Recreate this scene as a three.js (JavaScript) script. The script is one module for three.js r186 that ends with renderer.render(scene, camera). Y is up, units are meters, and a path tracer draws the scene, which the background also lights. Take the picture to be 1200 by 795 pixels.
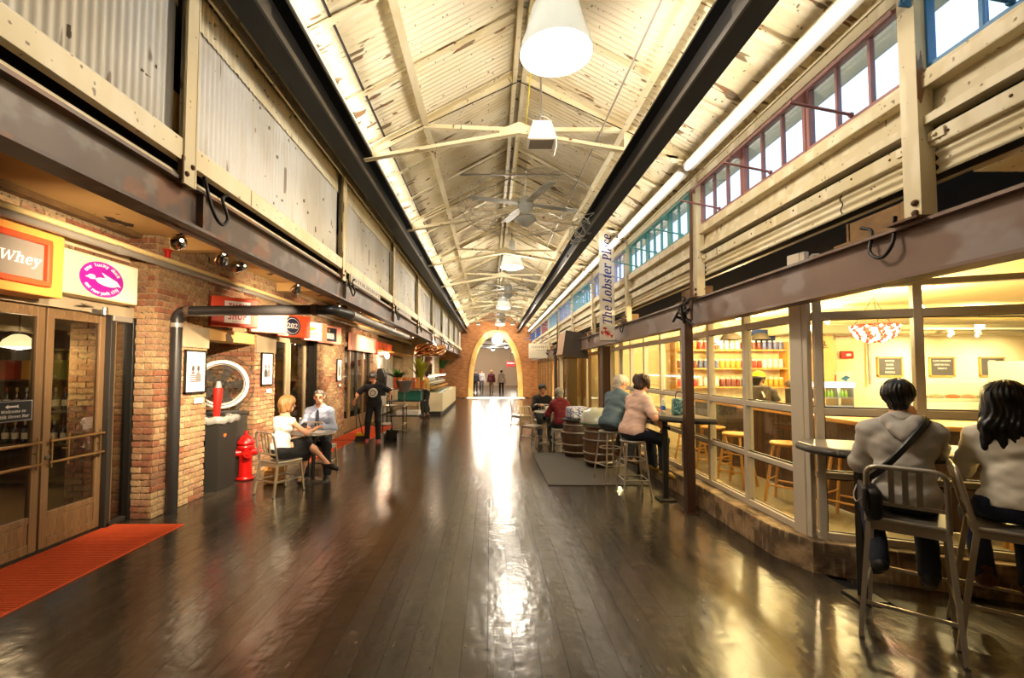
import * as THREE from 'three';
import { mergeGeometries, mergeVertices } from 'three/addons/utils/BufferGeometryUtils.js';
import { RoundedBoxGeometry } from 'three/addons/geometries/RoundedBoxGeometry.js';
import { RectAreaLightUniformsLib } from 'three/addons/lights/RectAreaLightUniformsLib.js';

// ---------------------------------------------------------------- camera, sky, exposure
RectAreaLightUniformsLib.init();
const scene = new THREE.Scene();
const renderer = new THREE.WebGLRenderer({ antialias: true });
renderer.toneMapping = THREE.LinearToneMapping;
renderer.toneMappingExposure = 1.12;
renderer.shadowMap.enabled = true;
const EYE = 1.7, FOC = 533, PPX = 575, PPY = 411.3, PITCH = Math.atan(0.0426);
const camera = new THREE.PerspectiveCamera(2 * Math.atan(397.5 / FOC) * 180 / Math.PI, 1200 / 795, 0.05, 200);
camera.position.set(0, EYE, 0);
camera.rotation.x = PITCH;
camera.setViewOffset(1200, 795, 600 - PPX, 397.5 - PPY, 1200, 795);
scene.background = new THREE.Color(0.76, 0.88, 1.0);
scene.backgroundIntensity = 2.6;
const YEL = 0xffdc9c, WARM = 0xffe3bd, COOL = 0xfff1dc;
const STRIP = { left: 44, right: 28 }, LAMP = 19, SHOP = 15, SPOT = 62;

// ---------------------------------------------------------------- helpers
let seed = 12345;
const rnd = () => { seed = (seed + 0x6d2b79f5) | 0; let t = Math.imul(seed ^ (seed >>> 15), 1 | seed); t = (t + Math.imul(t ^ (t >>> 7), 61 | t)) ^ t; return ((t ^ (t >>> 14)) >>> 0) / 4294967296; };
const rr = (a, b) => a + (b - a) * rnd();
const pick = (a) => a[Math.floor(rnd() * a.length) % a.length];
const V = (x, y, d) => new THREE.Vector3(x, y, -d);          // d = distance down the hall
const v3 = (x, y, z) => new THREE.Vector3(x, y, z);
const clamp = (x, a, b) => Math.min(b, Math.max(a, x));
const lerp = (a, b, t) => a + (b - a) * t;
const used = {};
const nm = (n) => { const k = (used[n] = (used[n] || 0) + 1) - 1; return k ? n + '_' + String(k).padStart(3, '0') : n; };
function tag(o, label, category, group, kind) { o.userData.label = label; o.userData.category = category; if (group) o.userData.group = group; if (kind) o.userData.kind = kind; return o; }
function thing(name, label, category, pos = [0, 0, 0], ry = 0, group, kind) {
  const g = new THREE.Group(); g.name = nm(name); g.position.set(pos[0], pos[1], pos[2]); g.rotation.y = ry; scene.add(g); return tag(g, label, category, group, kind);
}
function P(parent, name, geo, mat, o = {}) {
  const m = new THREE.Mesh(geo, mat); m.name = name; if (o.p) m.position.set(...o.p); if (o.r) m.rotation.set(...o.r); if (o.s) m.scale.set(...o.s);
  if (o.label) m.userData.label = o.label; if (o.kind) m.userData.kind = o.kind; parent.add(m); return m;
}
function one(name, label, category, geo, mat, pos = [0, 0, 0], ry = 0, group, kind) {
  const m = new THREE.Mesh(geo, mat); m.name = nm(name); m.position.set(...pos); m.rotation.y = ry; scene.add(m); return tag(m, label, category, group, kind);
}
function copyOf(o, pos, ry, label, group) { const c = o.clone(); c.name = nm(o.name.replace(/_\d{3}$/, '')); c.position.set(...pos); c.rotation.y = ry; c.userData = { ...o.userData }; if (label) c.userData.label = label; if (group) c.userData.group = group; scene.add(c); return c; }
// geometry
function xf(g, p = [0, 0, 0], r = [0, 0, 0], s) { const m = new THREE.Matrix4().compose(v3(...p), new THREE.Quaternion().setFromEuler(new THREE.Euler(...r)), s ? v3(...s) : v3(1, 1, 1)); return g.applyMatrix4(m); }
function box(w, h, d, x = 0, y = 0, z = 0, r) {
  const g = new THREE.BoxGeometry(w, h, d), u = g.attributes.uv, sz = [[d, h], [d, h], [w, d], [w, d], [w, h], [w, h]], ox = rnd() * 5, oy = rnd() * 5;
  for (let i = 0; i < 24; i++) { const s = sz[i >> 2]; u.setXY(i, u.getX(i) * s[0] + ox, u.getY(i) * s[1] + oy); }
  return xf(g, [x, y, z], r || [0, 0, 0]);
}
const rbox = (w, h, d, rad = 0.01, x = 0, y = 0, z = 0, r, seg = 2) => xf(new RoundedBoxGeometry(w, h, d, seg, rad), [x, y, z], r || [0, 0, 0]);
const cyl = (r1, r2, h, x = 0, y = 0, z = 0, n = 20, r) => xf(new THREE.CylinderGeometry(r1, r2, h, n), [x, y, z], r || [0, 0, 0]);
const sph = (rad, x = 0, y = 0, z = 0, s, n = 16) => xf(new THREE.SphereGeometry(rad, n, Math.max(6, n >> 1)), [x, y, z], [0, 0, 0], s);
function bar(a, b, r, n = 10, r2) {
  const A = a.isVector3 ? a : v3(...a), B = b.isVector3 ? b : v3(...b), d = B.clone().sub(A), L = d.length();
  const g = new THREE.CylinderGeometry(r2 ?? r, r, L, n); g.applyMatrix4(new THREE.Matrix4().compose(A.clone().add(B).multiplyScalar(0.5), new THREE.Quaternion().setFromUnitVectors(v3(0, 1, 0), d.normalize()), v3(1, 1, 1))); return g;
}
// rectangular bar between two points: w across (roughly horizontal), h the other way
function beam(a, b, w, h, up = [0, 1, 0]) {
  const A = a.isVector3 ? a : v3(...a), B = b.isVector3 ? b : v3(...b), d = B.clone().sub(A), L = d.length(); d.normalize();
  let U = v3(...up); if (Math.abs(U.dot(d)) > 0.98) U = v3(1, 0, 0);
  const s = new THREE.Vector3().crossVectors(U, d).normalize(), t = new THREE.Vector3().crossVectors(d, s);
  const g = box(w, h, L); g.applyMatrix4(new THREE.Matrix4().makeBasis(s, t, d).setPosition(A.clone().add(B).multiplyScalar(0.5))); return g;
}
const curve = (pts, closed = false, t = 0.5) => new THREE.CatmullRomCurve3(pts.map((p) => (p.isVector3 ? p : v3(...p))), closed, 'catmullrom', t);
const tube = (pts, r, seg = 40, n = 8, closed = false, t = 0.5) => new THREE.TubeGeometry(curve(pts, closed, t), seg, r, n, closed);
// polyline pipe with rounded corners
function pipe(pts, r, rad = 0.06, n = 12) {
  const p = pts.map((q) => (q.isVector3 ? q : v3(...q))), path = new THREE.CurvePath(); let cur = p[0];
  for (let i = 1; i < p.length; i++) {
    if (i === p.length - 1) { path.add(new THREE.LineCurve3(cur, p[i])); break; }
    const a = p[i].clone().add(p[i - 1].clone().sub(p[i]).setLength(rad)), b = p[i].clone().add(p[i + 1].clone().sub(p[i]).setLength(rad));
    path.add(new THREE.LineCurve3(cur, a)); path.add(new THREE.QuadraticBezierCurve3(a, p[i], b)); cur = b;
  }
  const gs = path.curves.map((c) => new THREE.TubeGeometry(c, c.isLineCurve3 ? 1 : 8, r, n, false)); return merge(gs);
}
const lathe = (pts, n = 24) => new THREE.LatheGeometry(pts.map((p) => new THREE.Vector2(p[0], p[1])), n);
function ext(pts, depth, bev = 0, holes = []) {
  const s = new THREE.Shape(pts.map((p) => new THREE.Vector2(p[0], p[1]))); holes.forEach((h) => s.holes.push(new THREE.Path(h.map((p) => new THREE.Vector2(p[0], p[1])))));
  const g = new THREE.ExtrudeGeometry(s, { depth, bevelEnabled: bev > 0, bevelSize: bev, bevelThickness: bev, bevelSegments: 2, curveSegments: 12 }); g.translate(0, 0, -depth / 2); return g;
}
function merge(list) {
  const l = list.map((g) => { const q = g.index ? g.toNonIndexed() : g; for (const k of Object.keys(q.attributes)) if (!['position', 'normal', 'uv'].includes(k)) q.deleteAttribute(k); return q; });
  return mergeGeometries(l);
}
// corrugated sheet: waves across x (width w), runs along y (length h), faces +z
function corr(w, h, pitch, amp, per = 6, rows = 1) {
  const n = Math.round(w / pitch * per), pos = [], uv = [], nor = [], idx = [];
  for (let j = 0; j <= rows; j++) for (let i = 0; i <= n; i++) {
    const x = i / n * w, a = x / pitch * Math.PI * 2, y = j / rows * h, s = Math.cos(a) * amp * Math.PI * 2 / pitch, l = Math.hypot(s, 1);
    pos.push(x - w / 2, y - h / 2, Math.sin(a) * amp); nor.push(-s / l, 0, 1 / l); uv.push(x, y);
    if (i < n && j < rows) { const q = j * (n + 1) + i; idx.push(q, q + 1, q + n + 2, q, q + n + 2, q + n + 1); }
  }
  const g = new THREE.BufferGeometry(); g.setAttribute('position', new THREE.Float32BufferAttribute(pos, 3)); g.setAttribute('normal', new THREE.Float32BufferAttribute(nor, 3)); g.setAttribute('uv', new THREE.Float32BufferAttribute(uv, 2)); g.setIndex(idx); return g;
}
// ---------------------------------------------------------------- textures
const HS = new Uint8Array(65536); for (let i = 0; i < 65536; i++) HS[i] = Math.floor(rnd() * 256);
const hsh = (x, y) => HS[((x & 255) + ((y & 255) << 8)) & 65535] / 255;
function vn(x, y, px, py) { // tileable value noise
  const ix = Math.floor(x), iy = Math.floor(y), fx = x - ix, fy = y - iy, sx = fx * fx * (3 - 2 * fx), sy = fy * fy * (3 - 2 * fy), m = (a, p) => ((a % p) + p) % p;
  const x0 = m(ix, px), x1 = m(ix + 1, px), y0 = m(iy, py), y1 = m(iy + 1, py);
  return lerp(lerp(hsh(x0, y0), hsh(x1, y0), sx), lerp(hsh(x0, y1), hsh(x1, y1), sx), sy);
}
function fbm(u, v, fx, fy, oct = 4, o = 0) { let s = 0, a = 0.5, t = 0; for (let i = 0; i < oct; i++) { s += a * vn(u * fx + o * 7, v * fy + o * 13, fx, fy); t += a; a *= 0.5; fx *= 2; fy *= 2; } return s / t; }
const sm = (a, b, x) => { const t = clamp((x - a) / (b - a), 0, 1); return t * t * (3 - 2 * t); };
const mixc = (a, b, t) => [lerp(a[0], b[0], t), lerp(a[1], b[1], t), lerp(a[2], b[2], t)];
function tex(w, h, fn, size = [1, 1], srgb = true) { // size: metres that one repeat covers
  const d = new Uint8Array(w * h * 4);
  for (let y = 0; y < h; y++) for (let x = 0; x < w; x++) { const c = fn(x / w, y / h), i = (y * w + x) * 4; const q = typeof c === 'number' ? [c, c, c] : c; d[i] = clamp(q[0], 0, 1) * 255; d[i + 1] = clamp(q[1], 0, 1) * 255; d[i + 2] = clamp(q[2], 0, 1) * 255; d[i + 3] = 255; }
  const t = new THREE.DataTexture(d, w, h); t.wrapS = t.wrapT = THREE.RepeatWrapping; t.magFilter = THREE.LinearFilter; t.repeat.set(1 / size[0], 1 / size[1]); if (srgb) t.colorSpace = THREE.SRGBColorSpace; t.needsUpdate = true; return t;
}
const hex = (h) => [(h >> 16) / 255, ((h >> 8) & 255) / 255, (h & 255) / 255];
function canvasTex(w, h, draw) { const c = document.createElement('canvas'); c.width = w; c.height = h; const x = c.getContext('2d'); draw(x, w, h); const t = new THREE.CanvasTexture(c); t.colorSpace = THREE.SRGBColorSpace; t.magFilter = THREE.LinearFilter; return t; }
// ---------------------------------------------------------------- materials
const std = (c, rough = 0.6, o = {}) => new THREE.MeshStandardMaterial({ color: c, roughness: rough, side: THREE.DoubleSide, ...o });
const phy = (c, rough = 0.4, o = {}) => new THREE.MeshPhysicalMaterial({ color: c, roughness: rough, side: THREE.DoubleSide, ...o });
const M = {};
{
  const cream = (peel, base, o) => tex(768, 768, (u, v) => {
    let c = mixc(hex(base), hex(0xcdb98a), 0.55 * sm(0.45, 0.8, fbm(u, v, 6, 3, 4, o)));
    c = mixc(c, hex(0xf2e9d3), 0.5 * sm(0.5, 0.75, fbm(u, v, 24, 8, 3, o + 1)));
    const streak = fbm(u, v, 60, 10, 3, o + 2) * 0.55 + fbm(u, v, 5, 5, 3, o + 3) * 0.45;
    const k = sm(peel, peel + 0.025, streak);
    c = mixc(c, hex(0x6f5c42), k * 0.9); if (k > 0.3 && fbm(u, v, 40, 40, 2, 5) > 0.55) c = mixc(c, hex(0x8a4f28), 0.5);
    if (fbm(u, v, 90, 90, 2, o + 6) > 0.85) c = mixc(c, hex(0x4a3a28), 0.6);
    return c;
  }, [3, 3]);
  M.roof = std(0xffffff, 0.62, { map: cream(0.70, 0xe9dfc4, 1) });
  M.roofPeel = std(0xffffff, 0.62, { map: cream(0.645, 0xe6dbbd, 4) });
  M.cream = std(0xffffff, 0.55, { map: cream(0.745, 0xe4d8b4, 2) });
  M.creamDull = std(0xffffff, 0.6, { map: cream(0.71, 0xd6c7a0, 3) });
  M.siding = std(0xffffff, 0.6, { map: cream(0.73, 0xcfc29e, 5) });
  M.panel = std(0xffffff, 0.5, { map: tex(768, 768, (u, v) => {
    let c = mixc(hex(0xd3d2cd), hex(0xc2bdb0), sm(0.4, 0.75, fbm(u, v, 5, 3, 4, 1))); c = mixc(c, hex(0xb9ab88), 0.3 * sm(0.62, 0.8, fbm(u, v, 40, 4, 3, 2)));
    if (fbm(u, v, 50, 30, 2, 9) > 0.90) c = hex(0x5a4a38); const k = sm(0.80, 0.83, fbm(u, v, 26, 7, 3, 6)); return mixc(c, hex(0x77695a), k * 0.85);
  }, [2.6, 2.6]) });
  M.plaster = std(0xffffff, 0.8, { map: tex(512, 512, (u, v) => { let c = mixc(hex(0xdfb878), hex(0xc39a5a), fbm(u, v, 4, 4, 4, 3)); const k = sm(0.69, 0.71, fbm(u, v, 7, 7, 6, 8)); return mixc(c, hex(0x463728), k * 0.95); }, [2.2, 2.2]) });
  M.girder = std(0xffffff, 0.5, { map: tex(768, 384, (u, v) => { let c = mixc(hex(0x705f50), hex(0x57483b), fbm(u, v, 8, 4, 4, 1)); c = mixc(c, hex(0x8a5a38), 0.7 * sm(0.56, 0.72, fbm(u, v, 9, 5, 4, 5))); c = mixc(c, hex(0x8d8880), 0.45 * sm(0.6, 0.8, fbm(u, v, 16, 10, 4, 7))); return c; }, [2.4, 1.2]), metalness: 0.15 });
  M.girderR = std(0xffffff, 0.5, { map: tex(768, 384, (u, v) => { let c = mixc(hex(0x7b6455), hex(0x6a5246), fbm(u, v, 8, 4, 4, 2)); c = mixc(c, hex(0x8f8a8a), 0.6 * sm(0.55, 0.75, fbm(u, v, 7, 5, 4, 3))); return c; }, [2.4, 1.2]), metalness: 0.1 });
  M.rail = phy(0x0b0908, 0.5, { specularIntensity: 0.5 });
  M.railEdge = std(0x2c2622, 0.4);
  M.iron = std(0x2b2622, 0.5, { metalness: 0.4 });
  M.rust = std(0x5d3d26, 0.75);
  M.rustWood = std(0xffffff, 0.8, { map: tex(256, 256, (u, v) => mixc(hex(0x8a6a3a), hex(0x5a3f22), fbm(u, v, 4, 12, 4, 3)), [0.6, 0.6]) });
  M.void = std(0x14100c, 0.9);
  // lacquered floor boards
  const fl = tex(1024, 1024, (u, v) => {
    const g = fbm(u, v, 48, 3, 4, 1), p = fbm(u, v, 5, 3, 4, 2); let c = mixc(hex(0x3f382f), hex(0x2f2922), sm(0.3, 0.7, g)); c = mixc(c, hex(0x544d43), 0.5 * sm(0.45, 0.75, p));
    c = mixc(c, hex(0x6a5f4e), 0.35 * sm(0.7, 0.86, fbm(u, v, 80, 24, 2, 4))); return c;
  }, [2.5, 2.5]);
  const flr = tex(1024, 1024, (u, v) => 0.13 + 0.12 * fbm(u, v, 7, 5, 4, 6) + 0.05 * fbm(u, v, 60, 20, 2, 7), [2.5, 2.5], false);
  const flb = tex(1024, 1024, (u, v) => 0.55 * fbm(u, v, 18, 30, 3, 3) + 0.3 * fbm(u, v, 60, 26, 2, 8) + 0.15 * fbm(u, v, 6, 6, 2, 1), [2.5, 2.5], false);
  M.floor = []; for (let i = 0; i < 4; i++) M.floor.push(phy([0xffffff, 0xf4f0ec, 0xfbf8f4, 0xece8e2][i], 1, { ior: 1.75, map: fl, roughnessMap: flr, bumpMap: flb, bumpScale: 0.0045 }));
  const brickTex = tex(256, 256, (u, v) => 0.78 + 0.3 * (fbm(u, v, 16, 16, 4, 2) - 0.4) - 0.35 * sm(0.7, 0.78, fbm(u, v, 22, 22, 3, 4)), [0.5, 0.5]);
  M.brick = [0xb98a62, 0xc69f72, 0xab6f4f, 0xcfae80, 0xbf9470, 0x9f7558].map((c) => std(c, 0.85, { map: brickTex }));
  M.brickCols = [0xb98a62, 0xc69f72, 0xab6f4f, 0xcfae80, 0xbf9470, 0x9f7558].map((c) => new THREE.Color(c));
  M.brickV = std(0xffffff, 0.85, { vertexColors: true, map: brickTex });
  M.mortar = std(0xbfa57e, 0.95, { map: brickTex });
  M.concrete = std(0xffffff, 0.85, { map: tex(512, 512, (u, v) => mixc(hex(0xb7a88a), hex(0x8f8066), fbm(u, v, 8, 3, 5, 3)), [1.5, 1.5]) });
  M.curb = std(0xffffff, 0.8, { map: tex(512, 512, (u, v) => { let c = mixc(hex(0xa08560), hex(0x5d4a34), sm(0.3, 0.7, fbm(u, v, 10, 10, 5, 3))); return mixc(c, hex(0xc3b090), 0.5 * sm(0.6, 0.8, fbm(u, v, 60, 8, 3, 5))); }, [1.5, 1.5]), bumpMap: tex(256, 256, (u, v) => fbm(u, v, 16, 16, 4, 2), [0.8, 0.8], false), bumpScale: 0.01 });
  M.wood = std(0xffffff, 0.5, { map: tex(256, 512, (u, v) => mixc(hex(0xd9a659), hex(0xb27a35), fbm(u, v, 20, 3, 4, 3)), [0.6, 1.2]) });
  M.doorWood = std(0xffffff, 0.42, { map: tex(256, 512, (u, v) => mixc(hex(0x9a7a52), hex(0x5f4830), fbm(u, v, 24, 2, 4, 3)), [0.5, 1.2]) });
  M.darkWood = std(0xffffff, 0.5, { map: tex(256, 512, (u, v) => mixc(hex(0x6a4a2c), hex(0x3a2616), fbm(u, v, 24, 2, 4, 5)), [0.5, 1.2]) });
  M.brownPost = std(0x3d2316, 0.42);
  M.matOrange = std(0xffffff, 0.9, { map: tex(256, 256, (u, v) => mixc(hex(0xe0602e), hex(0xcc5022), fbm(u, v, 20, 20, 3, 2)), [0.8, 0.8]) });
  M.matGrey = std(0x4e4a43, 0.75);
  M.alu = std(0xc4bcae, 0.32, { metalness: 0.85 });
  M.aluBar = std(0xb5ab9a, 0.38, { metalness: 0.75 });
  M.steel = std(0x9d9a94, 0.3, { metalness: 0.9 });
  M.chrome = std(0xd8d8d8, 0.12, { metalness: 1 });
  M.black = std(0x14130f, 0.45);
  M.blackPipe = phy(0x232222, 0.4, { clearcoat: 0.2 });
  M.dark = std(0x2a2621, 0.6);
  M.white = std(0xe8e4da, 0.5);
  M.frame = std(0xc9bda8, 0.42);                // storefront aluminium painted
  M.greyPipe = std(0x9b958a, 0.4, { metalness: 0.3 });
  M.glass = new THREE.MeshPhysicalMaterial({ color: 0xf6faf6, roughness: 0.02, transmission: 1, thickness: 0, ior: 1.45 });
  M.glassDoor = new THREE.MeshPhysicalMaterial({ color: 0xdedad0, roughness: 0.02, transmission: 1, thickness: 0, ior: 1.5 });
  M.glassWin = new THREE.MeshPhysicalMaterial({ color: 0xe6f0fa, roughness: 0.12, transmission: 1, thickness: 0, ior: 1.45 });
  M.shopWall = std(0xf0deab, 0.75);
  M.shopFloor = std(0x9a8f74, 0.35);
  M.orange = std(0xe8562a, 0.5); M.orangeY = std(0xf0a24a, 0.5); M.redOr = std(0xe04a26, 0.5);
  M.red = phy(0xb0100c, 0.3, { clearcoat: 0.5 });
  M.green = std(0x3d6b25, 0.6, { side: THREE.DoubleSide }); M.greenY = std(0x9a9a1e, 0.6); M.teal = std(0x1d6a5a, 0.6);
  M.terracotta = std(0xb0582c, 0.8);
  M.paper = std(0xe9e6de, 0.7);
}
M.oliveWood1 = std(0xffffff, 0.55, { map: M.darkWood.map, color: 0xffe0b0 }); M.oliveWood2 = std(0xe0c090, 0.55, { map: M.darkWood.map });
const glow = (c, k = 1) => new THREE.MeshStandardMaterial({ color: 0xffffff, emissive: c, emissiveIntensity: k, roughness: 0.6 });
const decal = (t, rough = 0.6, o = {}) => new THREE.MeshStandardMaterial({ map: t, roughness: rough, ...o });
// flat print on a thin board facing +z
const board = (w, h, d = 0.006) => { const g = new THREE.PlaneGeometry(w, h); g.translate(0, 0, d / 2 + 0.0015); return g; };
function rectLight(x, y, d, w, h, target, color, k) { const l = new THREE.RectAreaLight(color, k, w, h); l.position.copy(V(x, y, d)); l.lookAt(target); scene.add(l); return l; }
function pointLight(x, y, d, color, k, rad = 2) { const l = new THREE.PointLight(color, k, 0, 2); l.position.copy(V(x, y, d)); l.castShadow = true; l.shadow.radius = rad; scene.add(l); return l; }
function spotLight(a, b, color, k, ang = 0.5, pen = 0.6) { const l = new THREE.SpotLight(color, k, 0, ang, pen, 2); l.position.copy(a); l.target.position.copy(b); l.castShadow = true; scene.add(l); scene.add(l.target); return l; }
// ================================================================ STRUCTURE
const BAY = 2.85, B0 = 2.65, NB = 9, HEAD = -4, END = 28.3;
const bayD = (k) => B0 + BAY * k;                              // posts at d = bayD(k), k = -1 .. 8
const RX = 0.35, RY = 5.47, SL = 0.54, XL = -1.85, XR = 2.55;   // ridge, slope, nave walls
const roofY = (x) => RY - SL * Math.abs(x - RX);
// ---- floor: boards run down the hall
{
  const g = thing('floor', 'dark lacquered floor of long wooden boards', 'floor', [0, 0, 0], 0, null, 'structure');
  P(g, 'subfloor', box(14.5, 0.2, END + 6, 3.0, -0.13, -(END - 2) / 2), M.void);
  const W = 0.155, L = 5.4, list = [], geos = [0, 1, 2].map(() => { const b = box(W - 0.0018, 0.03, L - 0.002); const q = b.toNonIndexed(); return q; });
  for (let i = 0; i < 70; i++) { const x = -4.36 + (i + 0.5) * W; const wide = x > 2.72; const off = (i * 2.17) % L; for (let j = -1; j < 7; j++) { const d = j * L + off - 2.0; if (d > END + 0.3 || d < -4.5 || (wide && d > 5.2)) continue; list.push([x, d]); } }
  list.sort((a, b) => Math.hypot(a[0], a[1] - 3.2) - Math.hypot(b[0], b[1] - 3.2));
  const rest = [];
  list.forEach(([x, d], i) => {
    const y = -0.015 + rr(-0.0004, 0.0004);
    if (i < 290) P(g, 'plank', geos[i % 3], M.floor[i % 4], { p: [x, y, -d], r: [0, 0, rr(-1, 1) * 0.0022] });
    else { const q = geos[i % 3].clone(); q.translate(x, y, -d); rest.push(q); }
  });
  P(g, 'plank_rest', merge(rest), M.floor[1], { kind: 'stuff' });
}
// ---- roof
{
  const g = thing('ceiling', 'pitched roof of cream painted corrugated sheets with peeling paint', 'roof', [0, 0, 0], 0, null, 'structure');
  const eaveR = 2.72, eaveL = -2.02, pr = 1.67, pl = -0.83, SW = 0.95;
  const rows = [[RX, pr], [pr, eaveR], [pl, RX], [eaveL, pl]];
  rows.forEach(([a, b], ri) => {
    const len = (b - a) * Math.hypot(1, SL) + 0.05, gs = [corr(SW + 0.03, len, 0.07, 0.009, 6)], right = a >= RX - 0.01;
    const ang = Math.atan(SL), xm = (a + b) / 2, ym = roofY(xm);
    // sheet local x runs down the hall (-z), local y runs along the slope
    const ex = v3(0, 0, right ? 1 : -1), ey = right ? v3(-Math.cos(ang), Math.sin(ang), 0) : v3(Math.cos(ang), Math.sin(ang), 0), ez = new THREE.Vector3().crossVectors(ex, ey);
    gs[0].applyMatrix4(new THREE.Matrix4().makeBasis(ex, ey, ez));
    const uvv = [0, 1, 2].map((k) => { const q = gs[0].clone(); const u = q.attributes.uv; for (let i = 0; i < u.count; i++) u.setXY(i, u.getX(i) + k * 0.95, u.getY(i) + (ri % 2) * 1.5); return q; });
    let i = 0; for (let d = HEAD; d < END; d += SW, i++) P(g, 'roof_sheet', uvv[i % 3], ri % 2 ? M.roofPeel : (i % 5 === 2 ? M.roofPeel : M.roof), { p: [xm, ym + (i % 2) * 0.004, -(d + SW / 2)] });
    P(g, 'roof_deck', xf(box(len, 0.05, END - HEAD), [xm, ym + 0.06, -(END + HEAD) / 2], [0, 0, right ? -ang : ang]), M.dark);
  });
  const L = END - HEAD, zc = -(END + HEAD) / 2;
  for (const s of [-1, 1]) P(g, 'ridge_board', box(0.05, 0.16, L, RX + s * 0.055, RY - 0.14, zc), M.cream);
  P(g, 'purlin', merge([box(0.012, 0.1, L, pl, roofY(pl) - 0.075, zc), box(0.075, 0.012, L, pl + 0.035, roofY(pl) - 0.12, zc)]), M.cream);
  P(g, 'purlin', merge([box(0.012, 0.1, L, pr, roofY(pr) - 0.075, zc), box(0.075, 0.012, L, pr - 0.035, roofY(pr) - 0.12, zc)]), M.cream);
  // seams: battens over every third joint
  for (let k = -2; k < 10; k++) for (const f of [0.33, 0.67]) { const d = bayD(k) + BAY * f; if (d > END || d < HEAD) continue; for (const s of [-1, 1]) P(g, 'batten', beam(V(RX, RY - 0.035, d), V(RX + s * 2.25, RY - 0.035 - SL * 2.25, d), 0.07, 0.014), M.cream); }
}
// ---- roof trusses
{
  const mk = () => {
    const t = new THREE.Group();
    for (const s of [-1, 1]) {
      const xe = RX + s * 2.25, ye = roofY(xe);
      P(t, 'rafter', merge([beam([RX, RY - 0.1, 0], [xe, ye - 0.1, 0], 0.014, 0.09), beam([RX, RY - 0.06, 0.04], [xe, ye - 0.06, 0.04], 0.09, 0.014)]), M.cream);
      P(t, 'tie', merge([beam([RX, 4.63, 0], [xe, 4.24, 0], 0.014, 0.075), beam([RX, 4.6, 0.035], [xe, 4.21, 0.035], 0.07, 0.012)]), M.cream);
      const xs = s < 0 ? -0.83 : 1.62, ys = roofY(xs) - 0.12;
      P(t, 'strut', beam([RX, 4.66, 0], [xs, ys, 0], 0.05, 0.05), M.cream);
      P(t, 'tie_rod', bar([xs + s * 0.4, roofY(xs + s * 0.4) - 0.1, 0.03], [RX - s * 0.05, RY - 0.18, 0.03], 0.006, 6), M.iron);
      P(t, 'gusset', ext([[0, 0], [s * 0.26, -0.05], [s * 0.24, 0.06], [0, 0.16]], 0.012).translate(RX, 4.6, 0.02), M.cream);
      P(t, 'gusset', ext([[0, 0.1], [-s * 0.3, 0.26], [-s * 0.3, 0.02], [0, -0.04]], 0.012).translate(xe, 4.2, 0.02), M.cream);
    }
    return t;
  };
  const base = mk();
  const where = ['over the camera end', 'in front of the grey ceiling loudspeaker', 'just behind the first wire caged fan', 'beside the second pendant lamp', 'between the second pendant lamp and second caged fan', 'just behind the second caged fan', 'beside the third pendant lamp', 'in front of the third caged fan', 'closest to the arched brick wall'];
  for (let k = 0; k < NB; k++) { const t = k ? base.clone() : base; t.name = nm('roof_truss'); t.position.set(0, 0, -bayD(k)); scene.add(t); tag(t, 'cream steel roof truss ' + where[k], 'truss', 'cream roof trusses', 'structure'); }
}
// ---- crane rails, conduits
for (const [x, lab] of [[-1.555, 'black steel crane rail under the roof beside the corrugated panel wall'], [1.707, 'black steel crane rail under the roof on the clerestory window side']]) {
  const r = thing('crane_rail', lab, 'rail', [x, 0, 0], 0, null, 'structure'), L = END - HEAD, zc = -(END + HEAD) / 2;
  P(r, 'bottom_flange', box(0.21, 0.022, L, 0, 4.03, zc), M.rail); P(r, 'top_flange', box(0.21, 0.022, L, 0, 4.325, zc), M.rail); P(r, 'web', box(0.02, 0.3, L, 0, 4.18, zc), M.rail);
  P(r, 'rail_lip', box(0.02, 0.05, L, x < 0 ? 0.1 : -0.1, 4.01, zc), M.railEdge);
  for (let k = 0; k < NB; k++) P(r, 'hanger', merge([box(0.12, 0.34, 0.012, 0, 4.5, -bayD(k)), box(0.2, 0.012, 0.12, 0, 4.345, -bayD(k))]), M.cream);
  for (let k = 0; k < 3; k++) P(r, 'splice_plate', box(0.03, 0.12, 0.3, x < 0 ? 0.02 : -0.02, 4.16, -(2.9 + k * 7.1)), M.railEdge);
}
one('electrical_conduit', 'thin dark conduit running under the roof sheets by the panel wall', 'conduit', bar(V(-1.3, 4.56, HEAD), V(-1.3, 4.56, END), 0.013), M.iron, [0, 0, 0], 0, null, 'structure');
one('electrical_conduit', 'thin pale conduit running under the roof sheets on the window side', 'conduit', bar(V(1.35, 4.63, HEAD), V(1.35, 4.63, END), 0.01), M.greyPipe, [0, 0, 0], 0, null, 'structure');
const SCHEMES = [[0x2f6f9e, 'blue'], [0x8f5f5a, 'dull red'], [0x5f9a94, 'teal'], [0xa8a3c0, 'lavender grey'], [0x6fa3ad, 'pale teal'], [0x9aa6c4, 'pale blue'], [0x8fb0c0, 'grey blue'], [0x9a4a48, 'bright red'], [0x3f68b0, 'deep blue'], [0x5a7ab8, 'mid blue'], [0x3f68b0, 'navy']];
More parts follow.
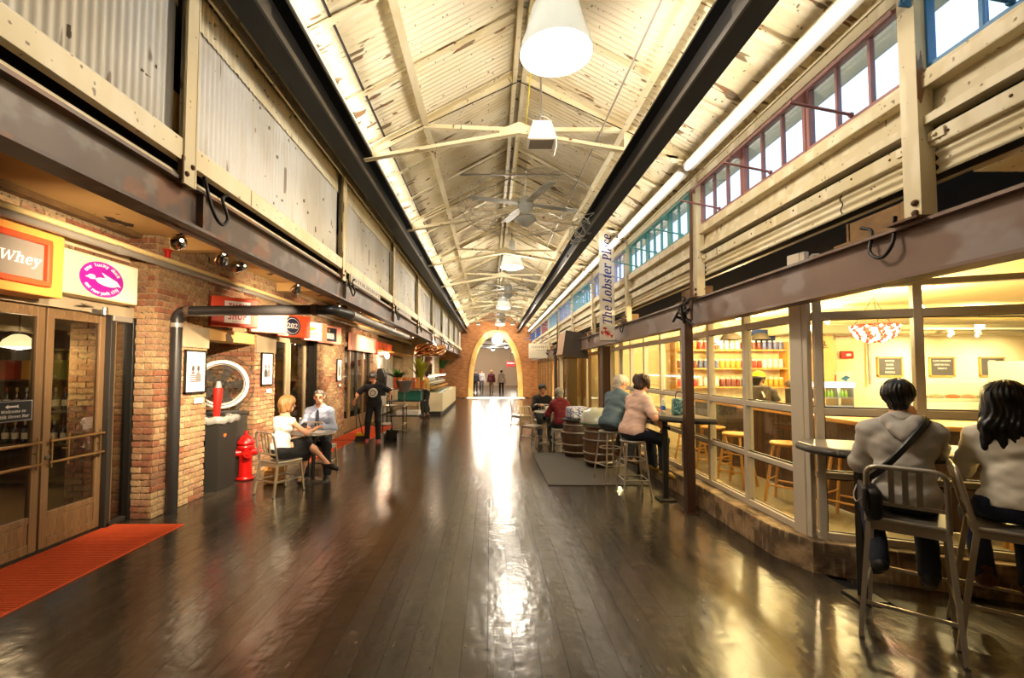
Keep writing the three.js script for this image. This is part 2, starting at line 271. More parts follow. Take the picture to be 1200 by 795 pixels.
// ---- strip lights along both eaves
for (let k = -1; k < NB; k++) {
  const d = bayD(k) + BAY / 2, L = BAY - 0.12;
  {
    const t = thing('strip_light', 'white fluorescent strip light on the crane rail facing the roof sheets', 'strip light', [-1.47, 4.345, -d], 0, 'strip lights on the rail by the panel wall');
    P(t, 'housing', box(0.06, 0.03, L, 0, 0.012, 0), M.white); P(t, 'fluorescent_tube', cyl(0.013, 0.013, L - 0.06, 0.01, 0.043, 0, 10, [Math.PI / 2, 0, 0]), glow(0xfff0d8, 3));
    rectLight(-1.455, 4.405, d, L - 0.06, 0.03, V(-1.0, 4.62, d), COOL, STRIP.left);
  }
  {
    const t = thing('strip_light', 'bright white fluorescent strip light above the ' + SCHEMES[k + 1][1] + ' clerestory windows', 'strip light', [2.4, 4.12, -d], 0, 'strip lights above the clerestory windows');
    P(t, 'housing', merge([beam([0, 0.05, -L / 2], [0, 0.05, L / 2], 0.14, 0.03, [0.5, 1, 0])]), M.white);
    P(t, 'diffuser', xf(new THREE.CapsuleGeometry(0.035, L - 0.12, 4, 12), [-0.03, 0.02, 0], [Math.PI / 2, 0, 0], [1, 1, 1]), glow(0xfff2dd, 3.2));
    rectLight(2.31, 4.13, d, L - 0.1, 0.06, V(1.6, 4.45, d), COOL, STRIP.right);
    rectLight(2.325, 4.09, d, L - 0.1, 0.05, V(1.8, 3.4, d), COOL, STRIP.right * 0.27);
  }
}
// ---- left nave wall: girder, channel, corrugated panels, posts
const hookGeo = () => tube([[0.02, 0.07, 0.16], [0.0, 0.03, 0.1], [0.03, -0.1, 0.085], [0.035, -0.16, 0.03], [0.035, -0.165, -0.03], [0.03, -0.1, -0.085], [0, 0.02, -0.07], [0.02, 0.06, -0.1]], 0.011, 40, 8);
{
  const w = thing('wall_left', 'upper hall wall of grey white corrugated panels above a rusty girder', 'wall', [0, 0, 0], 0, null, 'structure');
  const L = END - HEAD, zc = -(END + HEAD) / 2;
  P(w, 'girder', merge([box(0.02, 0.27, L, -1.87, 2.695, zc), box(0.14, 0.02, L, -1.86, 2.57, zc), box(0.09, 0.02, L, -1.85, 2.82, zc)]), M.girder, { label: 'rust brown steel girder with grey patches' });
  P(w, 'backing', box(0.05, 1.5, L, -2.02, 3.55, zc), M.dark);
  P(w, 'channel', merge([box(0.012, 0.12, L, -1.8, 2.985, zc), box(0.09, 0.012, L, -1.84, 3.045, zc), box(0.05, 0.012, L, -1.82, 2.93, zc)]), M.cream);
  P(w, 'flaking_edge', box(0.03, 0.03, L, -1.845, 2.845, zc), M.creamDull);
  P(w, 'top_trim', merge([box(0.02, 0.11, L, -1.8, 4.12, zc), box(0.06, 0.014, L, -1.79, 4.18, zc)]), M.cream);
  for (let d = HEAD + 0.1; d < 14; d += 0.19) P(w, 'rivet', sph(0.011, -1.788, 4.12, -d, [0.5, 1, 1], 8), M.creamDull);
  const pg = corr(BAY - 0.05, 1.06, 0.052, 0.0055, 6); pg.rotateY(Math.PI / 2);
  const tg = corr(BAY - 0.05, 0.24, 0.052, 0.0055, 6); tg.rotateY(Math.PI / 2);
  for (let k = -2; k < NB; k++) {
    const d = bayD(k) + BAY / 2;
    P(w, 'corrugated_panel', pg, M.panel, { p: [-1.875, 3.58, -d] });
    P(w, 'corrugated_band', tg, M.cream, { p: [-1.862, 3.99, -d] });
    P(w, 'panel_flashing', box(0.012, 0.05, BAY - 0.1, -1.862, 3.075, -d), M.panel);
  }
  for (let k = -1; k < NB; k++) {
    const z = -bayD(k);
    P(w, 'post', merge([box(0.1, 1.42, 0.012, -1.83, 3.5, z - 0.05), box(0.014, 1.42, 0.1, -1.79, 3.5, z)]), M.creamDull);
    P(w, 'bracket', merge([box(0.03, 0.14, 0.12, -1.8, 2.88, z), sph(0.016, -1.782, 2.85, z + 0.03, null, 8), sph(0.016, -1.782, 2.91, z - 0.02, null, 8)]), M.rust);
    P(w, 'hook', hookGeo(), M.iron, { p: [-1.79, 2.82, z - 0.27] });
    P(w, 'stiffener', box(0.05, 0.25, 0.02, -1.845, 2.695, z - 0.2), M.girder);
  }
  for (let k = 1; k < 6; k++) {
    const t = canvasTex(512, 96, (x, W, H) => { x.fillStyle = '#cfc8b8'; x.fillRect(0, 0, W, H); x.fillStyle = '#3a352f'; x.font = 'bold 62px serif'; const s = ['J&TOB.HOM4PEOMMGNR.BR', 'CRONCOM MNR HEL', 'BRKT & CO RNE', 'TOBHOM 4 PEO', 'MNGR BR CO'][k - 1]; x.fillText(s, 14, 68); for (let i = 0; i < 60; i++) { x.globalAlpha = 0.6; x.fillStyle = '#6a6154'; x.fillRect(rnd() * W, rnd() * H, 3 + rnd() * 9, 1 + rnd() * 3); } });
    const pl = P(w, 'lettered_plate', box(0.02, 0.12, 1.55, -1.80, 2.885, -(bayD(k) + 1.05)), M.creamDull);
    const q = new THREE.PlaneGeometry(1.5, 0.11); q.rotateY(Math.PI / 2); P(pl, 'lettering', q, decal(t), { p: [-1.788, 2.885, -(bayD(k) + 1.05)] });
  }
}
// ---- aisle ceiling over the shop side and outer shell
{
  const c = thing('ceiling', 'yellowed plaster soffit over the shop fronts with peeled dark patches', 'ceiling', [0, 0, 0], 0, null, 'structure');
  P(c, 'soffit', box(2.6, 0.08, END - HEAD, -3.2, 3.34, -(END + HEAD) / 2), M.plaster);
  for (let k = -1; k < NB; k++) P(c, 'soffit_beam', box(2.3, 0.16, 0.14, -3.05, 3.23, -bayD(k)), M.plaster);
}
one('trim', 'dark edge strip under the plaster soffit along the brick wall', 'trim', box(0.1, 0.06, END - HEAD, -4.12, 3.26, -(END + HEAD) / 2), M.rustWood, [0, 0, 0], 0, null, 'structure');
one('wall_back', 'brick wall closing the hall behind the viewer', 'wall', box(16, 5.8, 0.2, 3, 2.8, -HEAD + 0.1), M.mortar, [0, 0, 0], 0, null, 'structure');
// ---- right nave wall: girder, siding, posts
{
  const w = thing('wall_right', 'upper hall wall of cream horizontal metal siding above a brown girder', 'wall', [0, 0, 0], 0, null, 'structure');
  const L = END - HEAD, zc = -(END + HEAD) / 2;
  P(w, 'girder', merge([box(0.02, 0.32, L, 2.53, 2.41, zc), box(0.16, 0.02, L, 2.55, 2.26, zc), box(0.16, 0.02, L, 2.55, 2.56, zc)]), M.girderR, { label: 'brown steel girder with grey scuffs' });
  P(w, 'void_board', box(0.04, 0.36, L, 3.1, 2.97, zc), M.void);
  P(w, 'backing', box(0.05, 0.6, L, 2.72, 3.14, zc), M.dark);
  const lowG = corr(0.17, BAY - 0.1, 0.055, 0.01, 8); lowG.rotateZ(Math.PI / 2); lowG.rotateY(-Math.PI / 2);
  for (let k = -2; k < NB; k++) P(w, 'corrugated_skirt', lowG, M.siding, { p: [2.6, 2.925, -(bayD(k) + BAY / 2)] });
  for (let k = -2; k < NB; k++) {
    const d = -(bayD(k) + BAY / 2), l = BAY - 0.02;
    P(w, 'lower_rail', merge([box(0.014, 0.085, l, 2.565, 3.045, d), box(0.05, 0.012, l, 2.585, 3.003, d)]), M.siding);
    P(w, 'siding_board', box(0.02, 0.13, l, 2.6, 3.2, d), M.siding);
    P(w, 'siding_ledge', merge([box(0.09, 0.012, l, 2.57, 3.135, d), box(0.012, 0.05, l, 2.53, 3.155, d)]), M.siding);
    P(w, 'upper_rail', merge([box(0.014, 0.07, l, 2.53, 3.39, d), box(0.1, 0.012, l, 2.575, 3.355, d), box(0.02, 0.1, l, 2.62, 3.3, d)]), M.siding);
    P(w, 'window_sill', box(0.1, 0.03, l, 2.58, 3.435, d), M.siding);
    P(w, 'head_plate', merge([box(0.02, 0.09, l, 2.53, 4.03, d), box(0.3, 0.02, l, 2.66, 4.08, d)]), M.siding);
    P(w, 'outer_eave', box(0.2, 0.05, l, 2.8, 4.06, d), M.greyPipe); P(w, 'eave_board', box(0.03, 0.26, l, 2.66, 4.2, d), M.siding);
    if (k < 4) for (let i = 0; i < 9; i++) { P(w, 'rivet', sph(0.009, 2.556, 3.045 + rr(-0.01, 0.01), d - l / 2 + 0.15 + i * 0.31, [0.5, 1, 1], 8), M.rust); }
    if (k < 3) for (let i = 0; i < 7; i++) P(w, 'bolt', sph(0.012, 2.525, 3.39, d - l / 2 + 0.1 + i * 0.42, [0.6, 1, 1], 8), M.siding);
  }
  for (let k = -1; k < NB; k++) {
    const z = -bayD(k);
    P(w, 'post', merge([box(0.012, 1.5, 0.11, 2.5, 3.3, z), box(0.09, 1.5, 0.012, 2.54, 3.3, z + 0.05), box(0.09, 1.5, 0.012, 2.54, 3.3, z - 0.05)]), M.siding);
    P(w, 'post_foot', merge([box(0.16, 0.014, 0.2, 2.5, 2.578, z), sph(0.02, 2.49, 2.62, z + 0.02, null, 8), sph(0.02, 2.49, 2.68, z + 0.02, null, 8)]), M.rust);
    P(w, 'gusset_box', merge([box(0.02, 0.17, 0.45, 2.6, 2.67, z - 0.38), box(0.2, 0.17, 0.02, 2.68, 2.67, z - 0.16), box(0.2, 0.17, 0.02, 2.68, 2.67, z - 0.6), box(0.12, 0.015, 0.5, 2.56, 2.59, z - 0.38)]), M.rustWood);
    P(w, 'hook', hookGeo(), M.iron, { p: [2.50, 2.58, z - 0.2], r: [0, Math.PI, 0] });
    P(w, 'splice_plate', merge([box(0.012, 0.05, 0.3, 2.55, 3.05, z), sph(0.013, 2.54, 3.05, z + 0.1, null, 8), sph(0.013, 2.54, 3.05, z - 0.1, null, 8)]), M.siding);
  }
  P(w, 'crack', tube([[2.59, 2.99, -3.3], [2.585, 2.96, -3.315], [2.588, 2.92, -3.295], [2.584, 2.88, -3.31], [2.586, 2.85, -3.3]], 0.004, 20, 5), M.void);
}
// ---- clerestory windows: three to a bay, three panes each
{
  const schemes = SCHEMES;
  let n = 0; const H = 0.53, Wd = 0.92;
  for (let k = -1; k < NB; k++) {
    const [c, cn] = schemes[k + 1], mat = std(c, 0.5);
    const part = {};
    for (let i = 0; i < 3; i++) {
      n++; const d = bayD(k) + 0.03 + (i + 0.5) * 0.93;
      if (d > END - 0.4) continue;
      const t = new THREE.Group(); t.name = 'window_' + n; t.position.set(2.58, 3.455, -d); scene.add(t);
      tag(t, `${cn} steel framed clerestory window, ${['the one nearest to the lamp end of', 'the middle one of', 'the one farthest down'][i]} its ${cn} bay`.replace('the one nearest to the lamp end of', 'first unit of').replace('the one farthest down', 'last unit of').replace('the middle one of', 'middle unit of'), 'window', 'clerestory windows', 'structure');
      if (!part.f) {
        part.f = merge([box(0.05, 0.035, Wd, 0, 0.0175, 0), box(0.05, 0.035, Wd, 0, H - 0.0175, 0), box(0.05, H, 0.035, 0, H / 2, Wd / 2 - 0.0175), box(0.05, H, 0.035, 0, H / 2, -Wd / 2 + 0.0175)]);
        part.m = box(0.035, H - 0.06, 0.02, 0, H / 2, 0); part.p = box(0.006, H - 0.06, 0.275, 0, H / 2, 0);
        part.a = merge([bar([-0.02, 0.05, 0], [-0.46, 0.14, 0.0], 0.011, 8), sph(0.02, -0.03, 0.05, 0, null, 8)]);
        part.g = merge([ext([[0, 0], [-0.28, 0.02], [-0.28, 0.05], [0, 0.15]], 0.014).translate(-0.02, H - 0.14, -Wd / 2), box(0.02, 0.03, Wd, -0.27, H - 0.1, 0)]);
      }
      P(t, 'frame', part.f, mat); for (const s of [-1, 1]) P(t, 'muntin', part.m, mat, { p: [0, 0, s * 0.148] });
      for (const s of [-1, 0, 1]) P(t, 'pane', part.p, M.glassWin, { p: [0, 0, s * 0.295] });
      P(t, 'stay_arm', part.a, mat); P(t, 'bracket', part.g, mat, { s: [0.5, 1, 1] });
    }
  }
}
// ================================================================ BRICK FACES
const BL = 0.205, BH = 0.062, BJ = 0.012;
const brickGeos = {};
function brickFace(parent, O, uDir, nDir, W, H, o = {}) {
  // O: bottom corner (Vector3), uDir along the wall, nDir outwards; one mesh per brick if o.single, else one joined part
  const y = v3(0, 1, 0), basis = new THREE.Matrix4().makeBasis(uDir, y, nDir), q = new THREE.Quaternion().setFromRotationMatrix(basis);
  const rows = Math.floor(H / (BH + BJ)), P0 = [], N0 = [], C0 = [], U0 = [];
  for (let r = 0; r < rows; r++) {
    const yy = (r + 0.5) * (BH + BJ); let x = (r % 2) ? -BL / 2 - BJ / 2 : 0;
    for (; x < W - 0.01; x += BL + BJ) {
      const a = Math.max(0, x), b = Math.min(W, x + BL); if (b - a < 0.03) continue; const w = Math.round((b - a) * 50) / 50, cx = (a + b) / 2, pr = rr(-0.004, 0.005);
      if (o.skip && o.skip(cx, yy)) continue;
      const ci = pickBrick(o, cx, yy);
      if (o.single) {
        const key = w.toFixed(2) + (r % 2); brickGeos[key] = brickGeos[key] || (() => { const g = rbox(w, BH, 0.04, 0.004, 0, 0, 0, null, 1); const u = g.attributes.uv; for (let i = 0; i < u.count; i++) u.setXY(i, u.getX(i) * 0.2, u.getY(i) * 0.07); return g; })();
        const m = P(parent, 'brick', brickGeos[key], M.brick[ci]); m.position.copy(O).addScaledVector(uDir, cx).addScaledVector(y, yy).addScaledVector(nDir, pr - 0.014); m.quaternion.copy(q);
      } else {
        const hw = (b - a) / 2, hh = BH / 2, t = 0.012 + pr, c = M.brickCols[ci], k = rr(0.85, 1.1), uo = rnd(), vo = rnd();
        const f = (p, n) => { for (const i of [0, 1, 2, 0, 2, 3]) { const e = p[i], w3 = O.clone().addScaledVector(uDir, cx + e[0]).addScaledVector(y, yy + e[1]).addScaledVector(nDir, e[2]), nn = v3(n[0], n[1], n[2]).applyQuaternion(q); P0.push(w3.x, w3.y, w3.z); N0.push(nn.x, nn.y, nn.z); C0.push(c.r * k, c.g * k, c.b * k); U0.push(uo + e[0], vo + e[1]); } };
        f([[-hw, -hh, t], [hw, -hh, t], [hw, hh, t], [-hw, hh, t]], [0, 0, 1]);
        f([[-hw, hh, t], [hw, hh, t], [hw, hh, -0.01], [-hw, hh, -0.01]], [0, 1, 0]); f([[-hw, -hh, -0.01], [hw, -hh, -0.01], [hw, -hh, t], [-hw, -hh, t]], [0, -1, 0]);
        f([[hw, -hh, t], [hw, -hh, -0.01], [hw, hh, -0.01], [hw, hh, t]], [1, 0, 0]); f([[-hw, -hh, -0.01], [-hw, -hh, t], [-hw, hh, t], [-hw, hh, -0.01]], [-1, 0, 0]);
      }
    }
  }
  if (P0.length) { const g = new THREE.BufferGeometry(); g.setAttribute('position', new THREE.Float32BufferAttribute(P0, 3)); g.setAttribute('normal', new THREE.Float32BufferAttribute(N0, 3)); g.setAttribute('uv', new THREE.Float32BufferAttribute(U0, 2)); g.setAttribute('color', new THREE.Float32BufferAttribute(C0, 3)); P(parent, 'brick_courses', g, M.brickV, { kind: 'stuff' }); }
}
function pickBrick(o, x, y) { const n = fbm((x + (o.o || 0)) / 7 % 1, y / 7 % 1, 9, 14, 3, 2); const r = rnd(); if (n > 0.55) return r < 0.5 ? 2 : r < 0.75 ? 0 : 5; return r < 0.4 ? 1 : r < 0.7 ? 3 : r < 0.9 ? 4 : 0; }
const DEEP = v3(0, 0, -1), NEAR = v3(0, 0, 1), EAST = v3(1, 0, 0), WEST = v3(-1, 0, 0);
function brickPier(label, d0, d1, face, back, single, H = 3.28, o = {}) {
  const w = thing('wall_left', label, 'brick pier', [0, 0, 0], 0, null, 'structure');
  P(w, 'mortar_core', box(face - back - 0.012, H, d1 - d0 - 0.024, (face + back) / 2 - 0.006, H / 2, -(d0 + d1) / 2), M.mortar);
  brickFace(w, V(face - 0.005, 0, d0), DEEP, EAST, d1 - d0, H, { single, ...o });
  brickFace(w, V(back, 0, d0 + 0.005), EAST, NEAR, face - back, H, { single, o: 3 });
  brickFace(w, V(back, 0, d1 - 0.005), EAST, DEEP, face - back, H, { o: 5 });
  return w;
}
// ================================================================ LEFT SHOPS
const pier1 = brickPier('worn brick pier behind the black standpipe and the picture of two people', 5.25, 6.2, -3.87, -4.32, true);
P(pier1, 'concrete_block', box(0.03, 0.27, 0.62, -3.862, 2.13, -5.9), M.concrete, { label: 'smooth grey concrete band' });
const pier2 = brickPier('narrow brick pier with a framed photograph between the fan alcove and glass doors', 7.45, 8.15, -3.87, -4.9, false);
P(pier2, 'concrete_block', box(0.03, 0.27, 0.68, -3.857, 2.13, -7.8), M.concrete);
const pier3 = brickPier('brightly lit brick pier between the glass doors and the green shop window', 10.3, 12.05, -3.87, -4.4, false);
brickPier('brick pier beyond the green shop window', 14.9, 15.6, -3.87, -4.4, false);
{
  const w = thing('wall_left', 'brick wall band above the shop doors with orange sign boxes', 'wall', [0, 0, 0], 0, null, 'structure');
  for (const [d0, d1, y0, xf_] of [[HEAD, 5.25, 2.4, -4.2], [6.2, 7.45, 2.22, -3.9], [8.15, 10.3, 2.42, -3.95], [12.05, 14.9, 2.4, -3.95]]) {
    P(w, 'mortar_core', box(0.3, 3.3 - y0, d1 - d0, xf_ - 0.17, (3.3 + y0) / 2, -(d0 + d1) / 2), M.mortar);
    brickFace(w, V(xf_ - 0.02, y0, Math.max(d0, 2.5)), DEEP, EAST, d1 - Math.max(d0, 2.5), 3.28 - y0, { o: d0 });
  }
  P(w, 'lintel', box(0.32, 0.16, 1.3, -4.03, 2.2, -6.82), M.plaster); P(w, 'lintel', box(0.2, 0.12, 2.2, -4.0, 2.42, -9.2), M.concrete); P(w, 'lintel', box(0.2, 0.12, 2.9, -4.0, 2.4, -13.5), M.concrete);
  P(w, 'lintel', box(0.14, 0.12, 9.4, -4.2, 2.36, -0.6), M.concrete);
}
{ // fan alcove
  const w = thing('wall_left', 'dark recess in the brick wall that holds the drum fan', 'alcove', [0, 0, 0], 0, null, 'structure');
  P(w, 'recess_back', box(0.1, 3.3, 1.4, -4.95, 1.65, -6.83), M.mortar); brickFace(w, V(-4.9, 0, 6.2), DEEP, EAST, 1.25, 2.2, { o: 2 });
  P(w, 'recess_ceiling', box(1.0, 0.1, 1.3, -4.45, 2.25, -6.83), M.plaster);
}
{ // rooms behind the glass: one long dark shell
  const piece = (n, l, c, g, m) => one(n, l, c, g, m, [0, 0, 0], 0, null, 'structure');
  piece('wall_left', 'tan back wall of the shops behind the glass doors', 'wall', box(0.2, 3.4, END - HEAD, -7.6, 1.7, -(END + HEAD) / 2), std(0xc9ae84, 0.8)); piece('ceiling', 'cream ceiling of the shops behind the glass doors', 'ceiling', box(3.4, 0.1, END - HEAD, -5.9, 3.0, -(END + HEAD) / 2), std(0xd6c6a2, 0.8));
  piece('floor', 'brown wooden floor of the shops behind the glass doors', 'floor', box(3.4, 0.1, END - HEAD, -5.98, -0.06, -(END + HEAD) / 2), std(0x8a6f50, 0.4));
  [[7.3, 'bottle shelf'], [8.0, 'fan alcove'], [12.2, 'pale glass doors'], [15.2, 'green shop window']].forEach(([d, l]) => piece('wall_left', 'tan partition wall behind the ' + l, 'wall', box(2.7, 3.0, 0.12, -6.25, 1.5, -d), std(0xc4a878, 0.8)));
  const w = thing('wall_left', 'pale inner brick return seen through the wooden doors', 'wall', [0, 0, 0], 0, null, 'structure');
  P(w, 'inner_return', box(0.85, 3.0, 0.12, -4.8, 1.5, -5.7), M.mortar); brickFace(w, V(-5.2, 0, 5.63), EAST, NEAR, 0.85, 3.0, { o: 9 });
}
// front wall pieces that are out of view beside the first doors
one('wall_left', 'plain brick wall beside the first glass doors behind the viewer', 'wall', box(0.3, 3.3, 7.0, -4.37, 1.65, 0.5), M.mortar, [0, 0, 0], 0, null, 'structure');
// ---- glass door leaves.  local x runs down the hall, z faces the hall
let doorN = 0;
function doorLeaf(d0, d1, x, h, label, mat, o = {}) {
  const t = new THREE.Group(); t.name = 'door_' + (++doorN); t.position.set(x, 0, -d0); t.rotation.y = Math.PI / 2; scene.add(t); tag(t, label, 'door', o.group, 'structure');
  const w = d1 - d0, st = o.st || 0.075, kick = o.kick ?? 0.3, y0 = 0.03;
  for (const s of [st / 2, w - st / 2]) P(t, 'stile', rbox(st, h - y0, 0.05, 0.006, s, (h + y0) / 2, 0), mat);
  P(t, 'top_rail', rbox(w - 2 * st, 0.1, 0.046, 0.006, w / 2, h - 0.05, 0), mat); P(t, 'bottom_rail', rbox(w - 2 * st, 0.09, 0.046, 0.006, w / 2, y0 + 0.045, 0), mat);
  if (kick) { P(t, 'kick_rail', rbox(w - 2 * st, 0.06, 0.046, 0.006, w / 2, kick + 0.03, 0), mat); P(t, 'kick_panel', rbox(w - 2 * st, kick - 0.12, 0.026, 0.005, w / 2, 0.12 + (kick - 0.12) / 2, 0), mat); }
  P(t, 'pane', box(w - 2 * st, h - 0.1 - (kick || 0.06) - 0.06, 0.008, w / 2, (h - 0.1 + (kick || 0.06) + 0.06) / 2, 0), M.glassDoor);
  if (o.bars) { for (const y of [0.83, 1.03]) P(t, 'push_bar', bar([0.03, y, 0.07], [w - 0.03, y, 0.07], 0.014, 12), M.brassy); for (const q of [0.06, w * 0.35, w - 0.06]) P(t, 'bar_bracket', merge([bar([q, 0.78, 0.06], [q, 1.08, 0.06], 0.008, 8), bar([q, 0.93, 0], [q, 0.93, 0.06], 0.008, 8)]), M.brassy); P(t, 'lock', cyl(0.02, 0.02, 0.03, st / 2, 0.88, 0.035, 14, [Math.PI / 2, 0, 0]), M.steel); }
  if (o.closer) P(t, 'door_closer', merge([rbox(0.22, 0.06, 0.06, 0.01, w - 0.16, h + 0.02, 0.06), bar([w - 0.2, h + 0.06, 0.06], [w - 0.5, h + 0.05, 0.2], 0.01, 8), cyl(0.035, 0.035, 0.08, w - 0.1, h + 0.03, 0.08, 14)]), M.steel);
  return t;
}
M.brassy = std(0x9a7c4e, 0.35, { metalness: 0.8 });
doorLeaf(2.82, 3.53, -4.22, 2.3, 'wooden glass door leaf nearer the camera wall, out of the main view', M.doorWood, { bars: true });
const leafA = doorLeaf(3.55, 4.27, -4.22, 2.3, 'wooden glass door leaf carrying a small dark welcome sign', M.doorWood, { bars: true, closer: false });
doorLeaf(4.29, 4.95, -4.22, 2.3, 'wooden glass door leaf with brass bars next to the tall dark sidelight', M.doorWood, { bars: true, closer: true });
{
  const t = new THREE.Group(); t.name = 'window_60'; t.position.set(-4.18, 0, -4.97); t.rotation.y = Math.PI / 2; scene.add(t); tag(t, 'tall narrow sidelight in a dark steel frame beside the brick pier', 'window', null, 'structure');
  P(t, 'jamb', rbox(0.06, 2.3, 0.1, 0.006, 0.0, 1.15, 0), M.dark); P(t, 'jamb', rbox(0.045, 2.3, 0.1, 0.006, 0.27, 1.15, 0.02), M.black); P(t, 'head', rbox(0.3, 0.06, 0.1, 0.006, 0.135, 2.27, 0.01), M.greyPipe); P(t, 'sill', rbox(0.3, 0.05, 0.1, 0.006, 0.135, 0.03, 0), M.dark); P(t, 'pane', box(0.23, 2.2, 0.008, 0.135, 1.16, 0), M.glassDoor); P(t, 'inner_strip', rbox(0.02, 2.2, 0.03, 0.004, 0.05, 1.15, 0.02), M.doorWood);
}
{
  const t = one('door_sign', 'small dark notice with white lettering fixed to the glass door', 'sign', box(0.34, 0.19, 0.012), M.black, [-4.175, 1.34, -3.99], Math.PI / 2);
  P(t, 'lettering', board(0.335, 0.185, 0.012), decal(canvasTex(512, 288, (x, W, H) => { x.fillStyle = '#26282b'; x.fillRect(0, 0, W, H); x.strokeStyle = '#d8d8d2'; x.lineWidth = 6; x.strokeRect(10, 10, W - 20, H - 20); x.fillStyle = '#f0f0ea'; x.font = 'italic bold 54px serif'; x.textAlign = 'center'; x.fillText('Welcome to', W / 2, 165); x.fillText('Milk Street Bar', W / 2, 235); x.beginPath(); x.moveTo(150, 80); x.lineTo(190, 50); x.lineTo(190, 68); x.lineTo(300, 68); x.lineTo(322, 52); x.lineTo(318, 78); x.lineTo(330, 104); x.lineTo(298, 92); x.lineTo(190, 92); x.lineTo(190, 110); x.fill(); })));
}
// second doors (between pier 2 and 3), third glazed front, with pale frames
doorLeaf(8.3, 9.2, -4.12, 2.35, 'pale framed glass door leaf behind the seated woman', std(0xb5a585, 0.45), { kick: 0.25, st: 0.1 });
doorLeaf(9.22, 10.1, -4.12, 2.35, 'pale framed glass door leaf behind the man in a tie', std(0xb5a585, 0.45), { kick: 0.25, st: 0.1 });
{
  const t = thing('trim', 'black steel jambs around the pale glass doors', 'door frame', [0, 0, 0], 0, null, 'structure');
  for (const d of [8.2, 8.27, 10.17, 10.26]) P(t, 'jamb', box(0.14, 2.4, 0.05, -4.0, 1.2, -d), M.black);
}
{
  const t = new THREE.Group(); t.name = 'window_61'; t.position.set(-4.0, 0, -12.1); t.rotation.y = Math.PI / 2; scene.add(t); tag(t, 'shop window in tall dark frames with green plants behind the glass', 'window', null, 'structure');
  for (let i = 0; i < 5; i++) P(t, 'mullion', rbox(0.07, 2.35, 0.09, 0.006, 0.04 + i * 0.68, 1.18, 0), i % 2 ? M.doorWood : M.dark);
  for (let i = 0; i < 4; i++) P(t, 'pane', box(0.6, 1.95, 0.008, 0.38 + i * 0.68, 1.35, 0), M.glassDoor);
  P(t, 'base_panel', rbox(2.8, 0.36, 0.07, 0.01, 1.38, 0.18, 0), M.doorWood);
}
// shelves with bottles seen through the first doors
{
  const sh = thing('bottle_shelf', 'dark shelf unit of bottles inside the shop behind the wooden doors', 'shelf', [-6.1, 0, -6.75], 0);
  for (const y of [0.1, 0.62, 1.1, 1.55, 2.0]) P(sh, 'shelf_board', box(2.4, 0.03, 0.34, 0, y, 0), M.darkWood);
  for (const x of [-1.2, -0.4, 0.4, 1.2]) P(sh, 'upright', box(0.03, 2.3, 0.34, x, 1.15, 0), M.darkWood); P(sh, 'back_panel', box(2.4, 2.3, 0.02, 0, 1.15, -0.17), M.darkWood);
  const bot = lathe([[0, 0], [0.037, 0], [0.04, 0.02], [0.04, 0.19], [0.015, 0.26], [0.014, 0.32], [0, 0.32]], 12), cols = [0x17120e, 0x2a3a1c, 0x3a1e14, 0x12181c].map((c) => phy(c, 0.15, { clearcoat: 0.6 })), foil = [0xb8b0a0, 0x8a2a22, 0xc0a050].map((c) => std(c, 0.4)), cap = cyl(0.016, 0.016, 0.06, 0, 0.3, 0, 10), lab = cyl(0.0412, 0.0412, 0.09, 0, 0.11, 0, 12), lm = std(0xd8cfb8, 0.7);
  for (const y of [0.635, 1.115]) for (let i = 0; i < 17; i++) { const b = one('wine_bottle', y < 1 ? 'dark wine bottle on the lower shelf behind the wooden doors' : 'dark wine bottle on the upper shelf behind the wooden doors', 'bottle', bot, cols[i % 4], [-7.22 + i * 0.142, y, -6.68], rnd(), y < 1 ? 'bottles on the lower shelf' : 'bottles on the upper shelf'); P(b, 'foil_cap', cap, foil[i % 3]); P(b, 'bottle_label', lab, lm); }
  const bx = [0xa33a1e, 0xb8862e, 0x6a7a2e, 0xc0b090, 0x7a2a22, 0x9a8a3a];
  for (let i = 0; i < 6; i++) one('carton', ['rust red', 'ochre', 'olive', 'beige', 'dark red', 'mustard'][i] + ' carton on the top shelf behind the wooden doors', 'box', rbox(0.26, 0.28, 0.24, 0.01), std(bx[i], 0.7), [-7.05 + i * 0.37, 1.705, -6.72], 0, 'cartons on the top shelf');
  const gl = thing('pendant_lamp', 'pale glass dome lamp hanging inside the shop behind the wooden doors', 'lamp', [-5.35, 1.98, -5.15]);
  P(gl, 'lamp_shade', lathe([[0.02, 0.13], [0.06, 0.12], [0.13, 0.06], [0.16, 0], [0.15, -0.02], [0, -0.05]], 24), glow(0xffe2b0, 2.2)); P(gl, 'cord', bar([0, 0.12, 0], [0, 0.97, 0], 0.006, 6), M.black);
  pointLight(-5.35, 1.86, 5.15, WARM, 2.2, 4);
}
// ---- pipes on the shop side
one('service_pipe', 'long grey service pipe under the soffit along the brick wall', 'pipe', merge([bar(V(-3.8, 2.93, HEAD), V(-3.8, 2.93, 22), 0.035, 14), ...[3.2, 4.6, 6.9, 9.2, 12, 15].map((d) => cyl(0.045, 0.045, 0.06, -3.8, 2.93, -d, 14, [Math.PI / 2, 0, 0]))]), M.greyPipe, [0, 0, 0], 0, null, 'structure');
one('service_pipe', 'pale yellow pipe running just above the grey service pipe', 'pipe', bar(V(-3.82, 3.0, HEAD), V(-3.82, 3.0, 22), 0.028, 12), std(0xdcc389, 0.5), [0, 0, 0], 0, null, 'structure');
one('sprinkler_valve', 'small red valve on the yellow pipe near the duck sign', 'valve', merge([cyl(0.03, 0.03, 0.08, 0, 0, 0, 12), cyl(0.05, 0.05, 0.015, 0, 0.05, 0, 14)]), M.red, [-3.8, 3.06, -5.3]);
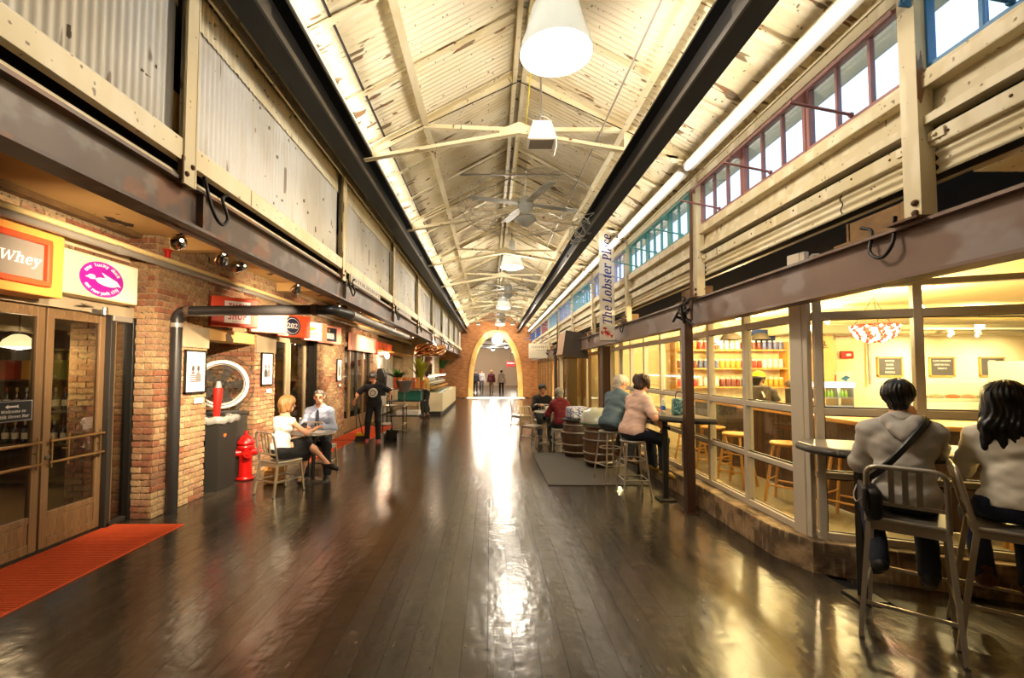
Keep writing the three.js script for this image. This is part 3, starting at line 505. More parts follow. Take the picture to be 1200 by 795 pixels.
{
  const t = thing('standpipe', 'thick black pipe rising from the floor and bending across under the girder', 'pipe', [-3.78, 0, -5.46], 0, null, 'structure');
  P(t, 'black_run', pipe([[0, 0, 0], [0, 2.41, 0], [1.86, 2.43, 0], [1.93, 2.43, -0.5]], 0.062, 0.12, 16), M.blackPipe);
  P(t, 'grey_run', pipe([[1.93, 2.43, -0.5], [1.93, 2.43, -4.6]], 0.06, 0.1, 16), M.greyPipe);
  P(t, 'coupling', cyl(0.07, 0.07, 0.05, 0, 2.24, 0, 18), M.greyPipe); P(t, 'coupling', cyl(0.068, 0.068, 0.05, 0.14, 2.415, 0, 18, [0, 0, Math.PI / 2]), std(0x5a4636, 0.5)); P(t, 'coupling', cyl(0.07, 0.07, 0.06, 1.66, 2.428, 0, 18, [0, 0, Math.PI / 2]), std(0x5a4636, 0.5)); P(t, 'coupling', cyl(0.068, 0.068, 0.06, 1.93, 2.43, -0.52, 18, [Math.PI / 2, 0, 0]), M.greyPipe);
}
// ---- sign boxes
function signBox(label, d0, d1, y0, y1, x, bodyMat, draw, o = {}) {
  const x1 = o.x1 ?? x, w = Math.hypot(d1 - d0, x1 - x), h = y1 - y0, t = thing('shop_sign', label, 'sign', [x, y0, -d0], Math.atan2(d1 - d0, x1 - x));
  P(t, 'sign_body', rbox(w, h, o.depth || 0.22, 0.012, w / 2, h / 2, -(o.depth || 0.22) / 2), bodyMat);
  if (o.x1 !== undefined) P(t, 'bracket', merge([box(0.03, 0.03, 0.55, 0.06, h * 0.7, -0.3), box(0.03, 0.03, 0.55, 0.06, h * 0.3, -0.3)]), M.dark);
  if (draw) P(t, 'sign_face', board(w - 0.03, h - 0.03, 0), decal(canvasTex(o.tw || 512, Math.round((o.tw || 512) * h / w), draw), 0.45), { p: [w / 2, h / 2, 0.002] });
  return t;
}
{
  const t = signBox('orange sign box with a raised frame and white script on a grey plaque', 2.95, 4.08, 2.34, 2.9, -3.86, M.orangeY, null, { depth: 0.34 });
  const fr = P(t, 'raised_frame', merge([rbox(0.9, 0.05, 0.05, 0.012, 0.53, 0.46, 0.02), rbox(0.9, 0.05, 0.05, 0.012, 0.53, 0.1, 0.02), rbox(0.05, 0.36, 0.05, 0.012, 0.1, 0.28, 0.02), rbox(0.05, 0.36, 0.05, 0.012, 0.96, 0.28, 0.02)]), M.orange);
  P(t, 'plaque', board(0.84, 0.34, 0), decal(canvasTex(768, 310, (x, W, H) => { x.fillStyle = '#8d8478'; x.fillRect(0, 0, W, H); x.fillStyle = '#fff'; x.font = 'italic bold 108px serif'; x.textAlign = 'right'; x.fillText("Lucy's Whey", W - 40, 190); })), { p: [0.53, 0.28, 0.004] });
}
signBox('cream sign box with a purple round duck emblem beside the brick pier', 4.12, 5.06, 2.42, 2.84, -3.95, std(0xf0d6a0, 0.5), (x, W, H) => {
  x.fillStyle = '#f6dda6'; x.fillRect(0, 0, W, H); x.fillStyle = '#f4e9cf'; x.fillRect(W * 0.55, 0, W, H); const cx = W * 0.5, cy = H * 0.53, R = H * 0.45, XS = 1.42; x.translate(cx, 0); x.scale(XS, 1); x.translate(-cx, 0); x.fillStyle = '#a3189a'; x.beginPath(); x.ellipse(cx, cy, R, R, 0, 0, 7); x.fill(); x.strokeStyle = '#e0409a'; x.lineWidth = 5; x.stroke();  // right part painted paler as the wash of the spotlight on the face
  x.fillStyle = '#fdf4ea'; x.beginPath(); x.ellipse(cx + R * 0.2, cy + R * 0.12, R * 0.5, R * 0.22, 0.15, 0, 7); x.fill(); x.beginPath(); x.ellipse(cx - R * 0.48, cy - R * 0.05, R * 0.17, R * 0.14, 0, 0, 7); x.fill(); x.beginPath(); x.moveTo(cx - R * 0.5, cy); x.quadraticCurveTo(cx - R * 0.1, cy + R * 0.1, cx - R * 0.2, cy + R * 0.25); x.lineTo(cx + R * 0.2, cy); x.lineTo(cx - R * 0.05, cy - R * 0.42); x.lineTo(cx + R * 0.1, cy - R * 0.34); x.lineTo(cx + R * 0.7, cy - R * 0.05); x.lineTo(cx + R * 0.9, cy + R * 0.25); x.fill(); x.fillRect(cx - R * 0.74, cy - R * 0.05, R * 0.2, R * 0.07);
  const arc = (s, a0, da, r, flip) => { x.font = `bold ${Math.round(R * 0.26)}px sans-serif`; x.textAlign = 'center'; [...s].forEach((c, i) => { const a = a0 + i * da; x.save(); x.translate(cx + Math.cos(a) * r, cy + Math.sin(a) * r); x.rotate(a + (flip ? -Math.PI / 2 : Math.PI / 2)); x.fillText(c, 0, 0); x.restore(); }); };
  arc('one lucky duck', -Math.PI / 2 - 1.1, 0.17, R * 0.74); arc('eat new york city', Math.PI / 2 + 1.05, -0.13, R * 0.88, true);
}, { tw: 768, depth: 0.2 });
signBox('red orange sign box reading TUCK SHOP above the fan alcove', 6.2, 6.64, 2.31, 2.73, -3.83, M.redOr, (x, W, H) => {
  x.fillStyle = '#e24a24'; x.fillRect(0, 0, W, H); x.fillStyle = '#f6f0ea'; x.fillRect(W * 0.26, H * 0.1, W * 0.58, H * 0.8); x.fillStyle = '#e0485a'; x.textAlign = 'center'; x.save(); x.translate(W * 0.55, 0); x.scale(0.8, 1.25); x.font = `bold ${Math.round(H * 0.3)}px sans-serif`; x.fillText('TUCK', 0, H * 0.36); x.fillText('SHOP', 0, H * 0.62); x.restore(); x.font = `${Math.round(H * 0.07)}px sans-serif`; x.fillText('aussie pies', W * 0.55, H * 0.86);
}, { depth: 0.1, x1: -3.41 });
signBox('pale pink sign box with a white panel next to the navy roundel', 7.2, 7.72, 2.31, 2.7, -3.8, std(0xe9a08a, 0.5), (x, W, H) => { x.fillStyle = '#f2c2b2'; x.fillRect(0, 0, W, H); x.fillStyle = '#fbf6f0'; x.fillRect(W * 0.1, H * 0.12, W * 0.7, H * 0.7); x.fillStyle = '#c9bdb8'; x.font = `bold ${Math.round(H * 0.2)}px serif`; x.fillText('Friedmans', W * 0.2, H * 0.55); }, { depth: 0.08, x1: -3.46 });
signBox('orange sign box with a navy roundel reading 202', 8.1, 8.72, 2.31, 2.72, -3.8, M.redOr, (x, W, H) => { x.fillStyle = '#e55a30'; x.fillRect(0, 0, W, H); x.fillStyle = '#fbf3ea'; x.fillRect(0, 0, W * 0.3, H); x.fillStyle = '#1d2440'; x.beginPath(); x.ellipse(W * 0.42, H * 0.5, H * 0.44, H * 0.46, 0, 0, 7); x.fill(); x.strokeStyle = '#f4eee4'; x.lineWidth = 6; x.beginPath(); x.ellipse(W * 0.42, H * 0.5, H * 0.35, H * 0.37, 0, 0, 7); x.stroke(); x.fillStyle = '#f4eee4'; x.font = `bold ${Math.round(H * 0.34)}px serif`; x.textAlign = 'center'; x.fillText('202', W * 0.42, H * 0.62); }, { depth: 0.08, x1: -3.46 });
signBox('small pink and white sign box with an orange leaf mark', 9.15, 9.85, 2.31, 2.7, -3.76, std(0xe58a78, 0.5), (x, W, H) => { x.fillStyle = '#f8efe6'; x.fillRect(0, 0, W, H); x.fillStyle = '#ec6a4a'; x.fillRect(W * 0.75, 0, W, H); x.fillStyle = '#e8862e'; x.beginPath(); x.moveTo(W * 0.15, H * 0.45); x.quadraticCurveTo(W * 0.3, H * 0.1, W * 0.5, H * 0.35); x.quadraticCurveTo(W * 0.3, H * 0.55, W * 0.15, H * 0.45); x.fill(); x.fillRect(W * 0.15, H * 0.6, W * 0.45, H * 0.07); }, { depth: 0.08, tw: 256, x1: -3.55 });
signBox('pink framed sign box with a dark lit panel', 10.1, 10.95, 2.31, 2.72, -3.76, std(0xe88f7e, 0.5), (x, W, H) => { x.fillStyle = '#ee9c86'; x.fillRect(0, 0, W, H); x.fillStyle = '#2c2f3a'; x.fillRect(W * 0.06, H * 0.08, W * 0.68, H * 0.82); x.fillStyle = '#f6f2ea'; x.fillRect(W * 0.1, H * 0.4, W * 0.5, H * 0.36); x.fillStyle = '#e8b43a'; x.beginPath(); x.arc(W * 0.35, H * 0.25, H * 0.08, 0, 7); x.fill(); }, { depth: 0.08, tw: 256, x1: -3.6 });
signBox('long salmon sign box with a spotlight wash painted on its face', 12.3, 15.0, 2.25, 2.72, -3.78, std(0xf0a58c, 0.5), (x, W, H) => { x.fillStyle = '#f3b49c'; x.fillRect(0, 0, W, H); x.fillStyle = '#f9e6da'; x.fillRect(W * 0.3, H * 0.1, W * 0.6, H * 0.75); }, { depth: 0.08, tw: 256 });  // pale rectangle and salmon tone paint the spotlight wash into the print
signBox('orange red sign box at the far end of the shop row', 15.05, 17.2, 2.22, 2.66, -3.74, M.redOr, (x, W, H) => { x.fillStyle = '#ea6238'; x.fillRect(0, 0, W, H); x.strokeStyle = '#4a2a1c'; x.lineWidth = 5; x.beginPath(); x.moveTo(W * 0.3, 0); x.quadraticCurveTo(W * 0.35, H * 0.8, W * 0.6, H * 0.7); x.stroke(); }, { depth: 0.1, tw: 256 });
// ---- framed photographs with captions
function picture(label, d, y, w, h, x, draw) {
  const t = thing('picture_frame', label, 'picture', [x, y, -d], Math.PI / 2);
  P(t, 'frame', merge([box(w, 0.022, 0.025, 0, h / 2 - 0.011, 0), box(w, 0.022, 0.025, 0, -h / 2 + 0.011, 0), box(0.022, h, 0.025, w / 2 - 0.011, 0, 0), box(0.022, h, 0.025, -w / 2 + 0.011, 0, 0)]), M.black);
  P(t, 'print', board(w - 0.03, h - 0.03, 0.004), decal(canvasTex(384, Math.round(384 * h / w), draw), 0.35)); P(t, 'backing', box(w - 0.01, h - 0.01, 0.006, 0, 0, -0.003), M.paper);
  const c = one('caption_card', 'white caption card below the ' + label.replace('black framed ', '').replace(', one in stripes', ''), 'card', rbox(w * 0.42, 0.07, 0.008, 0.002), M.paper, [x, y - h / 2 - 0.1, -(d + w * 0.2)], Math.PI / 2); return t;
}
const figs = (striped) => (x, W, H) => {
  x.fillStyle = '#f3efe6'; x.fillRect(0, 0, W, H); x.fillStyle = '#d9d6d0'; x.fillRect(W * 0.18, H * 0.2, W * 0.64, H * 0.56); const fig = (cx, c, st) => { x.fillStyle = c; x.beginPath(); x.ellipse(cx, H * 0.66, W * 0.15, H * 0.16, 0, Math.PI, 0); x.lineTo(cx + W * 0.14, H * 0.76); x.lineTo(cx - W * 0.14, H * 0.76); x.fill(); if (st) { x.fillStyle = '#efe9e0'; for (let i = 0; i < 4; i++) x.fillRect(cx - W * 0.14, H * (0.56 + i * 0.05), W * 0.28, H * 0.018); } x.fillStyle = '#4a443e'; x.beginPath(); x.ellipse(cx, H * 0.42, W * 0.075, H * 0.08, 0, 0, 7); x.fill(); };
  fig(W * 0.37, striped ? '#8a3a34' : '#3c3a38', striped); fig(W * 0.64, '#6d6b69', false);
};
picture('black framed photograph of two people, one in stripes', 5.93, 1.68, 0.42, 0.56, -3.845, figs(true));
picture('black framed photograph on the narrow pier by the fan alcove', 7.82, 1.72, 0.4, 0.56, -3.84, figs(false));
picture('small black framed photograph on the bright brick pier', 11.55, 1.7, 0.36, 0.56, -3.84, (x, W, H) => { x.fillStyle = '#f3efe6'; x.fillRect(0, 0, W, H); x.fillStyle = '#cfc3b4'; x.fillRect(W * 0.2, H * 0.2, W * 0.6, H * 0.6); x.fillStyle = '#5a4a40'; x.fillRect(W * 0.35, H * 0.35, W * 0.3, H * 0.4); });
// ---- floor mats
function ribMat(label, d0, d1, x0, x1) { const w = x1 - x0, l = d1 - d0, gs = [box(w, 0.008, l, 0, 0.004, 0)]; for (let i = 0; i < Math.floor(l / 0.03); i++) gs.push(box(w - 0.02, 0.004, 0.014, 0, 0.01, -l / 2 + 0.02 + i * 0.03)); one('floor_mat', label, 'mat', merge(gs), M.matOrange, [(x0 + x1) / 2, 0.001, -(d0 + d1) / 2]); }
ribMat('long orange ribbed mat in front of the wooden glass doors', 1.2, 5.08, -4.17, -3.37);
ribMat('orange ribbed mat beside the man in a tie', 8.45, 11.0, -3.8, -3.3);
ribMat('orange ribbed mat where the yellow broom sweeps', 11.15, 13.9, -3.85, -2.95);
one('floor_mat', 'grey rubber mat beside the bar stools', 'mat', rbox(1.5, 0.012, 2.62, 0.004, 0, 0.006, 0), M.matGrey, [1.6, 0.001, -8.08]);
// ---- spotlights under the girder aimed at the signs
{
  const aim = [[3.05, 4.7, 2.5, -3.95], [3.55, 5.6, 1.2, -4.0], [3.75, 4.2, 2.5, -3.9], [6.2, 7.6, 2.4, -3.85], [8.6, 9.6, 2.3, -3.85], [9.9, 11.6, 1.6, -3.85], [12.1, 14.0, 2.4, -3.8], [4.9, 6.6, 1.0, -3.9], [15, 16.8, 1.4, -3.6], [7.2, 8.0, 1.0, -3.6], [18, 20, 1.4, -3.0]];
  const geoH = lathe([[0.012, 0.09], [0.03, 0.085], [0.045, 0.04], [0.05, 0], [0.046, 0], [0.038, 0.05]], 16), disc = new THREE.CircleGeometry(0.045, 16); disc.rotateX(Math.PI / 2);
  const names_ = ['duck sign', 'brick pier', 'script sign', 'tuck sign', 'navy roundel sign', 'bright brick pier', 'salmon sign', 'first picture', 'far stall', 'hydrant', 'display case'];
  aim.forEach(([d, ad, ay, ax], i) => {
    const p = V(-2.12, 2.56, d), q = V(ax, ay, ad), dir = q.clone().sub(p).normalize(), t = new THREE.Group(); t.name = nm('spotlight'); t.position.copy(p); scene.add(t);
    tag(t, 'small chrome spotlight under the girder aimed at the ' + names_[i], 'spotlight', 'spotlights under the girder');
    const h = new THREE.Group(); h.name = 'lamp_head'; h.quaternion.setFromUnitVectors(v3(0, -1, 0), dir); t.add(h);
    P(h, 'reflector', geoH, M.chrome); P(h, 'bulb_face', disc, glow(0xffe9c4, 6), { p: [0, 0.015, 0] });
    P(t, 'stem', bar([0, 0.05, 0], [0.16, 0.14, 0], 0.008, 8), M.steel);
    spotLight(p.clone().addScaledVector(dir, 0.03), q, WARM, SPOT * [0.42, 0.8, 0.25, 0.75, 0.8, 1, 1, 1.1, 1, 1, 1][i], 0.55, 0.8);
  });
  one('lighting_track', 'thin steel track that carries the spotlights along the girder', 'track', box(0.03, 0.025, 18, -1.95, 2.70, -10.5), M.steel, [0, 0, 0], 0, null, 'structure');
}
// ================================================================ RIGHT SHOP FRONT
// a glazed front from A to B (plan x, d); local x runs from A to B
function shopFront(n, label, A, B, xs, rows, mat, glass, top) {
  const dx = B[0] - A[0], dd = B[1] - A[1], L = Math.hypot(dx, dd), t = new THREE.Group(); t.name = 'window_' + n; t.position.set(A[0], 0, -A[1]); t.rotation.y = Math.atan2(dd, dx); scene.add(t); tag(t, label, 'shop front', null, 'structure');
  xs.forEach((x) => P(t, 'mullion', rbox(0.06, top - 0.25, 0.08, 0.006, x, (top + 0.25) / 2, 0), mat));
  rows.forEach(([y, h]) => P(t, 'rail', rbox(L, h, 0.075, 0.006, L / 2, y, 0), mat));
  const ys = rows.map((r) => r[0]).concat([top]);
  for (let i = 0; i < xs.length - 1; i++) for (let j = 0; j < ys.length - 1; j++) {
    const w = xs[i + 1] - xs[i] - 0.06, h = ys[j + 1] - ys[j] - 0.06; P(t, 'pane', box(w, h, 0.008, (xs[i] + xs[i + 1]) / 2, (ys[j] + ys[j + 1]) / 2, 0), glass);
    if (j < 3) P(t, 'gasket', merge([box(w, 0.012, 0.02, (xs[i] + xs[i + 1]) / 2, ys[j] + 0.035, 0), box(w, 0.012, 0.02, (xs[i] + xs[i + 1]) / 2, ys[j + 1] - 0.035, 0), box(0.012, h, 0.02, xs[i] + 0.036, (ys[j] + ys[j + 1]) / 2, 0)]), M.black);
  }
  return t;
}
const SROWS = [[0.285, 0.07], [0.8, 0.05], [1.345, 0.06], [2.17, 0.07], [2.42, 0.05]];
shopFront(62, 'pale framed glazed shop front along the hall behind the bar stools', [2.8, 4.12], [2.8, 10.5], [0, 0.85, 1.67, 2.48, 3.3, 4.1, 4.9, 5.65, 6.35], SROWS, M.frame, M.glass, 2.6);
const ANG = Math.atan2(-0.39, 0.92), pT = [Math.cos(ANG), Math.sin(ANG)], pN = [-Math.sin(ANG), Math.cos(ANG)];   // along / into the shop, in (x, d)
shopFront(63, 'pale framed glazed shop front at an angle in front of the seated couple', [2.82, 3.99], [2.82 + pT[0] * 4.0, 3.99 + pT[1] * 4.0], [0.04, 0.72, 1.5, 2.3, 3.1, 3.96], SROWS, M.frame, M.glass, 2.72);
one('trim', 'broad pale corner post of the glazed shop front', 'post', merge([rbox(0.1, 2.5, 0.13, 0.008, 0, 1.5, 0), rbox(0.05, 2.5, 0.05, 0.006, -0.02, 1.5, 0.09)]), M.frame, [2.79, 0, -4.1], ANG * -0.5, null, 'structure');
{
  const g = ext([[2.6, 10.5], [2.6, 4.25], [2.72, 3.9], [6.5, 2.28], [6.6, 2.6], [3.0, 4.12], [3.0, 10.5]], 0.25, 0.012); g.rotateX(-Math.PI / 2); g.translate(0, 0.125, 0);
  one('kerb', 'rough worn concrete kerb under the glazed shop front', 'kerb', g, M.curb, [0, 0, 0], 0, null, 'structure');
}
{ // shell of the shop
  const piece = (n, l, c, g, m) => one(n, l, c, g, m, [0, 0, 0], 0, null, 'structure');
  piece('wall_right', 'cream yellow back wall of the seafood shop with menu boards', 'wall', box(10, 2.8, 0.15, 7.8, 1.4, -9.7), M.shopWall); piece('wall_right', 'cream yellow side wall of the seafood shop', 'wall', box(0.15, 2.8, 9, 12.6, 1.4, -6), M.shopWall);
  piece('ceiling', 'cream ceiling of the seafood shop', 'ceiling', box(9.6, 0.1, 7.6, 7.9, 2.8, -6.2), std(0xe2cf9a, 0.8)); piece('trim', 'grey boxed duct along the back wall of the seafood shop', 'duct', rbox(7, 0.3, 0.7, 0.03, 9.2, 2.55, -9.0), std(0x9c9274, 0.6)); piece('trim', 'round pale duct under the seafood shop ceiling', 'duct', bar([5.5, 2.5, -7.4], [12, 2.5, -7.4], 0.06, 12), std(0xb5a880, 0.5));
  const fg = ext([[2.98, 9.7], [2.98, 4.14], [6.6, 2.6], [12.6, 2.6], [12.6, 9.7]], 0.1); fg.rotateX(-Math.PI / 2); fg.translate(0, 0.03, 0); piece('floor', 'pale stone floor of the seafood shop', 'floor', fg, M.shopFloor);
  piece('trim', 'stained timber column on the seafood shop back wall', 'column', box(0.32, 2.75, 0.3, 6.75, 1.4, -9.3), std(0xffffff, 0.7, { map: M.plaster.map })); piece('trim', 'thin wall pipe beside the first menu board', 'pipe', bar([7.95, 1.4, -9.55], [7.95, 2.7, -9.55], 0.03, 10), M.greyPipe);
  const r = thing('ceiling', 'low ceiling over the seating beside the angled shop front', 'ceiling', [0, 0, 0], 0, null, 'structure');
  P(r, 'soffit', box(9.6, 0.1, 6.6, 7.5, 2.86, 0.8), M.creamDull);
  one('wall_right', 'wall closing the seating area on the viewer side', 'wall', box(0.15, 3, 6.6, 6.7, 1.5, 0.9), M.shopWall, [0, 0, 0], 0, null, 'structure');
}
{ // bar counter inside
  const t = thing('bar_counter', 'wooden bar counter with dark boarded front behind the stools', 'counter', [0, 0, 0]), t2 = thing('bar_counter', 'wooden bar counter running parallel to the angled glass', 'counter', [0, 0, 0]);
  P(t, 'counter_top', rbox(0.6, 0.05, 4.4, 0.012, 4.2, 1.13, -7.0), M.wood); P(t2, 'counter_top', rbox(0.6, 0.05, 3.6, 0.012, 4.2 + pT[0] * 1.7, 1.13, -(4.85 + pT[1] * 1.7), [0, Math.PI / 2 + ANG, 0]), M.wood);
  for (let i = 0; i < 34; i++) P(t, 'front_board', box(0.025, 1.02, 0.118, 4.08, 0.6, -(4.92 + i * 0.125)), i % 3 ? M.oliveWood1 : M.oliveWood2);
  for (let i = 0; i < 26; i++) P(t2, 'front_board', box(0.118, 1.02, 0.025, 4.1 + pT[0] * (0.1 + i * 0.125), 0.6, -(4.82 + pT[1] * (0.1 + i * 0.125)), [0, ANG, 0]), i % 3 ? M.oliveWood2 : M.oliveWood1);
}
// wooden stools
function woodStool(label, x, d, h = 0.74) {
  const t = thing('wooden_stool', label, 'stool', [x, 0.08, -d], rnd() * 1.5, 'wooden stools inside the seafood shop');
  P(t, 'seat', lathe([[0, h], [0.165, h], [0.18, h - 0.015], [0.17, h - 0.04], [0, h - 0.04]], 28), M.wood);
  const c = [[1, 1], [1, -1], [-1, -1], [-1, 1]], at = (q, y) => { const k = lerp(0.19, 0.1, y / h); return [q[0] * k, y, q[1] * k]; };
  c.forEach((q) => P(t, 'leg', bar(at(q, 0), at(q, h - 0.03), 0.018, 10), M.wood)); c.forEach((q, i) => { const n = c[(i + 1) % 4]; for (const y of [0.22 + (i % 2) * 0.06, 0.46]) P(t, 'rung', bar(at(q, y), at(n, y), 0.011, 8), M.wood); });
}
woodStool('wooden stool inside the shop window next to the corner post', 3.62, 5.62); woodStool('wooden stool behind the window pane between two mullions', 3.45, 6.45); woodStool('wooden stool deeper along the bar counter', 3.5, 7.2); woodStool('wooden stool seen past the ledge tip through the angled glass', 3.85, 4.95); woodStool('wooden stool behind the brown steel post', 3.5, 8.0); woodStool('wooden stool visible between the two metal bar chairs', 4.7, 3.95); woodStool('wooden stool beyond the long haired woman', 5.4, 3.65);
// goods shelf on the back wall
{
  const sh = thing('goods_shelf', 'wooden wall shelf of jars and packets inside the seafood shop', 'shelf', [4.95, 1.35, -9.45]);
  for (const y of [0, 0.38, 0.76]) P(sh, 'shelf_board', box(2.3, 0.03, 0.28, 0, y, 0), M.wood); for (const x of [-1.15, -0.38, 0.38, 1.15]) P(sh, 'upright', box(0.03, 0.98, 0.28, x, 0.45, 0), M.wood);
  const jar = lathe([[0, 0], [0.04, 0], [0.044, 0.02], [0.044, 0.13], [0.03, 0.16], [0, 0.16]], 12), lid = cyl(0.034, 0.034, 0.03, 0, 0.17, 0, 12), lidM = std(0xe8e4da, 0.5), cs = [[0xc03028, 'red'], [0xd8d2c4, 'white'], [0x6a2a20, 'brown'], [0x4a5a8a, 'blue'], [0xc89030, 'amber']].map(([c, n]) => [std(c, 0.4), n]);
  [0, 0.38, 0.76].forEach((y, r) => { for (let i = 0; i < 20; i++) { const sec = Math.floor(i / 4), [m, n] = cs[(sec + r * 2) % 5]; if ((i === 6 || i === 13)) continue; const j = one('jar', `${n} lidded jar on the ${['bottom', 'middle', 'top'][r]} board of the goods shelf`, 'jar', jar, m, [3.88 + i * 0.112, 1.365 + y, -9.42], 0, `${n} jars, ${['bottom', 'middle', 'top'][r]} goods shelf`); P(j, 'lid', lid, lidM); } });
  [[4.3, 'near the round tray'], [5.0, 'in the middle of the shelf top'], [5.6, 'beside the navy cloth']].forEach(([x, l]) => one('basket', 'upturned dark basket on top of the goods shelf ' + l, 'basket', lathe([[0, 0.14], [0.08, 0.135], [0.16, 0.08], [0.19, 0], [0.18, 0], [0.15, 0.07], [0, 0.12]], 20), std(0x4a4238, 0.8), [x, 2.33, -9.42]));
  one('round_tray', 'round grey tray leaning on the wall above the goods shelf', 'tray', cyl(0.24, 0.24, 0.02, 0, 0, 0, 28, [Math.PI / 2 - 0.15, 0, 0]), M.steel, [4.75, 2.45, -9.55]);
  one('wall_cloth', 'navy blue cloth with white lettering pinned to the cream wall', 'cloth', ext([[-0.26, -0.16], [0.26, -0.2], [0.28, 0.17], [-0.24, 0.19]], 0.012), std(0x22386e, 0.8), [5.75, 2.38, -9.6]);
  const mach = (lab, x, d) => { const t = thing('coffee_machine', lab, 'machine', [x, 1.155, -d]); P(t, 'body', rbox(0.3, 0.3, 0.3, 0.03, 0, 0.15, 0), M.dark); P(t, 'hopper', lathe([[0.04, 0.3], [0.1, 0.42], [0.1, 0.45], [0, 0.45]], 16), M.black); P(t, 'spout', bar([0, 0.2, 0.15], [0, 0.12, 0.22], 0.02, 8), M.steel); return t; };
  mach('dark coffee grinder on the bar counter below the jars', 4.25, 7.3); mach('dark till machine on the bar counter beside the shopkeeper', 4.3, 6.3);
}
// back counter, fridge, display case, boards
{
  const c = thing('back_counter', 'cream service counter along the back wall of the seafood shop', 'counter', [8.0, 0.08, -8.85]);
  P(c, 'body', box(5.6, 0.88, 0.6, 0, 0.44, 0), std(0xe8d9a8, 0.6)); P(c, 'counter_top', rbox(5.7, 0.04, 0.66, 0.01, 0, 0.9, 0), M.white);
  const g = thing('display_case', 'small lit display case of green bottles on the service counter', 'display case', [6.55, 1.0, -8.75]);
  P(g, 'frame', merge([box(0.6, 0.03, 0.3, 0, 0.015, 0), box(0.02, 0.4, 0.3, -0.29, 0.2, 0), box(0.02, 0.4, 0.3, 0.29, 0.2, 0), box(0.02, 0.4, 0.3, 0, 0.2, 0), box(0.6, 0.015, 0.3, 0, 0.18, 0)]), M.steel); P(g, 'light_box', rbox(0.64, 0.1, 0.32, 0.01, 0, 0.42, 0), glow(0xeaf4ff, 2)); pointLight(6.55, 1.35, 8.5, 0xeaf4ff, 0.5, 3);
  for (let i = 0; i < 8; i++) one('green_bottle', 'small green bottle inside the lit display case', 'bottle', lathe([[0, 0], [0.026, 0], [0.026, 0.09], [0.01, 0.12], [0.01, 0.14], [0, 0.14]], 10), std(0x6a8a1e, 0.3), [6.31 + i * 0.069, 1.19, -8.72], 0, 'green bottles in the display case');
  const s = thing('display_case', 'long glass seafood case on the service counter under the menu boards', 'display case', [8.9, 1.0, -8.8]);
  P(s, 'base', rbox(2.4, 0.1, 0.5, 0.01, 0, 0.05, 0), M.white); P(s, 'glass_front', box(2.4, 0.35, 0.01, 0, 0.26, 0.22), M.glass); P(s, 'glass_top', box(2.4, 0.01, 0.44, 0, 0.44, 0), M.glass); P(s, 'ice_bed', rbox(2.3, 0.06, 0.4, 0.02, 0, 0.13, 0), M.white); for (let i = 0; i < 7; i++) P(s, 'seafood', sph(0.1, -0.9 + i * 0.3, 0.19, 0, [1.2, 0.5, 1], 10), std([0xd8694a, 0xe0a08a, 0xb8a890][i % 3], 0.5));
  const f = thing('fridge', 'tall lit drinks fridge with dark door beside the menu boards', 'fridge', [9.55, 0.08, -8.1]);
  P(f, 'cabinet', merge([box(0.7, 1.78, 0.03, 0, 0.89, -0.3), box(0.04, 1.78, 0.6, -0.35, 0.89, 0), box(0.04, 1.78, 0.6, 0.35, 0.89, 0), box(0.7, 0.06, 0.6, 0, 1.75, 0), box(0.7, 0.3, 0.6, 0, 0.15, 0)]), std(0xd8d2bc, 0.5)); P(f, 'shelf', merge([0.55, 0.9, 1.25].map((y) => box(0.64, 0.02, 0.5, 0, y, 0))), M.steel); P(f, 'light_panel', box(0.6, 0.1, 0.02, 0, 1.62, -0.24), glow(0xeef6ff, 3)); pointLight(9.55, 1.6, 8.0, 0xeef6ff, 0.8, 3);
  P(f, 'door_edge', box(0.1, 1.6, 0.05, 0.3, 1.0, 0.32), M.black);
  for (let i = 0; i < 5; i++) one('milk_carton', 'white carton on the middle shelf of the lit fridge', 'carton', rbox(0.08, 0.2, 0.08, 0.01), M.white, [9.33 + i * 0.11, 1.085, -8.05], 0, 'cartons in the fridge');
  for (let i = 0; i < 4; i++) one('drink_can', 'red can on the lower shelf of the lit fridge', 'can', cyl(0.04, 0.04, 0.14, 0, 0.07, 0, 14), M.red, [9.35 + i * 0.13, 0.64, -8.0], 0, 'cans in the fridge');
  [[8.42, 'nearest to the red alarm box', ['OYSTERS', 'CLAMS', 'SHRIMP', 'MUSSELS']], [9.52, 'above the glass seafood case', ['CLAM CHOWDER', 'LOBSTER ROLL', 'TODAY 6']], [10.58, 'partly behind the lit fridge', ['SUSHI', 'SALADS', 'SOUP']]].forEach(([x, l, tx]) => {
    const t = thing('menu_board', 'wood framed chalk menu board ' + l, 'menu board', [x, 1.77, -9.6]); P(t, 'frame', merge([box(0.54, 0.03, 0.03, 0, 0.195, 0), box(0.54, 0.03, 0.03, 0, -0.195, 0), box(0.03, 0.4, 0.03, 0.255, 0, 0), box(0.03, 0.4, 0.03, -0.255, 0, 0)]), M.wood);
    P(t, 'slate', board(0.49, 0.37, 0), decal(canvasTex(384, 288, (c2, W, H) => { c2.fillStyle = '#4a4740'; c2.fillRect(0, 0, W, H); c2.fillStyle = '#d8d0bc'; c2.font = 'bold 38px sans-serif'; c2.textAlign = 'center'; tx.forEach((s2, i) => c2.fillText(s2, W / 2, 60 + i * 62)); })));
  });
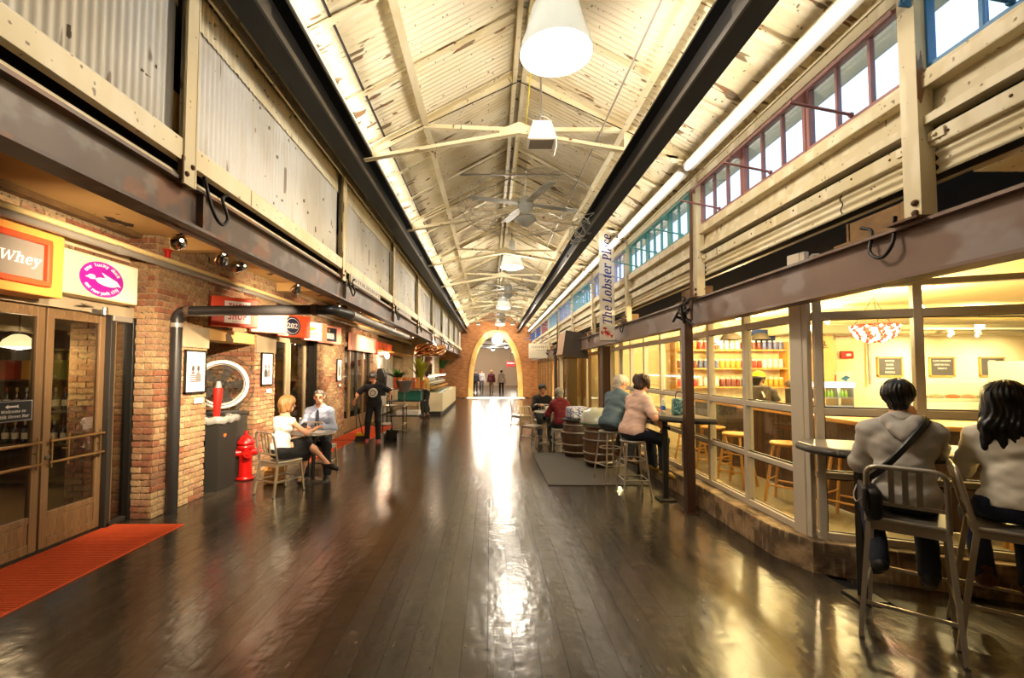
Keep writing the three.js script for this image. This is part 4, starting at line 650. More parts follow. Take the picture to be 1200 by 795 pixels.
  const e = thing('exit_sign', 'exit sign with red letters on the cream shop wall', 'sign', [7.42, 2.44, -9.58]); P(e, 'body', rbox(0.34, 0.2, 0.05, 0.01), M.white); P(e, 'lettering', board(0.33, 0.19, 0.05), decal(canvasTex(256, 150, (c2, W, H) => { c2.fillStyle = '#f0e2c0'; c2.fillRect(0, 0, W, H); c2.fillStyle = '#d2241c'; c2.font = 'bold 96px sans-serif'; c2.textAlign = 'center'; c2.fillText('EXIT', W / 2, 110); })));
  const a = thing('alarm_box', 'red fire alarm box below the exit sign', 'alarm', [7.5, 2.02, -9.58]); P(a, 'body', rbox(0.26, 0.16, 0.08, 0.02), M.red); P(a, 'strobe', rbox(0.1, 0.05, 0.03, 0.01, 0, 0, 0.05), M.white);
  const nt = one('wall_notice', 'small poster with a red block and blue bird shape above the lit case', 'poster', box(0.62, 0.3, 0.012), M.paper, [7.3, 1.52, -9.58]); P(nt, 'print', board(0.6, 0.28, 0.012), decal(canvasTex(256, 120, (c2, W, H) => { c2.fillStyle = '#ece4cc'; c2.fillRect(0, 0, W, H); c2.fillStyle = '#c0342c'; c2.fillRect(20, 25, 90, 60); c2.fillStyle = '#2a6a9a'; c2.beginPath(); c2.moveTo(150, 60); c2.lineTo(200, 30); c2.lineTo(240, 50); c2.lineTo(205, 70); c2.lineTo(220, 95); c2.fill(); })));
}
// lamps in the shop
{
  const bulb = (lab, x, y, d, k = SHOP) => { const t = thing('pendant_bulb', lab, 'lamp', [x, y, -d], 0, 'bare bulbs in the seafood shop'); P(t, 'bulb', sph(0.06, 0, 0, 0, [1, 1.15, 1], 16), glow(0xfff0cc, 9)); P(t, 'socket', cyl(0.025, 0.03, 0.06, 0, 0.09, 0, 12), M.black); P(t, 'cord', bar([0, 0.1, 0], [0, 2.75 - y, 0], 0.005, 6), M.black); pointLight(x, y, d, YEL, k, 3); };
  bulb('bare glowing bulb near the wood column behind the corner post', 5.35, 2.4, 7.5); bulb('bare glowing bulb above the bar counter turn', 5.3, 2.45, 5.6); bulb('bare glowing bulb high behind the angled upper pane', 4.35, 2.58, 4.55, SHOP * 0.6); bulb('bare glowing bulb over the goods shelf', 4.9, 2.5, 8.6, SHOP * 0.8); bulb('bare glowing bulb over the service counter', 8.2, 2.45, 7.6); bulb('bare glowing bulb over the wooden stools', 3.6, 2.5, 6.6, SHOP * 0.8);
  const tr = thing('track_light', 'ceiling track with small white spot heads before the menu boards', 'track light', [9.4, 2.46, -8.3]); P(tr, 'track', box(3.4, 0.03, 0.04, 0, 0, 0), M.white);
  for (const x of [-0.95, -0.45, 0.55, 1.2]) { const h = P(tr, 'spot_head', cyl(0.045, 0.03, 0.1, x, -0.07, -0.02, 14, [-0.5, 0, 0]), M.white); P(h, 'lens', sph(0.03, x, -0.12, -0.05, null, 10), glow(0xfff0d0, 8)); spotLight(V(9.4 + x, 2.31, 8.37), V(9.4 + x, 1.6, 9.6), WARM, SHOP * 0.8, 0.7, 0.8); }
  const ch = thing('bead_chandelier', 'hanging bowl of glowing pink and red glass beads', 'chandelier', [5.5, 2.28, -6.5]); P(ch, 'rim', xf(new THREE.TorusGeometry(0.27, 0.012, 8, 40), [0, 0.06, 0], [Math.PI / 2, 0, 0]), M.red); P(ch, 'hanger', merge([0, 1, 2].map((i) => bar([Math.cos(i * 2.1) * 0.26, 0.06, Math.sin(i * 2.1) * 0.26], [0, 0.46, 0], 0.004, 6))), M.black);
  const bd = [[], []]; for (let j = 0; j < 7; j++) { const a = j / 7 * 1.45, r = 0.27 * Math.cos(a), n = Math.max(4, Math.round(r * 80)); for (let i = 0; i < n; i++) bd[(i + j) % 2].push(sph(0.022, Math.cos(i / n * 6.283) * r, 0.04 - Math.sin(a) * 0.22, Math.sin(i / n * 6.283) * r, null, 6)); }
  P(ch, 'red_beads', merge(bd[0]), phy(0xd0302c, 0.2, { emissive: 0xff5a3a, emissiveIntensity: 0.6 }), { kind: 'stuff' }); P(ch, 'clear_beads', merge(bd[1]), glow(0xffd8c8, 2.4), { kind: 'stuff' }); pointLight(5.5, 2.3, 6.5, 0xffc8a0, 2, 4);
}
// brown posts and columns at the hall edge
{
  const bp = (lab, x, d, w, mat, clamp_) => { const t = thing('steel_post', lab, 'post', [x, 0, -d], 0, null, 'structure'); P(t, 'shaft', rbox(w, 2.26, w * 1.1, 0.006, 0, 1.13, 0), mat); P(t, 'foot_plate', box(w * 1.5, 0.015, w * 1.6, 0, 0.008, 0), mat); if (clamp_) { for (let i = 0; i < 9; i++) P(t, 'clamp_bolt', bar([rr(-0.12, 0.04), 2.22 + rr(0, 0.3), rr(-0.13, 0.13)], [rr(-0.06, 0.12), 2.22 + rr(0, 0.34), rr(-0.13, 0.13)], 0.017, 8), M.iron); P(t, 'rod', bar([0.05, 2.3, 0.02], [0.07, 3.9, 0.02], 0.018, 10), M.rust); } return t; };
  bp('dark brown steel post with rusty clamps at the end of the ledge', 2.38, 5.5, 0.1, M.brownPost, true);
  bp('thick brown wooden column between the shop front and open doors', 2.75, 10.75, 0.28, M.darkWood); bp('thick wooden column beside the pale glass door', 2.72, 15.3, 0.3, M.darkWood); bp('thin dark steel post beside the far tables', 2.42, 16.9, 0.1, M.brownPost, true);
}
// second shop front further down, with lit room behind
{
  shopFront(64, 'far glazed shop fronts with warm light and greenery behind', [2.9, 10.9], [2.9, 27.9], Array.from({ length: 15 }, (_, i) => i * 1.21), [[0.285, 0.07], [2.17, 0.08]], M.doorWood, M.glass, 2.6);
  const piece = (n, l, c, g, m) => one(n, l, c, g, m, [0, 0, 0], 0, null, 'structure'); piece('wall_right', 'warm lit back wall behind the far shop fronts', 'wall', box(0.1, 3, 19, 6.2, 1.5, -19.2), M.shopWall); piece('ceiling', 'ceiling of the far shops', 'ceiling', box(3.6, 0.1, 18.6, 4.7, 2.8, -19.1), M.creamDull); piece('floor', 'stone floor of the far shops', 'floor', box(3.4, 0.1, 18.4, 4.6, 0.0, -19), M.shopFloor); piece('trim', 'green wall panel in the far shops', 'panel', box(0.04, 1.9, 3, 6.0, 1.3, -19.5), std(0x5a8a62, 0.6)); piece('trim', 'ochre wall panel in the far shops', 'panel', box(0.04, 1.0, 2, 6.0, 1.5, -16.3), std(0xc8902e, 0.6));
  piece('kerb', 'low concrete kerb under the far shop fronts', 'kerb', box(0.3, 0.24, 17, 2.9, 0.12, -19.4), M.curb);
  for (const d of [12.5, 16.5, 20.5, 24.5]) { const t = thing('ceiling_lamp', `round ceiling lamp in the far shops ${d} m down`.replace(/ \d.*$/, ''), 'lamp', [4.6, 2.73, -d], 0, 'ceiling lamps in the far shops'); P(t, 'diffuser', sph(0.16, 0, 0, 0, [1, 0.35, 1], 16), glow(0xfff0cc, 4)); P(t, 'rim', xf(new THREE.TorusGeometry(0.16, 0.015, 6, 24), [0, 0.01, 0], [Math.PI / 2, 0, 0]), M.steel); pointLight(4.6, 2.55, d, YEL, SHOP, 4); }
  const dr = doorLeaf(0, 0.9, 0, 2.2, 'pale glass door standing open beside the thick column', std(0xc9bda8, 0.45), { kick: 0.25, st: 0.09 }); dr.position.set(2.05, 0, -13.5); dr.rotation.y = 0.15;
}
// vertical banner and hanging signs
{
  const t = thing('banner', 'tall white banner with blue script and a red lobster', 'banner', [2.3, 2.28, -8.95]);
  P(t, 'fabric', box(0.3, 2.3, 0.006, 0, 1.15, 0), M.paper);
  const bt = canvasTex(200, 1500, (x, W, H) => { x.fillStyle = '#ece4d2'; x.fillRect(0, 0, W, H); x.save(); x.translate(W * 0.5, H * 0.86); x.rotate(-Math.PI / 2); x.fillStyle = '#2a2f8a'; x.font = 'bold 165px serif'; const ms = (H * 0.79) / x.measureText('The Lobster Place').width; x.transform(ms, 0, -0.25, 1, 0, 0); x.textBaseline = 'middle'; x.fillText('The Lobster Place', 0, 5); x.restore(); x.fillStyle = '#2a2f8a'; x.fillRect(W * 0.3, 40, 60, 26); x.clearRect; x.fillStyle = '#c0281c'; x.save(); x.translate(W * 0.5, H * 0.935); x.rotate(0.6); x.beginPath(); x.ellipse(0, 0, 46, 20, 0, 0, 7); x.fill(); x.beginPath(); x.moveTo(40, 0); x.lineTo(80, -26); x.lineTo(86, 24); x.fill(); for (const s of [-1, 1]) { x.beginPath(); x.ellipse(-60, s * 34, 28, 14, s * 0.5, 0, 7); x.fill(); x.lineWidth = 10; x.strokeStyle = '#c0281c'; x.beginPath(); x.moveTo(-30, s * 8); x.lineTo(-56, s * 30); x.stroke(); for (let i = -1; i < 3; i++) { x.lineWidth = 5; x.beginPath(); x.moveTo(i * 14, s * 12); x.lineTo(i * 14 + 6, s * 40); x.stroke(); } } x.restore(); });
  P(t, 'print', new THREE.PlaneGeometry(0.298, 2.296), decal(bt, 0.8), { p: [0, 1.15, 0.0045] });
  P(t, 'pole', bar([-0.17, 2.3, 0], [0.3, 2.3, 0], 0.012, 10), M.steel); P(t, 'pole', bar([-0.17, 0, 0], [0.25, 0, 0], 0.012, 10), M.steel); 
  const s = thing('hanging_sign', 'white hanging sign with black capital letters near the arch', 'sign', [2.2, 2.22, -20]);
  P(s, 'panel', rbox(1.05, 0.66, 0.04, 0.01, 0, 0.33, 0), M.paper); P(s, 'print', board(1.03, 0.64, 0.04), decal(canvasTex(512, 318, (x, W, H) => { x.fillStyle = '#e8e0cc'; x.fillRect(0, 0, W, H); x.fillStyle = '#2c2a26'; x.font = 'bold 58px serif'; x.textAlign = 'center'; x.fillText('CLEAVER CO.', W / 2, 96); x.font = '26px serif'; x.fillText('the green table', W / 2, 150); x.beginPath(); x.moveTo(360, 190); x.lineTo(430, 220); x.lineTo(440, 285); x.lineTo(400, 260); x.fill(); })), { p: [0, 0.33, 0] }); P(s, 'hanger', merge([bar([-0.4, 0.66, 0], [-0.4, 0.9, 0], 0.008, 6), bar([0.4, 0.66, 0], [0.4, 0.9, 0], 0.008, 6), bar([-0.5, 0.9, 0], [0.5, 0.9, 0], 0.012, 8)]), M.iron);
  const a = thing('awning', 'tan boxed awning with a dark side panel over the far shop front', 'awning', [2.35, 2.05, -13.2]); P(a, 'canopy', ext([[-0.35, 0.1], [0.35, 0.0], [0.3, 0.62], [-0.25, 0.72]], 1.1, 0.01), std(0xb08a66, 0.7)); P(a, 'side_panel', ext([[-0.36, 0.06], [0.36, -0.04], [0.32, 0.66], [-0.26, 0.76]], 0.03).translate(0, 0, 0.58), std(0x3a3028, 0.6));
}
const putLater = [];
// ================================================================ END WALL WITH THE ARCH
{
  const brickT = tex(512, 512, (u, v) => { const rows = 14, r = Math.floor(v * rows), fy = v * rows - r, x = u * 5 + (r % 2) * 0.5, c = Math.floor(x), fx = x - c; if (fy < 0.14 || fx < 0.05) return hex(0xb08a5c); const k = hsh((c % 5) + 3, r); return mixc(hex(0xb87c4c), hex(0x9a6038), k + 0.3 * (fbm(u, v, 30, 30, 2, 3) - 0.5)); }, [1.1, 1.1]);
  const BT = std(0xffffff, 0.85, { map: brickT });
  const half = (W, H, n) => { const p = []; for (let i = 0; i <= n; i++) { const y = H * Math.sin(i / n * Math.PI / 2); p.push([W * Math.pow(Math.max(0, 1 - Math.pow(y / H, 2.9)), 0.5), y]); } return p; };
  const arch = (W, H, c = 0.3, n = 24) => { const r = half(W, H, n); return [...r.map(([x, y]) => [c + x, y]), ...r.slice(0, -1).reverse().map(([x, y]) => [c - x, y])]; };
  const w = thing('wall_end', 'brick end wall of the hall pierced by a tall pointed arch', 'wall', [0, 0, -END - 0.25], 0, null, 'structure');
  const hole = arch(1.66, 4.12);
  P(w, 'brickwork', ext([[-7.8, 0], [0.3 - 1.66, 0], ...hole.slice().reverse().slice(1, -1), [0.3 + 1.66, 0], [7, 0], [7, 5.9], [-7.8, 5.9]], 0.5), BT);
  const inner = arch(1.42, 3.85), outer = arch(1.7, 4.18);
  for (let i = 0; i < outer.length - 1; i += 2) { const j = Math.min(i + 2, outer.length - 1), k = j; P(w, 'arch_stone', ext([outer[i], outer[i + 1], outer[j], inner[k], inner[i + 1], inner[i]], 0.62, 0.004), std([0xe8b868, 0xe2b060, 0xecc078][(i / 2) % 3], 0.6)); }
  const c = thing('wall_clock', 'round white wall clock hung in the crown of the arch', 'clock', [0.42, 3.58, -END + 0.42]);
  P(c, 'case', cyl(0.36, 0.36, 0.1, 0, 0, 0, 40, [Math.PI / 2, 0, 0]), M.steel); P(c, 'dial', cyl(0.335, 0.335, 0.02, 0, 0, 0.05, 40, [Math.PI / 2, 0, 0]), std(0xf6f2e8, 0.5)); P(c, 'hand', beam([0, 0, 0.067], [-0.2, 0.12, 0.067], 0.03, 0.01), M.black); P(c, 'hand', beam([0, 0, 0.067], [0.12, -0.06, 0.067], 0.03, 0.01), M.black); P(c, 'bracket', bar([0, 0.36, 0], [0, 0.75, 0], 0.02, 8), M.iron);
  const th = thing('bright_bar_slab', 'white slab standing in for the bright light bar across the arch foot', 'threshold', [0.3, 0.0, -27.6]); for (let i = 0; i < 5; i++) P(th, 'stone', rbox(0.69, 0.035, 1.0, 0.006, -1.4 + i * 0.7, 0.0175, 0), std(0xf1ede4, 0.5));  // white colour stands in for the bright bar of light at the arch foot
  for (const [x, l] of [[-0.75, 'on the panel wall side'], [1.35, 'on the clerestory side']]) { const fl = thing('added_floodlight', 'added grey flood lamp brightening the arch foot and clock ' + l, 'added_floodlight', [x, 4.55, -27.9]), dn = V(0.3 + (x - 0.3) * 0.5, 0, 27.6); P(fl, 'housing', xf(rbox(0.26, 0.12, 0.18, 0.02), [0, 0, 0], [0.5, 0, 0]), M.steel); P(fl, 'lens', box(0.22, 0.012, 0.14, 0, -0.062, 0.0), glow(0xfff4e0, 6)); P(fl, 'arm', bar([0, 0.05, 0], [0, 0.1, -0.38], 0.015, 8), M.iron); spotLight(V(x, 4.45, 27.88), dn, COOL, 240, 0.36, 0.5); spotLight(V(x, 4.47, 27.7), V(0.42, 3.4, 28.2), COOL, 14, 0.6, 0.6); }  // added lamps that brighten the slab at the arch foot and the clock dial
  // passage beyond
  const piece = (n, l, c, g, m) => one(n, l, c, g, m, [0, 0, 0], 0, null, 'structure');
  piece('floor', 'dark board floor of the passage beyond the arch', 'floor', box(9, 0.06, 22, 0.3, -0.03, -39.7), M.floor[0]); piece('wall_end', 'brick side wall of the passage beyond the arch', 'wall', box(0.2, 4.4, 22, -3.2, 2.2, -39.7), BT); piece('wall_end', 'plain tan side wall of the passage beyond the arch', 'wall', box(0.2, 4.4, 22, 4.2, 2.2, -39.7), std(0xb89a70, 0.7)); piece('wall_end', 'brown end wall of the passage beyond the arch', 'wall', box(8, 4.4, 0.2, 0.4, 2.2, -50.4), std(0xa8947a, 0.8)); piece('ceiling', 'dark grey ceiling of the passage beyond the arch', 'ceiling', box(8, 0.2, 22, 0.4, 4.3, -39.7), std(0x6e6a65, 0.7));
  const hd_ = thing('trim', 'silver ducts crossing the passage ceiling', 'duct', [0, 0, 0], 0, null, 'structure'); for (let i = 0; i < 6; i++) P(hd_, 'ceiling_duct', bar([-2.8, 3.6 + (i % 3) * 0.15, -(30 + i * 2.6)], [3.8, 3.7 + (i % 2) * 0.2, -(30.5 + i * 2.6)], 0.12, 10), M.steel);
  [[-0.8, 33, 'near the arch on the brick wall side'], [1.2, 34.5, 'near the arch on the plain wall side'], [0.2, 39, 'in the middle of the passage'], [2.2, 44, 'deep in the passage'], [-1.6, 46, 'by the passage end']].forEach(([x, d, l]) => { const t = thing('passage_lamp', 'bright passage lamp beyond the arch, ' + l, 'lamp', [x, 3.45, -d]); P(t, 'shade', lathe([[0.03, 0.2], [0.1, 0.18], [0.26, 0], [0.25, 0], [0.08, 0.16]], 20), M.steel); P(t, 'bulb', sph(0.14, 0, 0.02, 0, [1, 0.7, 1], 14), glow(0xf4f6ff, 8)); P(t, 'cord', bar([0, 0.2, 0], [0, 0.8, 0], 0.01, 6), M.black); pointLight(x, 3.4, d, 0xfff2e0, 38, 14); });
  [[-2.5, 31.5, 0xc86a2a, 'orange'], [-2.5, 36.5, 0xb8923a, 'ochre'], [3.4, 33.5, 0xc9c2b4, 'pale'], [3.3, 39, 0x7a2a26, 'dark red']].forEach(([x, d, c, n]) => { const t = thing('market_stall', n + ' market stall in the passage beyond the arch', 'stall', [x, 0, -d]); P(t, 'counter', rbox(0.9, 0.95, 2.4, 0.02, 0, 0.48, 0), M.doorWood); P(t, 'canopy', ext([[-0.6, 2.3], [0.6, 2.05], [0.6, 2.3], [-0.6, 2.6]], 2.6, 0.01), std(c, 0.6)); for (const z of [-1.15, 1.15]) P(t, 'post', bar([0.4 * Math.sign(-x), 0.9, z], [0.4 * Math.sign(-x), 2.2, z], 0.025, 8), M.dark); for (let i = 0; i < 4; i++) P(t, 'goods', rbox(0.3, 0.24, 0.4, 0.03, 0, 1.07, -0.9 + i * 0.6), std([0xd8a040, 0xb8502a, 0x7a8a3a, 0xd8cdb0][i], 0.7)); });
  for (const [x, d, l] of [[2.0, 30.6, 'first'], [2.7, 31.4, 'second']]) putLater.push([x, d, l]);
  const sg = thing('hanging_sign', 'dark red rectangular sign in the passage beyond the arch', 'sign', [1.6, 1.95, -36]); P(sg, 'panel', rbox(0.75, 0.45, 0.05, 0.01, 0, 0.22, 0), std(0x8a2420, 0.5)); P(sg, 'stripe', box(0.6, 0.05, 0.06, 0, 0.3, 0), M.white); P(sg, 'hanger', bar([0, 0.45, 0], [0, 2.2, 0], 0.01, 6), M.black);
}
// ================================================================ PENDANT LAMPS, FANS, LOUDSPEAKER
{
  const shadeM = new THREE.MeshPhysicalMaterial({ color: 0xdfe3e4, roughness: 0.9, transmission: 0.3, thickness: 0, side: THREE.DoubleSide });
  [[3.72, 'large white pendant lamp directly before the first roof truss'], [11.7, 'white pendant lamp between the first and second caged fans'], [19.4, 'white pendant lamp between the second and third caged fans'], [26.6, 'white pendant lamp just before the arch']].forEach(([d, lab]) => {
    const t = thing('pendant_lamp', lab, 'lamp', [0.55, 4.36, -d]);
    P(t, 'lamp_shade', lathe([[0.09, 0.42], [0.17, 0.415], [0.205, 0.38], [0.25, 0.2], [0.29, 0.08], [0.305, 0], [0.297, 0], [0.282, 0.08], [0.242, 0.2], [0.197, 0.37], [0.09, 0.41]], 40), shadeM);
    P(t, 'ballast', lathe([[0, 0.72], [0.05, 0.72], [0.08, 0.68], [0.09, 0.5], [0.075, 0.42], [0, 0.42]], 24), std(0xc9cdd0, 0.4)); P(t, 'diffuser', lathe([[0, -0.05], [0.12, -0.045], [0.22, -0.025], [0.29, 0.012], [0.285, 0.03], [0, 0.05]], 36), glow(0xfff4e0, 3));
    P(t, 'hook_rod', bar([0, 0.7, 0], [0, roofY(0.55) - 4.36 - 0.08, 0], 0.012, 8), M.steel);
    pointLight(0.55, 4.22, d, COOL, LAMP, 13); pointLight(0.55, 4.52, d, COOL, LAMP * 0.06, 4);
  });
  // caged fans
  const f = new THREE.Group(), R = 1.15, wire = std(0xa8a498, 0.45, { metalness: 0.5 });
  for (let i = 0; i < 11; i++) { const a = -1.2 + i * 0.24, r = R * Math.pow(Math.cos(a * 0.95), 0.75), y = Math.sin(a) * 0.36, pts = []; for (let k = 0; k < 72; k++) { const t = k / 72 * Math.PI * 2, w = r + 0.02 * Math.sin(t * 12 + i * 1.3); pts.push([Math.cos(t) * w, y + 0.015 * Math.sin(t * 18 + i), Math.sin(t) * w]); } P(f, 'guard_ring', tube(pts, 0.0035, 144, 4, true), wire); }
  for (let i = 0; i < 18; i++) { const t = i / 18 * Math.PI * 2, pts = []; for (let k = 0; k <= 12; k++) { const a = -1.3 + k * 2.6 / 12, r = R * Math.pow(Math.max(0.02, Math.cos(a * 0.95)), 0.75); pts.push([Math.cos(t + 0.05 * Math.sin(k)) * r, Math.sin(a) * 0.36, Math.sin(t + 0.05 * Math.sin(k)) * r]); } P(f, 'guard_rib', tube(pts, 0.0035, 24, 4), wire); }
  P(f, 'motor', lathe([[0, 0.16], [0.05, 0.16], [0.13, 0.1], [0.14, -0.02], [0.1, -0.08], [0.05, -0.16], [0, -0.17]], 28), std(0xb7bab8, 0.4)); P(f, 'lower_hub', lathe([[0, -0.19], [0.17, -0.2], [0.19, -0.25], [0.12, -0.3], [0.05, -0.36], [0, -0.37]], 28), std(0xa9aca8, 0.4));
  P(f, 'down_rod', bar([0, 0.16, 0], [0, 0.62, 0], 0.018, 10), M.white); for (let i = 0; i < 4; i++) { const a = i * Math.PI / 2 + 0.35; P(f, 'blade', ext([[0.12, -0.05], [0.45, -0.085], [0.98, -0.09], [1.0, 0.06], [0.45, 0.07], [0.12, 0.05]], 0.01, 0.002), std(0xb4b8b2, 0.45), { p: [0, 0.03, 0], r: [-Math.PI / 2 + 0.18, 0, 0] }).rotation.set(-Math.PI / 2 + 0.18, 0, a, 'YXZ'); f.children.at(-1).rotation.set(-Math.PI / 2, 0, a); }
  P(f, 'support_bar', box(2.6, 0.03, 0.03, 0, 0.5, 0.1), M.greyPipe);
  [[7.7, 'wire caged ceiling fan behind the grey loudspeaker'], [15.6, 'wire caged ceiling fan behind the second pendant lamp'], [23.3, 'wire caged ceiling fan behind the third pendant lamp']].forEach(([d, lab], i) => { const t = i ? f.clone() : f; t.name = nm('ceiling_fan'); t.position.set(0.6, 4.52, -d); t.rotation.y = i * 0.4; scene.add(t); tag(t, lab, 'fan', 'caged ceiling fans'); });
  const s = thing('ceiling_speaker', 'grey boxy loudspeaker hanging from a rod under the ridge', 'speaker', [0.6, 4.4, -5.3]);
  P(s, 'cabinet', ext([[-0.16, 0], [0.16, 0], [0.1, 0.2], [-0.1, 0.2]], 0.24, 0.01), M.white); P(s, 'grille', box(0.28, 0.012, 0.22, 0, -0.012, 0), std(0x7a7060, 0.7)); P(s, 'yoke', merge([bar([0, 0.2, 0], [0, 0.34, 0], 0.03, 10), bar([0, 0.3, 0], [0, 0.95, 0], 0.01, 8)]), M.greyPipe); P(s, 'cable', tube([[0, 0.3, 0.05], [0.08, 0.2, 0.14], [0.16, -0.05, 0.16], [0.14, -0.2, 0.1]], 0.006, 16, 6), M.white);
  const cl = thing('cable_coil', 'tangle of pale cable hanging on the black rail beside the first fan', 'cable', [1.6, 4.15, -7.3]); P(cl, 'cable', tube(Array.from({ length: 40 }, (_, i) => [-0.02 + 0.12 * Math.sin(i * 1.3), 0.16 * Math.sin(i * 0.9), -i * 0.03 + 0.14 * Math.cos(i * 1.7)]), 0.008, 260, 5), std(0xb9b6ac, 0.5));
  const y = thing('yellow_cable', 'thin yellow cable hanging along the ridge by the loudspeaker', 'cable', [0.45, 0, 0]); P(y, 'cable', tube([[0.03, 5.2, -2], [0, 5.15, -4.4], [-0.02, 4.72, -5.4], [-0.03, 5.1, -6.6], [0, 5.2, -9]], 0.008, 60, 6), std(0xd8c848, 0.5));
}
// ================================================================ FIGURES: smooth union of tapered capsules, meshed with surface nets
function meshField(prims, cell, k, post, margin = 0.05) {
  const lo = v3(9, 9, 9), hi = v3(-9, -9, -9);
  for (const p of prims) { const R = Math.max(p[2], p[3]) + margin; for (const q of [p[0], p[1]]) { lo.min(v3(q.x - R, q.y - R, q.z - R)); hi.max(v3(q.x + R, q.y + R, q.z + R)); } }
  const nx = Math.ceil((hi.x - lo.x) / cell) + 2, ny = Math.ceil((hi.y - lo.y) / cell) + 2, nz = Math.ceil((hi.z - lo.z) / cell) + 2, F = new Float32Array(nx * ny * nz).fill(0.2), sx = 1, sy = nx, sz = nx * ny;
  for (const [a, b, ra, rb] of prims) {
    const R = Math.max(ra, rb) + k + 2 * cell, i0 = Math.max(0, Math.floor((Math.min(a.x, b.x) - R - lo.x) / cell)), i1 = Math.min(nx - 1, Math.ceil((Math.max(a.x, b.x) + R - lo.x) / cell)), j0 = Math.max(0, Math.floor((Math.min(a.y, b.y) - R - lo.y) / cell)), j1 = Math.min(ny - 1, Math.ceil((Math.max(a.y, b.y) + R - lo.y) / cell)), k0 = Math.max(0, Math.floor((Math.min(a.z, b.z) - R - lo.z) / cell)), k1 = Math.min(nz - 1, Math.ceil((Math.max(a.z, b.z) + R - lo.z) / cell));
    const dx = b.x - a.x, dy = b.y - a.y, dz = b.z - a.z, L2 = dx * dx + dy * dy + dz * dz || 1e-9;
    for (let z = k0; z <= k1; z++) for (let y = j0; y <= j1; y++) for (let x = i0; x <= i1; x++) {
      const px = lo.x + x * cell - a.x, py = lo.y + y * cell - a.y, pz = lo.z + z * cell - a.z, t = Math.min(1, Math.max(0, (px * dx + py * dy + pz * dz) / L2)), qx = px - t * dx, qy = py - t * dy, qz = pz - t * dz, d = Math.sqrt(qx * qx + qy * qy + qz * qz) - (ra + (rb - ra) * t), i = x + y * sy + z * sz, f = F[i], h = Math.max(k - Math.abs(f - d), 0) / k; F[i] = Math.min(f, d) - h * h * k * 0.25;
    }
  }
  if (post) for (let z = 0, i = 0; z < nz; z++) for (let y = 0; y < ny; y++) for (let x = 0; x < nx; x++, i++) if (F[i] < 0.06) F[i] = post(F[i], lo.x + x * cell, lo.y + y * cell, lo.z + z * cell);
  const vid = new Int32Array(nx * ny * nz).fill(-1), pos = [], idx = [];
  for (let z = 0; z < nz - 1; z++) for (let y = 0; y < ny - 1; y++) for (let x = 0; x < nx - 1; x++) {
    const i = x + y * sy + z * sz; let m = 0, c = 0, X = 0, Y = 0, Z = 0; const g = [F[i], F[i + 1], F[i + sy], F[i + sy + 1], F[i + sz], F[i + sz + 1], F[i + sz + sy], F[i + sz + sy + 1]];
    for (let q = 0; q < 8; q++) if (g[q] < 0) m |= 1 << q; if (m === 0 || m === 255) continue;
    for (let q = 0; q < 8; q++) for (const b of [1, 2, 4]) if (!(q & b)) { const r = q | b; if ((g[q] < 0) !== (g[r] < 0)) { const t = g[q] / (g[q] - g[r]); X += (q & 1) + (b === 1 ? t : 0); Y += ((q >> 1) & 1) + (b === 2 ? t : 0); Z += ((q >> 2) & 1) + (b === 4 ? t : 0); c++; } }
    vid[i] = pos.length / 3; pos.push(lo.x + (x + X / c) * cell, lo.y + (y + Y / c) * cell, lo.z + (z + Z / c) * cell);
  }
  for (let z = 1; z < nz - 1; z++) for (let y = 1; y < ny - 1; y++) for (let x = 1; x < nx - 1; x++) {
    const i = x + y * sy + z * sz, s = F[i] < 0;
    for (const [d, a, b] of [[sx, sy, sz], [sy, sz, sx], [sz, sx, sy]]) { if (s === (F[i + d] < 0)) continue; const A = vid[i], B = vid[i - a], C = vid[i - a - b], D = vid[i - b]; if (A < 0 || B < 0 || C < 0 || D < 0) continue; if (s) idx.push(A, B, C, A, C, D); else idx.push(A, C, B, A, D, C); }
  }
  const g = new THREE.BufferGeometry(); g.setAttribute('position', new THREE.Float32BufferAttribute(pos, 3)); g.setIndex(idx); g.computeVertexNormals();
  const uv = new Float32Array(pos.length / 3 * 2); for (let i = 0; i < uv.length / 2; i++) { uv[i * 2] = pos[i * 3] + pos[i * 3 + 2] * 0.7; uv[i * 2 + 1] = pos[i * 3 + 1]; } g.setAttribute('uv', new THREE.BufferAttribute(uv, 2)); return g;
}
function bend(a, b, l1, l2, pole) { // two-bone chain from a towards b; returns [mid, end]
  const d = b.clone().sub(a), L = clamp(d.length(), 0.05, l1 + l2 - 0.002); d.normalize(); const h = (l1 * l1 - l2 * l2 + L * L) / (2 * L), r = Math.sqrt(Math.max(0, l1 * l1 - h * h)), p = pole.clone().addScaledVector(d, -pole.dot(d)).normalize(); return [a.clone().addScaledVector(d, h).addScaledVector(p, r), a.clone().addScaledVector(d, L)];
}
const at3 = (a) => v3(a[0], a[1], a[2]);
